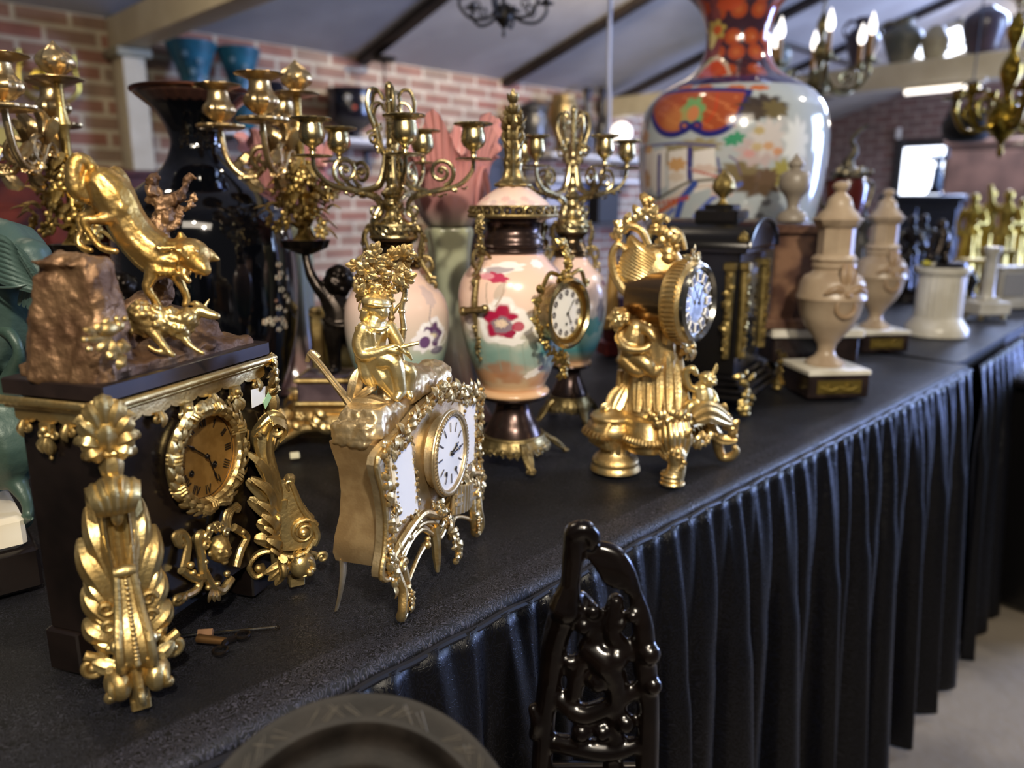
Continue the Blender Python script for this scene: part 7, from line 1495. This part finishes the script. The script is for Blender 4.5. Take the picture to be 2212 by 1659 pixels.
for px, w, h, z, lb, c in ((1036, 66, 95, ZS - .30, 'dark brown chest below the brick wall shelf end', '#211610'), (48, 150, 190, .62, 'red mahogany cabinet against the brick wall behind the green birds', '#7a2e14'), (290, 110, 190, .62, 'dark red mahogany sideboard behind the wolf clock', '#5e2410')):
    pb = onplane(px, 400, KA * (WB - .3), KA); fr = Frame(np.array([*pb[:2], 0]), 45); k = scale_at(fr); W = w * k * 1.3; top = {1036: 1.62, 48: 1.28, 290: 1.26}[px]; t = thing('cabinet', lb, 'cabinet', fr); mm = mat('mahogany', c, .3, 0, '#331009' if px != 1036 else '#150d09', 5, coat=.2)
    M().box((0, 0, top / 2), (W, .44, top - .02), b=.004).build('carcass', mm, t); M().box((0, 0, top), (W + .05, .48, .035), b=.008).build('cornice', mm, t)
    for g in (-1, 1): d = M().box((g * W / 4, -.225, top * .5), (W / 2 - .04, .02, top - .16), b=.006).build('door', mm, t); M().ell((g * .05, -.25, top * .55), .014).build('knob', BRASS, d)
    for z_ in (.72, .86): M().box((0, -.236, top * z_), (W * .94, .012, .02), b=.003).build('moulding', mm, t)
PEWT = mat('pewter', '#6f6c66', .35, .8, '#4c4945', 14); 
wallvase(1150, 212, 34, [(0, 0), (.7, 0), (.9, .2), (1, .5), (.9, .7), (1.05, .8), (.6, .9), (.15, .95), (0, 1)], 'tureen', 'dark pewter tureen on the shelf, left of the brass jar', 'tureen', PEWT); wallvase(1216, 205, 32, [(0, 0), (.6, 0), (.7, .1), (.5, .2), (.9, .5), (1, .75), (.8, .95), (.85, 1), (0, .98)], 'brass_jar', 'pale brass jar on the shelf left of the dark bottles', 'jar', mat('worn_brass', '#b59a68', .4, .8, '#8a7348', 12))
for px, lb in ((1268, 'tall dark bottle vase left of the white cord'), (1300, 'tall dark bottle vase directly behind the white cord')): wallvase(px, 190, 15, [(0, 0), (.7, 0), (1, .2), (1, .45), (.6, .6), (.45, .8), (.7, .97), (.8, 1), (0, .98)], 'bottle_vase', lb, 'vase', mat('dark_glaze', '#2b2620', .3))
t = wallvase(1342, 308, 20, [(0, 0), (.9, 0), (.5, .3), (.4, .6), (.5, 1), (0, 1)], 'globe_lamp', 'glowing white globe lamp on the shelf beside the huge vase', 'lamp', PEWT)
fr = Frame(np.array(t.location), 0); c = FL(fr, aty(1340, 287, t.location[1])); g = M().ell((0, 0, c[2]), 22 * scale_at(fr), n=24, m=14).build('globe', mat('lamp_globe', '#ffffff', .4, emit='#fff3df', es=2.2), t)
for px, w, h, lb, c in ((1172, 46, 60, 'grey storage box on the lower white shelf', '#8f8c92'), (1222, 52, 66, 'dark blue storage box on the lower white shelf', '#2a2a44'), (1290, 60, 70, 'black storage box on the lower white shelf', '#141214'), (1142, 24, 56, 'blue grey box at the left end of the lower white shelf', '#4a4a60')):
    pb = onplane(px, 345, KA * (WB - .22), KA); k = scale_at(Frame(pb, 0)); fr = Frame(np.array([*pb[:2], .961]), 45); o = M().box((0, 0, .165), (w * k * 1.2, .3, .328), b=.006).build('storage_box', mat('box_paint', c, .6)); o.location = fr.O; o.rotation_euler = (0, 0, PI / 4); tag(o, lb, 'box', 'storage boxes on the bench by the brick wall')
t = thing('shelf_bench', 'dark bench under the storage boxes along the brick wall', 'bench', Frame(bw(5.42, WB - .25, 0), 45)); M().box((0, 0, .945), (1.5, .44, .03), b=.004).build('top', DKW, t)
for x in (-.68, .68):
    for y in (-.17, .17): M().box((x, y, .465), (.06, .06, .93)).build('leg', DKW, t)
shelf(.2, 1.2, 1.345, .35, 'short pale wall shelf left of the cream post', br=False)
o = M().box((0, 0, .06), (.2, .16, .12), b=.006).build('yellow_book', mat('pale_yellow_card', '#b9a24a', .6)); pb = onplane(20, 335, KA * (WB - .2), KA); o.location = (*pb[:2], 1.345); o.rotation_euler = (0, 0, PI / 4); tag(o, 'pale yellow box on the short shelf at the far left', 'box')
# brass wall candelabrum on the bricks at the left
FS = Frame(onwall(95, 175, WB - .03), 45); ks = .0021; t = thing('wall_sconce', 'brass two-arm wall sconce on the bricks above the left gilt candelabrum', 'sconce', FS); BY = mat('yellow_brass', '#c2ab4c', .3, 1)
m = M(); m.lathe([(.001, -.0), (.05, .004), (.06, .012), (.001, .03)], 20, R=rot('X', 90)); m.lathe([(.01, -.12), (.02, -.09), (.012, -.05), (.02, 0), (.012, .06), (.018, .12), (.001, .14)], 14, (0, -.05, 0)); m.build('back_plate', BY, t)
for g in (-1, 1):
    M().tube(cat([(0, -.06, -.04), (g * .06, -.07, -.10), (g * .13, -.08, -.04), (g * .12, -.08, .06)], 6), .009, 8).build('arm', BY, t); M().lathe([(.001, .05), (.04, .06), (.012, .07), (.018, .12), (.001, .125)], 14, (g * .12, -.08, 0)).build('cup', BY, t)
# ================================================================ beam, jugs, hanging lamps and pots
AB = 5.75; ZB = 2.036
def onbeam(px, ytop, hw, prof, name, label, mt, handle=1, spout=False):
    p_ = onplane(px, 150, LA * AB, LA); b = p_ @ KA; O = bw(AB, b, ZB); fr = Frame(O, -math.degrees(math.atan2(O[0], O[1]))); k = scale_at(fr); H = FL(fr, aty(px, ytop, O[1]))[2]
    t = thing(name, label, 'jug', fr, 'jugs standing on the cream beam'); M().lathe(sm_([(max(1e-4, r * hw * k), z * H) for r, z in prof], 5), 28).build('body', mt, t)
    if handle: g = handle; M().tube(cat([(g * hw * k * .38, 0, H * .93), (g * hw * k * .85, 0, H * .96), (g * hw * k * 1.15, 0, H * .8), (g * hw * k * .92, 0, H * .62)], 6), hw * k * .11, 8).build('handle', mt, t)
    return t
JUG = [(0, 0), (.55, 0), (.6, .05), (.85, .35), (1, .58), (.85, .74), (.48, .85), (.42, .92), (.5, 1), (.4, 1), (.3, .9), (0, .6)]
STON = mat('stoneware', '#7c7560', .5, 0, '#4e5048', 8); STOG = mat('green_stoneware', '#5a5f4c', .45, 0, '#3a423c', 6); PALE = mat('pale_stoneware', '#b3a98c', .5, 0, '#8f866c', 6); PURP = mat('purple_glaze', '#4d3f48', .3, 0, '#37303a', 6)
onbeam(1672, 84, 34, JUG, 'stoneware_jug', 'grey green jug on the cream beam, right beside the huge vase neck', STOG, -1); onbeam(1858, 40, 34, JUG, 'stoneware_jug', 'dark tall jug on the cream beam behind the candle chandelier', PURP, -1); onbeam(1944, 42, 40, JUG, 'stoneware_jug', 'olive grey jug with loop handle on the middle of the cream beam', STON, -1); onbeam(2014, 56, 28, [(0, 0), (.6, 0), (.9, .3), (1, .6), (.7, .85), (.4, 1), (0, .98)], 'stoneware_jug', 'small pale jug in front of the bright skylight', PALE, 0); onbeam(2116, 14, 44, [(0, 0), (.6, 0), (.8, .25), (1, .6), (.9, .8), (.5, .93), (.3, 1), (0, .99)], 'stoneware_jug', 'big purple brown jug at the right end of the cream beam', PURP, 0)
def chandelier(px, py, Y, R, n, label, mt, bulbs=True, ball=True, ztop=None, s=1.0, rz=0.):
    c = aty(px, py, Y); fr = Frame(c, rz); t = thing('chandelier', label, 'chandelier', fr)
    a_, b_ = c @ LA, c @ KA; top = zr(b_) - c[2] - .02
    m = M(); m.lathe(sm_([(.001, -.16 * s), (.012 * s, -.14 * s), (.008 * s, -.11 * s), (.05 * s, -.06 * s), (.055 * s, -.02 * s), (.04 * s, .02 * s), (.014 * s, .04 * s), (.02 * s, .08 * s), (.034 * s, .12 * s), (.03 * s, .16 * s), (.012 * s, .2 * s), (.03 * s, .26 * s), (.012 * s, .31 * s), (.001, .33 * s)], 4), 24); m.build('stem', mt, t)
    k = int((top - .33 * s) / .035); m = M()
    for i in range(max(k, 1)): z = .33 * s + .018 + i * .035; m.tube(circ((0, 0, z), .016, 10, ax=((1, 0, 0) if i % 2 else (0, 1, 0))) * (1, 1, 1) , .003, 5, closed=True)
    m.build('chain', mt, t)
    for i in range(n):
        a = 2 * PI * i / n + .3; e = np.array([math.cos(a), math.sin(a), 0]); up = np.array([0, 0, 1.])
        m = M(); m.tube(cat([e * .03 * s + up * .03 * s, e * R * .35 - up * .05 * s, e * R * .75 - up * .06 * s, e * R + up * .0 * s, e * R + up * .05 * s], 6), .010 * s, 8); m.tube(spiral(e * R * .62 + up * .01 * s, .04 * s, .012 * s, 1.2, -PI / 2, ax=e), .006 * s, 7)
        m.lathe([(.001, .045 * s), (.05 * s, .055 * s), (.052 * s, .06 * s), (.018 * s, .062 * s), (.02 * s, .085 * s), (.001, .086 * s)], 18, e * R); m.build('arm', mt, t)
        if bulbs:
            q = M().tube([e * R + up * .084 * s, e * R + up * .18 * s], .013 * s, 12).build('candle_sleeve', mat('amber_sleeve', '#c08a3a', .5) if 'amber_sleeve' not in bpy.data.materials else bpy.data.materials['amber_sleeve'], t)
            M().lathe(sm_([(.001, .18 * s), (.014 * s, .19 * s), (.019 * s, .215 * s), (.012 * s, .25 * s), (.001, .285 * s)], 4), 14, e * R).build('flame_bulb', mat('lit_bulb', '#ffffff', .4, emit='#fff6ea', es=3.0) if 'lit_bulb' not in bpy.data.materials else bpy.data.materials['lit_bulb'], q)
    return t
OLDB = mat('dull_brass', '#9c8c5c', .35, .9, '#6d6040', 30)
chandelier(1768, 172, 3.6, .21, 6, 'brass candle chandelier with lit flame bulbs beside the huge vase', OLDB, s=.86)
chandelier(2172, 240, 2.7, .15, 6, 'polished brass chandelier without bulbs at the upper right edge', mat('yellow_chandelier_brass', '#b89a3e', .25, 1, '#8a7028', 20), bulbs=False, s=.95)
chandelier(1088, 22, 2.6, .14, 6, 'dark iron chandelier cut off by the top of the photo', mat('black_iron', '#2a2622', .5, .6), bulbs=False, s=.5)
c = aty(2090, 272, 3.8); t = thing('hanging_cauldron', 'black round cauldron hanging in front of the far brick wall', 'cauldron', Frame(c, 0)); IRON = mat('cast_iron', '#1d1e1c', .6, .3)
M().lathe(sm_([(.001, -.075), (.07, -.07), (.105, -.03), (.108, .02), (.09, .055), (.096, .065), (.085, .06), (.09, .02), (.001, -.05)], 4), 32).build('pot', IRON, t); top = zr(c @ KA) - c[2] - .02
M().tube(cat([(-.095, 0, .06), (-.06, 0, .16), (0, 0, .2), (.06, 0, .16), (.095, 0, .06)], 6), .005, 7).build('bail_handle', IRON, t); M().tube([(0, 0, .2), (0, 0, top)], .003, 6).build('hanging_wire', IRON, t)
c = aty(1314, 228, 3.0); zt_ = zr(c @ KA); o = M().tube(cat([(0, 0, -.25), (.004, 0, 0), (-.003, 0, .25), (0, 0, zt_ - c[2] - .01)], 8), .007, 8).build('pull_rope', mat('white_cord', '#cfcdd4', .5)); o.location = c; tag(o, 'thin white rope hanging from the ceiling left of the huge vase', 'rope')
# wooden wardrobe and black cabinets at the far right
def farbox(px, py, Y, w, d, h, label, c, name='cabinet', zb=0.):
    p_ = aty(px, py, Y); fr = Frame(np.array([*p_[:2], zb]), -35); t = thing(name, label, name.replace('_', ' '), fr); mm = mat('cabinet_wood', c, .4, 0, tuple(x * .6 for x in lin(c)[:3]), 4)
    M().box((0, 0, h / 2), (w, d, h), b=.006).build('carcass', mm, t)
    for g in (-1, 1): q = M().box((g * w / 4, -d / 2 - .01, h / 2), (w / 2 - .03, .02, h - .1), b=.006).build('door', mm, t); M().ell((g * .04, -d / 2 - .035, h * .5), .018).build('knob', BRASS, q)
    M().box((0, 0, h + .025), (w + .06, d + .06, .05), b=.01).build('cornice', mm, t); return t
farbox(2260, 360, 6.9, 1.5, .5, 1.62, 'wide brown wooden wardrobe at the right behind the gilt statuettes', '#6b4a36', 'wardrobe'); farbox(1992, 480, 6.3, .55, .4, 1.14, 'black cabinet in front of the far window', '#16171b')
lamp = M().lathe([(.001, 0), (.03, 0), (.03, .12), (.001, .125)], 16).build('alarm_box', SHW); lamp.location = far_at(1942, 300) - LA * .04; tag(lamp, 'small white box fixed on the far brick wall left of the window', 'box')
# dark cooking pots and crate at the right edge
O = onz(2185, 1180, 0.0); O = np.array([1.62, 2.1, 0]); fr = Frame(O, 40); t = thing('black_chest', 'black chest standing in the dark behind the end of the long table', 'chest', fr)
M().box((.1, .1, .32), (.75, .5, .62), b=.01).build('body', BLKW, t); M().box((.1, .1, .645), (.79, .54, .03), b=.008).build('lid', BLKW, t); m = M(); m.tube(cat([(-.02, -.155, .40), (-.02, -.19, .36), (.12, -.19, .36), (.12, -.155, .40)], 5), .008, 8); m.build('handle', STEEL, t)
# ================================================================ foreground: dark plate, carved wood, winding key
FPl = aty(765, 1912, .33); nv = nrm(EYE - FPl); ex = nrm(np.cross((0, 0, 1.), nv)); ey = np.cross(nv, ex); RP = np.stack([ex, ey, nv], 1); RR = .0935
t = thing('dish', 'large dark pewter dish with scratched broad rim in the front of the photo', 'dish', Frame(FPl, 0)); PL = mat('dark_pewter', '#1f1b18', .5, .0, '#14110f', 40, .15, 400, spec=.10)
m = M(); m.lathe(sm_([(.001, -.012), (RR * .40, -.012), (RR * .58, -.012), (RR * .60, -.010), (RR * .74, -.007), (RR * .80, -.001), (RR * .835, .0015), (RR * .85, .0005), (RR * .99, .003), (RR, .002), (RR * .985, -.001), (RR * .84, -.004), (RR * .7, -.013), (RR * .4, -.016), (.001, -.016)], 4), 160); m.xf(RP)
m.build('plate', PL, t)
m = M(); rd = random.Random(6)
for i in range(52):
    a = i * 2 * PI / 52
    for j in range(2 if i % 2 else 3): b = a + j * .018 + rd.uniform(-.008, .008); r0, r1 = RR * rd.uniform(.865, .885), RR * rd.uniform(.93, .965); g = .09 * (1 if i % 4 < 2 else -1); m.tube([np.array([r0 * math.cos(b), r0 * math.sin(b), .0014 + .0008]), np.array([r1 * math.cos(b + g), r1 * math.sin(b + g), .0024 + .0006])], .00022, 5)
m.xf(RP); m.build('engraved_rim_lines', mat('bright_scratches', '#6b655c', .4, .5), t)
ln = np.array([0, .0, 0]); b0 = np.array([0, -.03, -.05]) + nv * -.05
t = thing('pedestal_stand', 'dark wooden stand holding up the pewter dish', 'stand', Frame(np.array([FPl[0], FPl[1] + .03, 0]), 0)); hz_ = FPl[2] - .072
M().lathe([(.001, 0), (.13, 0), (.13, .02), (.03, .05), (.02, .12), (.03, .3), (.018, .45), (.025, hz_ - .03), (.06, hz_ - .02), (.06, hz_ - .004), (.001, hz_ - .003)], 28).build('column', BLKW, t)
for x in (-.03, .03): M().tube([(x, .0, hz_ - .005), (x, .028, hz_ + .05)], .004, 7).build('prong', BLKW, t)
# carved dark wood
FCw = Frame(aty(1290, 1400, .50), -8); TC2 = Tr(FCw); t = thing('carved_chair_back', 'glossy dark carved wooden chair back in front of the table skirt', 'chair', FCw); DW = mat('polished_dark_wood', '#0d0806', .2, 0, '#070403', 30, coat=.15, spec=.4)
m = M(); w = lambda *p: limb(m, TC2, [(a, b, c, r * (1.0 if b < 1300 else 1.4)) for a, b, c, r in p])
w((1240, 1150, -20, 22), (1238, 1200, -20, 24), (1232, 1260, -18, 22), (1222, 1310, -14, 28)); w((1240, 1150, -24, 22), (1262, 1142, -24, 20), (1280, 1160, -20, 18), (1276, 1180, -18, 12)); w((1262, 1190, 0, 16), (1300, 1188, 4, 20), (1335, 1205, 6, 22), (1358, 1245, 6, 20), (1374, 1290, 4, 16)); w((1222, 1310, -10, 24), (1200, 1380, -4, 22), (1190, 1450, 0, 20), (1178, 1540, 0, 18), (1168, 1700, 0, 18)); w((1374, 1285, 4, 16), (1388, 1350, 0, 18), (1392, 1430, 0, 20), (1400, 1520, 0, 18), (1396, 1700, 0, 20))
w((1255, 1290, 4, 16), (1280, 1330, 0, 15), (1276, 1400, -4, 18), (1250, 1440, -6, 16), (1240, 1500, -4, 14)); w((1276, 1400, -4, 22), (1310, 1430, -10, 26), (1330, 1480, -6, 20), (1330, 1560, -2, 16), (1320, 1700, 0, 18)); w((1200, 1500, 0, 14), (1250, 1540, -8, 18), (1300, 1530, -8, 16), (1350, 1500, -2, 16), (1392, 1480, 0, 12)); w((1330, 1300, 0, 14), (1320, 1360, -6, 16), (1350, 1400, -4, 14), (1388, 1420, 0, 12)); w((1180, 1600, 0, 14), (1240, 1610, -8, 18), (1320, 1620, -8, 18), (1396, 1600, 0, 12)); w((1230, 1280, -20, 14), (1208, 1300, -24, 12), (1203, 1290, -22, 7))
for x, y, r in ((1260, 1350, 16), (1280, 1320, 14), (1402, 1410, 20), (1410, 1480, 16), (1330, 1420, 22), (1290, 1470, 20), (1255, 1580, 18), (1300, 1580, 16), (1350, 1560, 18), (1230, 1430, 12), (1366, 1330, 12), (1340, 1350, 10)): blob(m, TC2, x, y, -14, r * 1.3)
for j in range(5): w((1268 + j * 16, 1196 + j * 3, -10, 6), (1290 + j * 16, 1225 + j * 5, -14, 7), (1310 + j * 14, 1262 + j * 6, -10, 5))
w((1150, 1530, -12, 8), (1160, 1560, -16, 12), (1150, 1590, -12, 7)); w((1178, 1560, -2, 12), (1160, 1560, -10, 10))
for x, y in ((1200, 1290), (1216, 1284)): blob(m, TC2, x, y, -24, 8)
m.build('carved_crest', DW, t, fuse=.0018, sm=2)
zl = TC2(1290, 1690)[2]
for x in (1170, 1398): p_ = TC2(x, 1680); M().tube([p_, (p_[0], 0, -FCw.O[2])], .012, 10).build('post', DW, t)
p_, q_ = TC2(1170, 1680), TC2(1398, 1680); M().tube([p_, q_], .012, 10).build('lower_rail', DW, t)
# winding key and thin rod on the cloth
FKy = Frame(onz(470, 1382), 0); t = thing('winding_key', 'brass shafted winding key with two loops lying on the black cloth', 'key', FKy); g_ = lambda x, y, z=.003: FL(FKy, onz(x, y, TZ + z))
M().tube([g_(428, 1381), g_(452, 1384), g_(490, 1388)], [.0036, .0034, .003], 10).build('shaft', mat('worn_key_brass', '#7a5a38', .4, .8), t)
m = M(); a, b = g_(476, 1407), g_(524, 1373); c = g_(488, 1388)
for q in (a, b): m.tube(circ(q, .0055, 20, az=(0, 1, 0)), .0013, 7, closed=True)
m.tube([c + (0, 0, 0), (a + c) / 2, a + nrm(c - a) * .005], [.003, .0022, .0016], 7); m.tube([c, (b + c) / 2, b + nrm(c - b) * .005], [.003, .0022, .0016], 7); m.build('loops', STEEL, t)
FRd = Frame(onz(490, 1366), 0); t = thing('pendulum_rod', 'thin steel rod with cork block lying behind the winding key', 'rod', FRd); g_ = lambda x, y, z=.003: FL(FRd, onz(x, y, TZ + z))
M().tube([g_(388, 1372), g_(598, 1354)], .0008, 7).build('rod', mat('bright_steel', '#b9b9b4', .2, 1), t); m = M().tube(circ(g_(599, 1354), .0016, 12, az=(0, 1, 0)), .0006, 5, closed=True); m.build('eyelet', STEEL, t)
d = nrm(g_(598, 1354) - g_(388, 1372)); M().tube([g_(428, 1368, .004), g_(460, 1366, .004)], .0036, 4).build('cork_block', mat('cork', '#6b4a2c', .7), t)
# scrap of white card under the gilt claw foot
o = M().box((0, 0, .004), (.013, .010, .008), rot('Z', 20), b=.001).build('card_scrap', mat('cream_card', '#d8d2b4', .6)); o.location = onz(637, 990); tag(o, 'folded scrap of cream card on the cloth right of the wolf clock', 'paper')

# ---------------------------------------------------------------- everything that stands on a table touches its cloth
bpy.context.view_layer.update()
def tree(o): return [o] + [y for c in o.children for y in tree(c)]
for o in [x for x in bpy.data.objects if x.parent is None and x.get('category') and abs(x.location.z - TZ) < .004 and x['category'] != 'dish']:
    zs = [min((c.matrix_world @ Vector(b)).z for b in c.bound_box) for c in tree(o) if c.type == 'MESH']
    if zs: o.location.z += TZ + .0004 - min(zs)

PAIRS = {'figure_candelabrum': 'gilt candelabra carried by bronze putti', 'candelabra_vase': 'pink vase candelabra', 'urn': 'pair of beige marble urns', 'beaker_vase': 'turquoise beaker vases on the wall shelf', 'jardiniere_pedestal': 'majolica pedestals with jardinieres', 'bottle_vase': 'dark bottle vases on the wall shelf', 'wall_shelf': 'white shelves on the brick wall', 'gilt_stand': 'gilt stands on the far table', 'cabinet': 'cabinets along the walls'}
for o in bpy.data.objects:
    if o.get('category') and not o.get('group') and o.name.split('.')[0] in PAIRS: o['group'] = PAIRS[o.name.split('.')[0]]
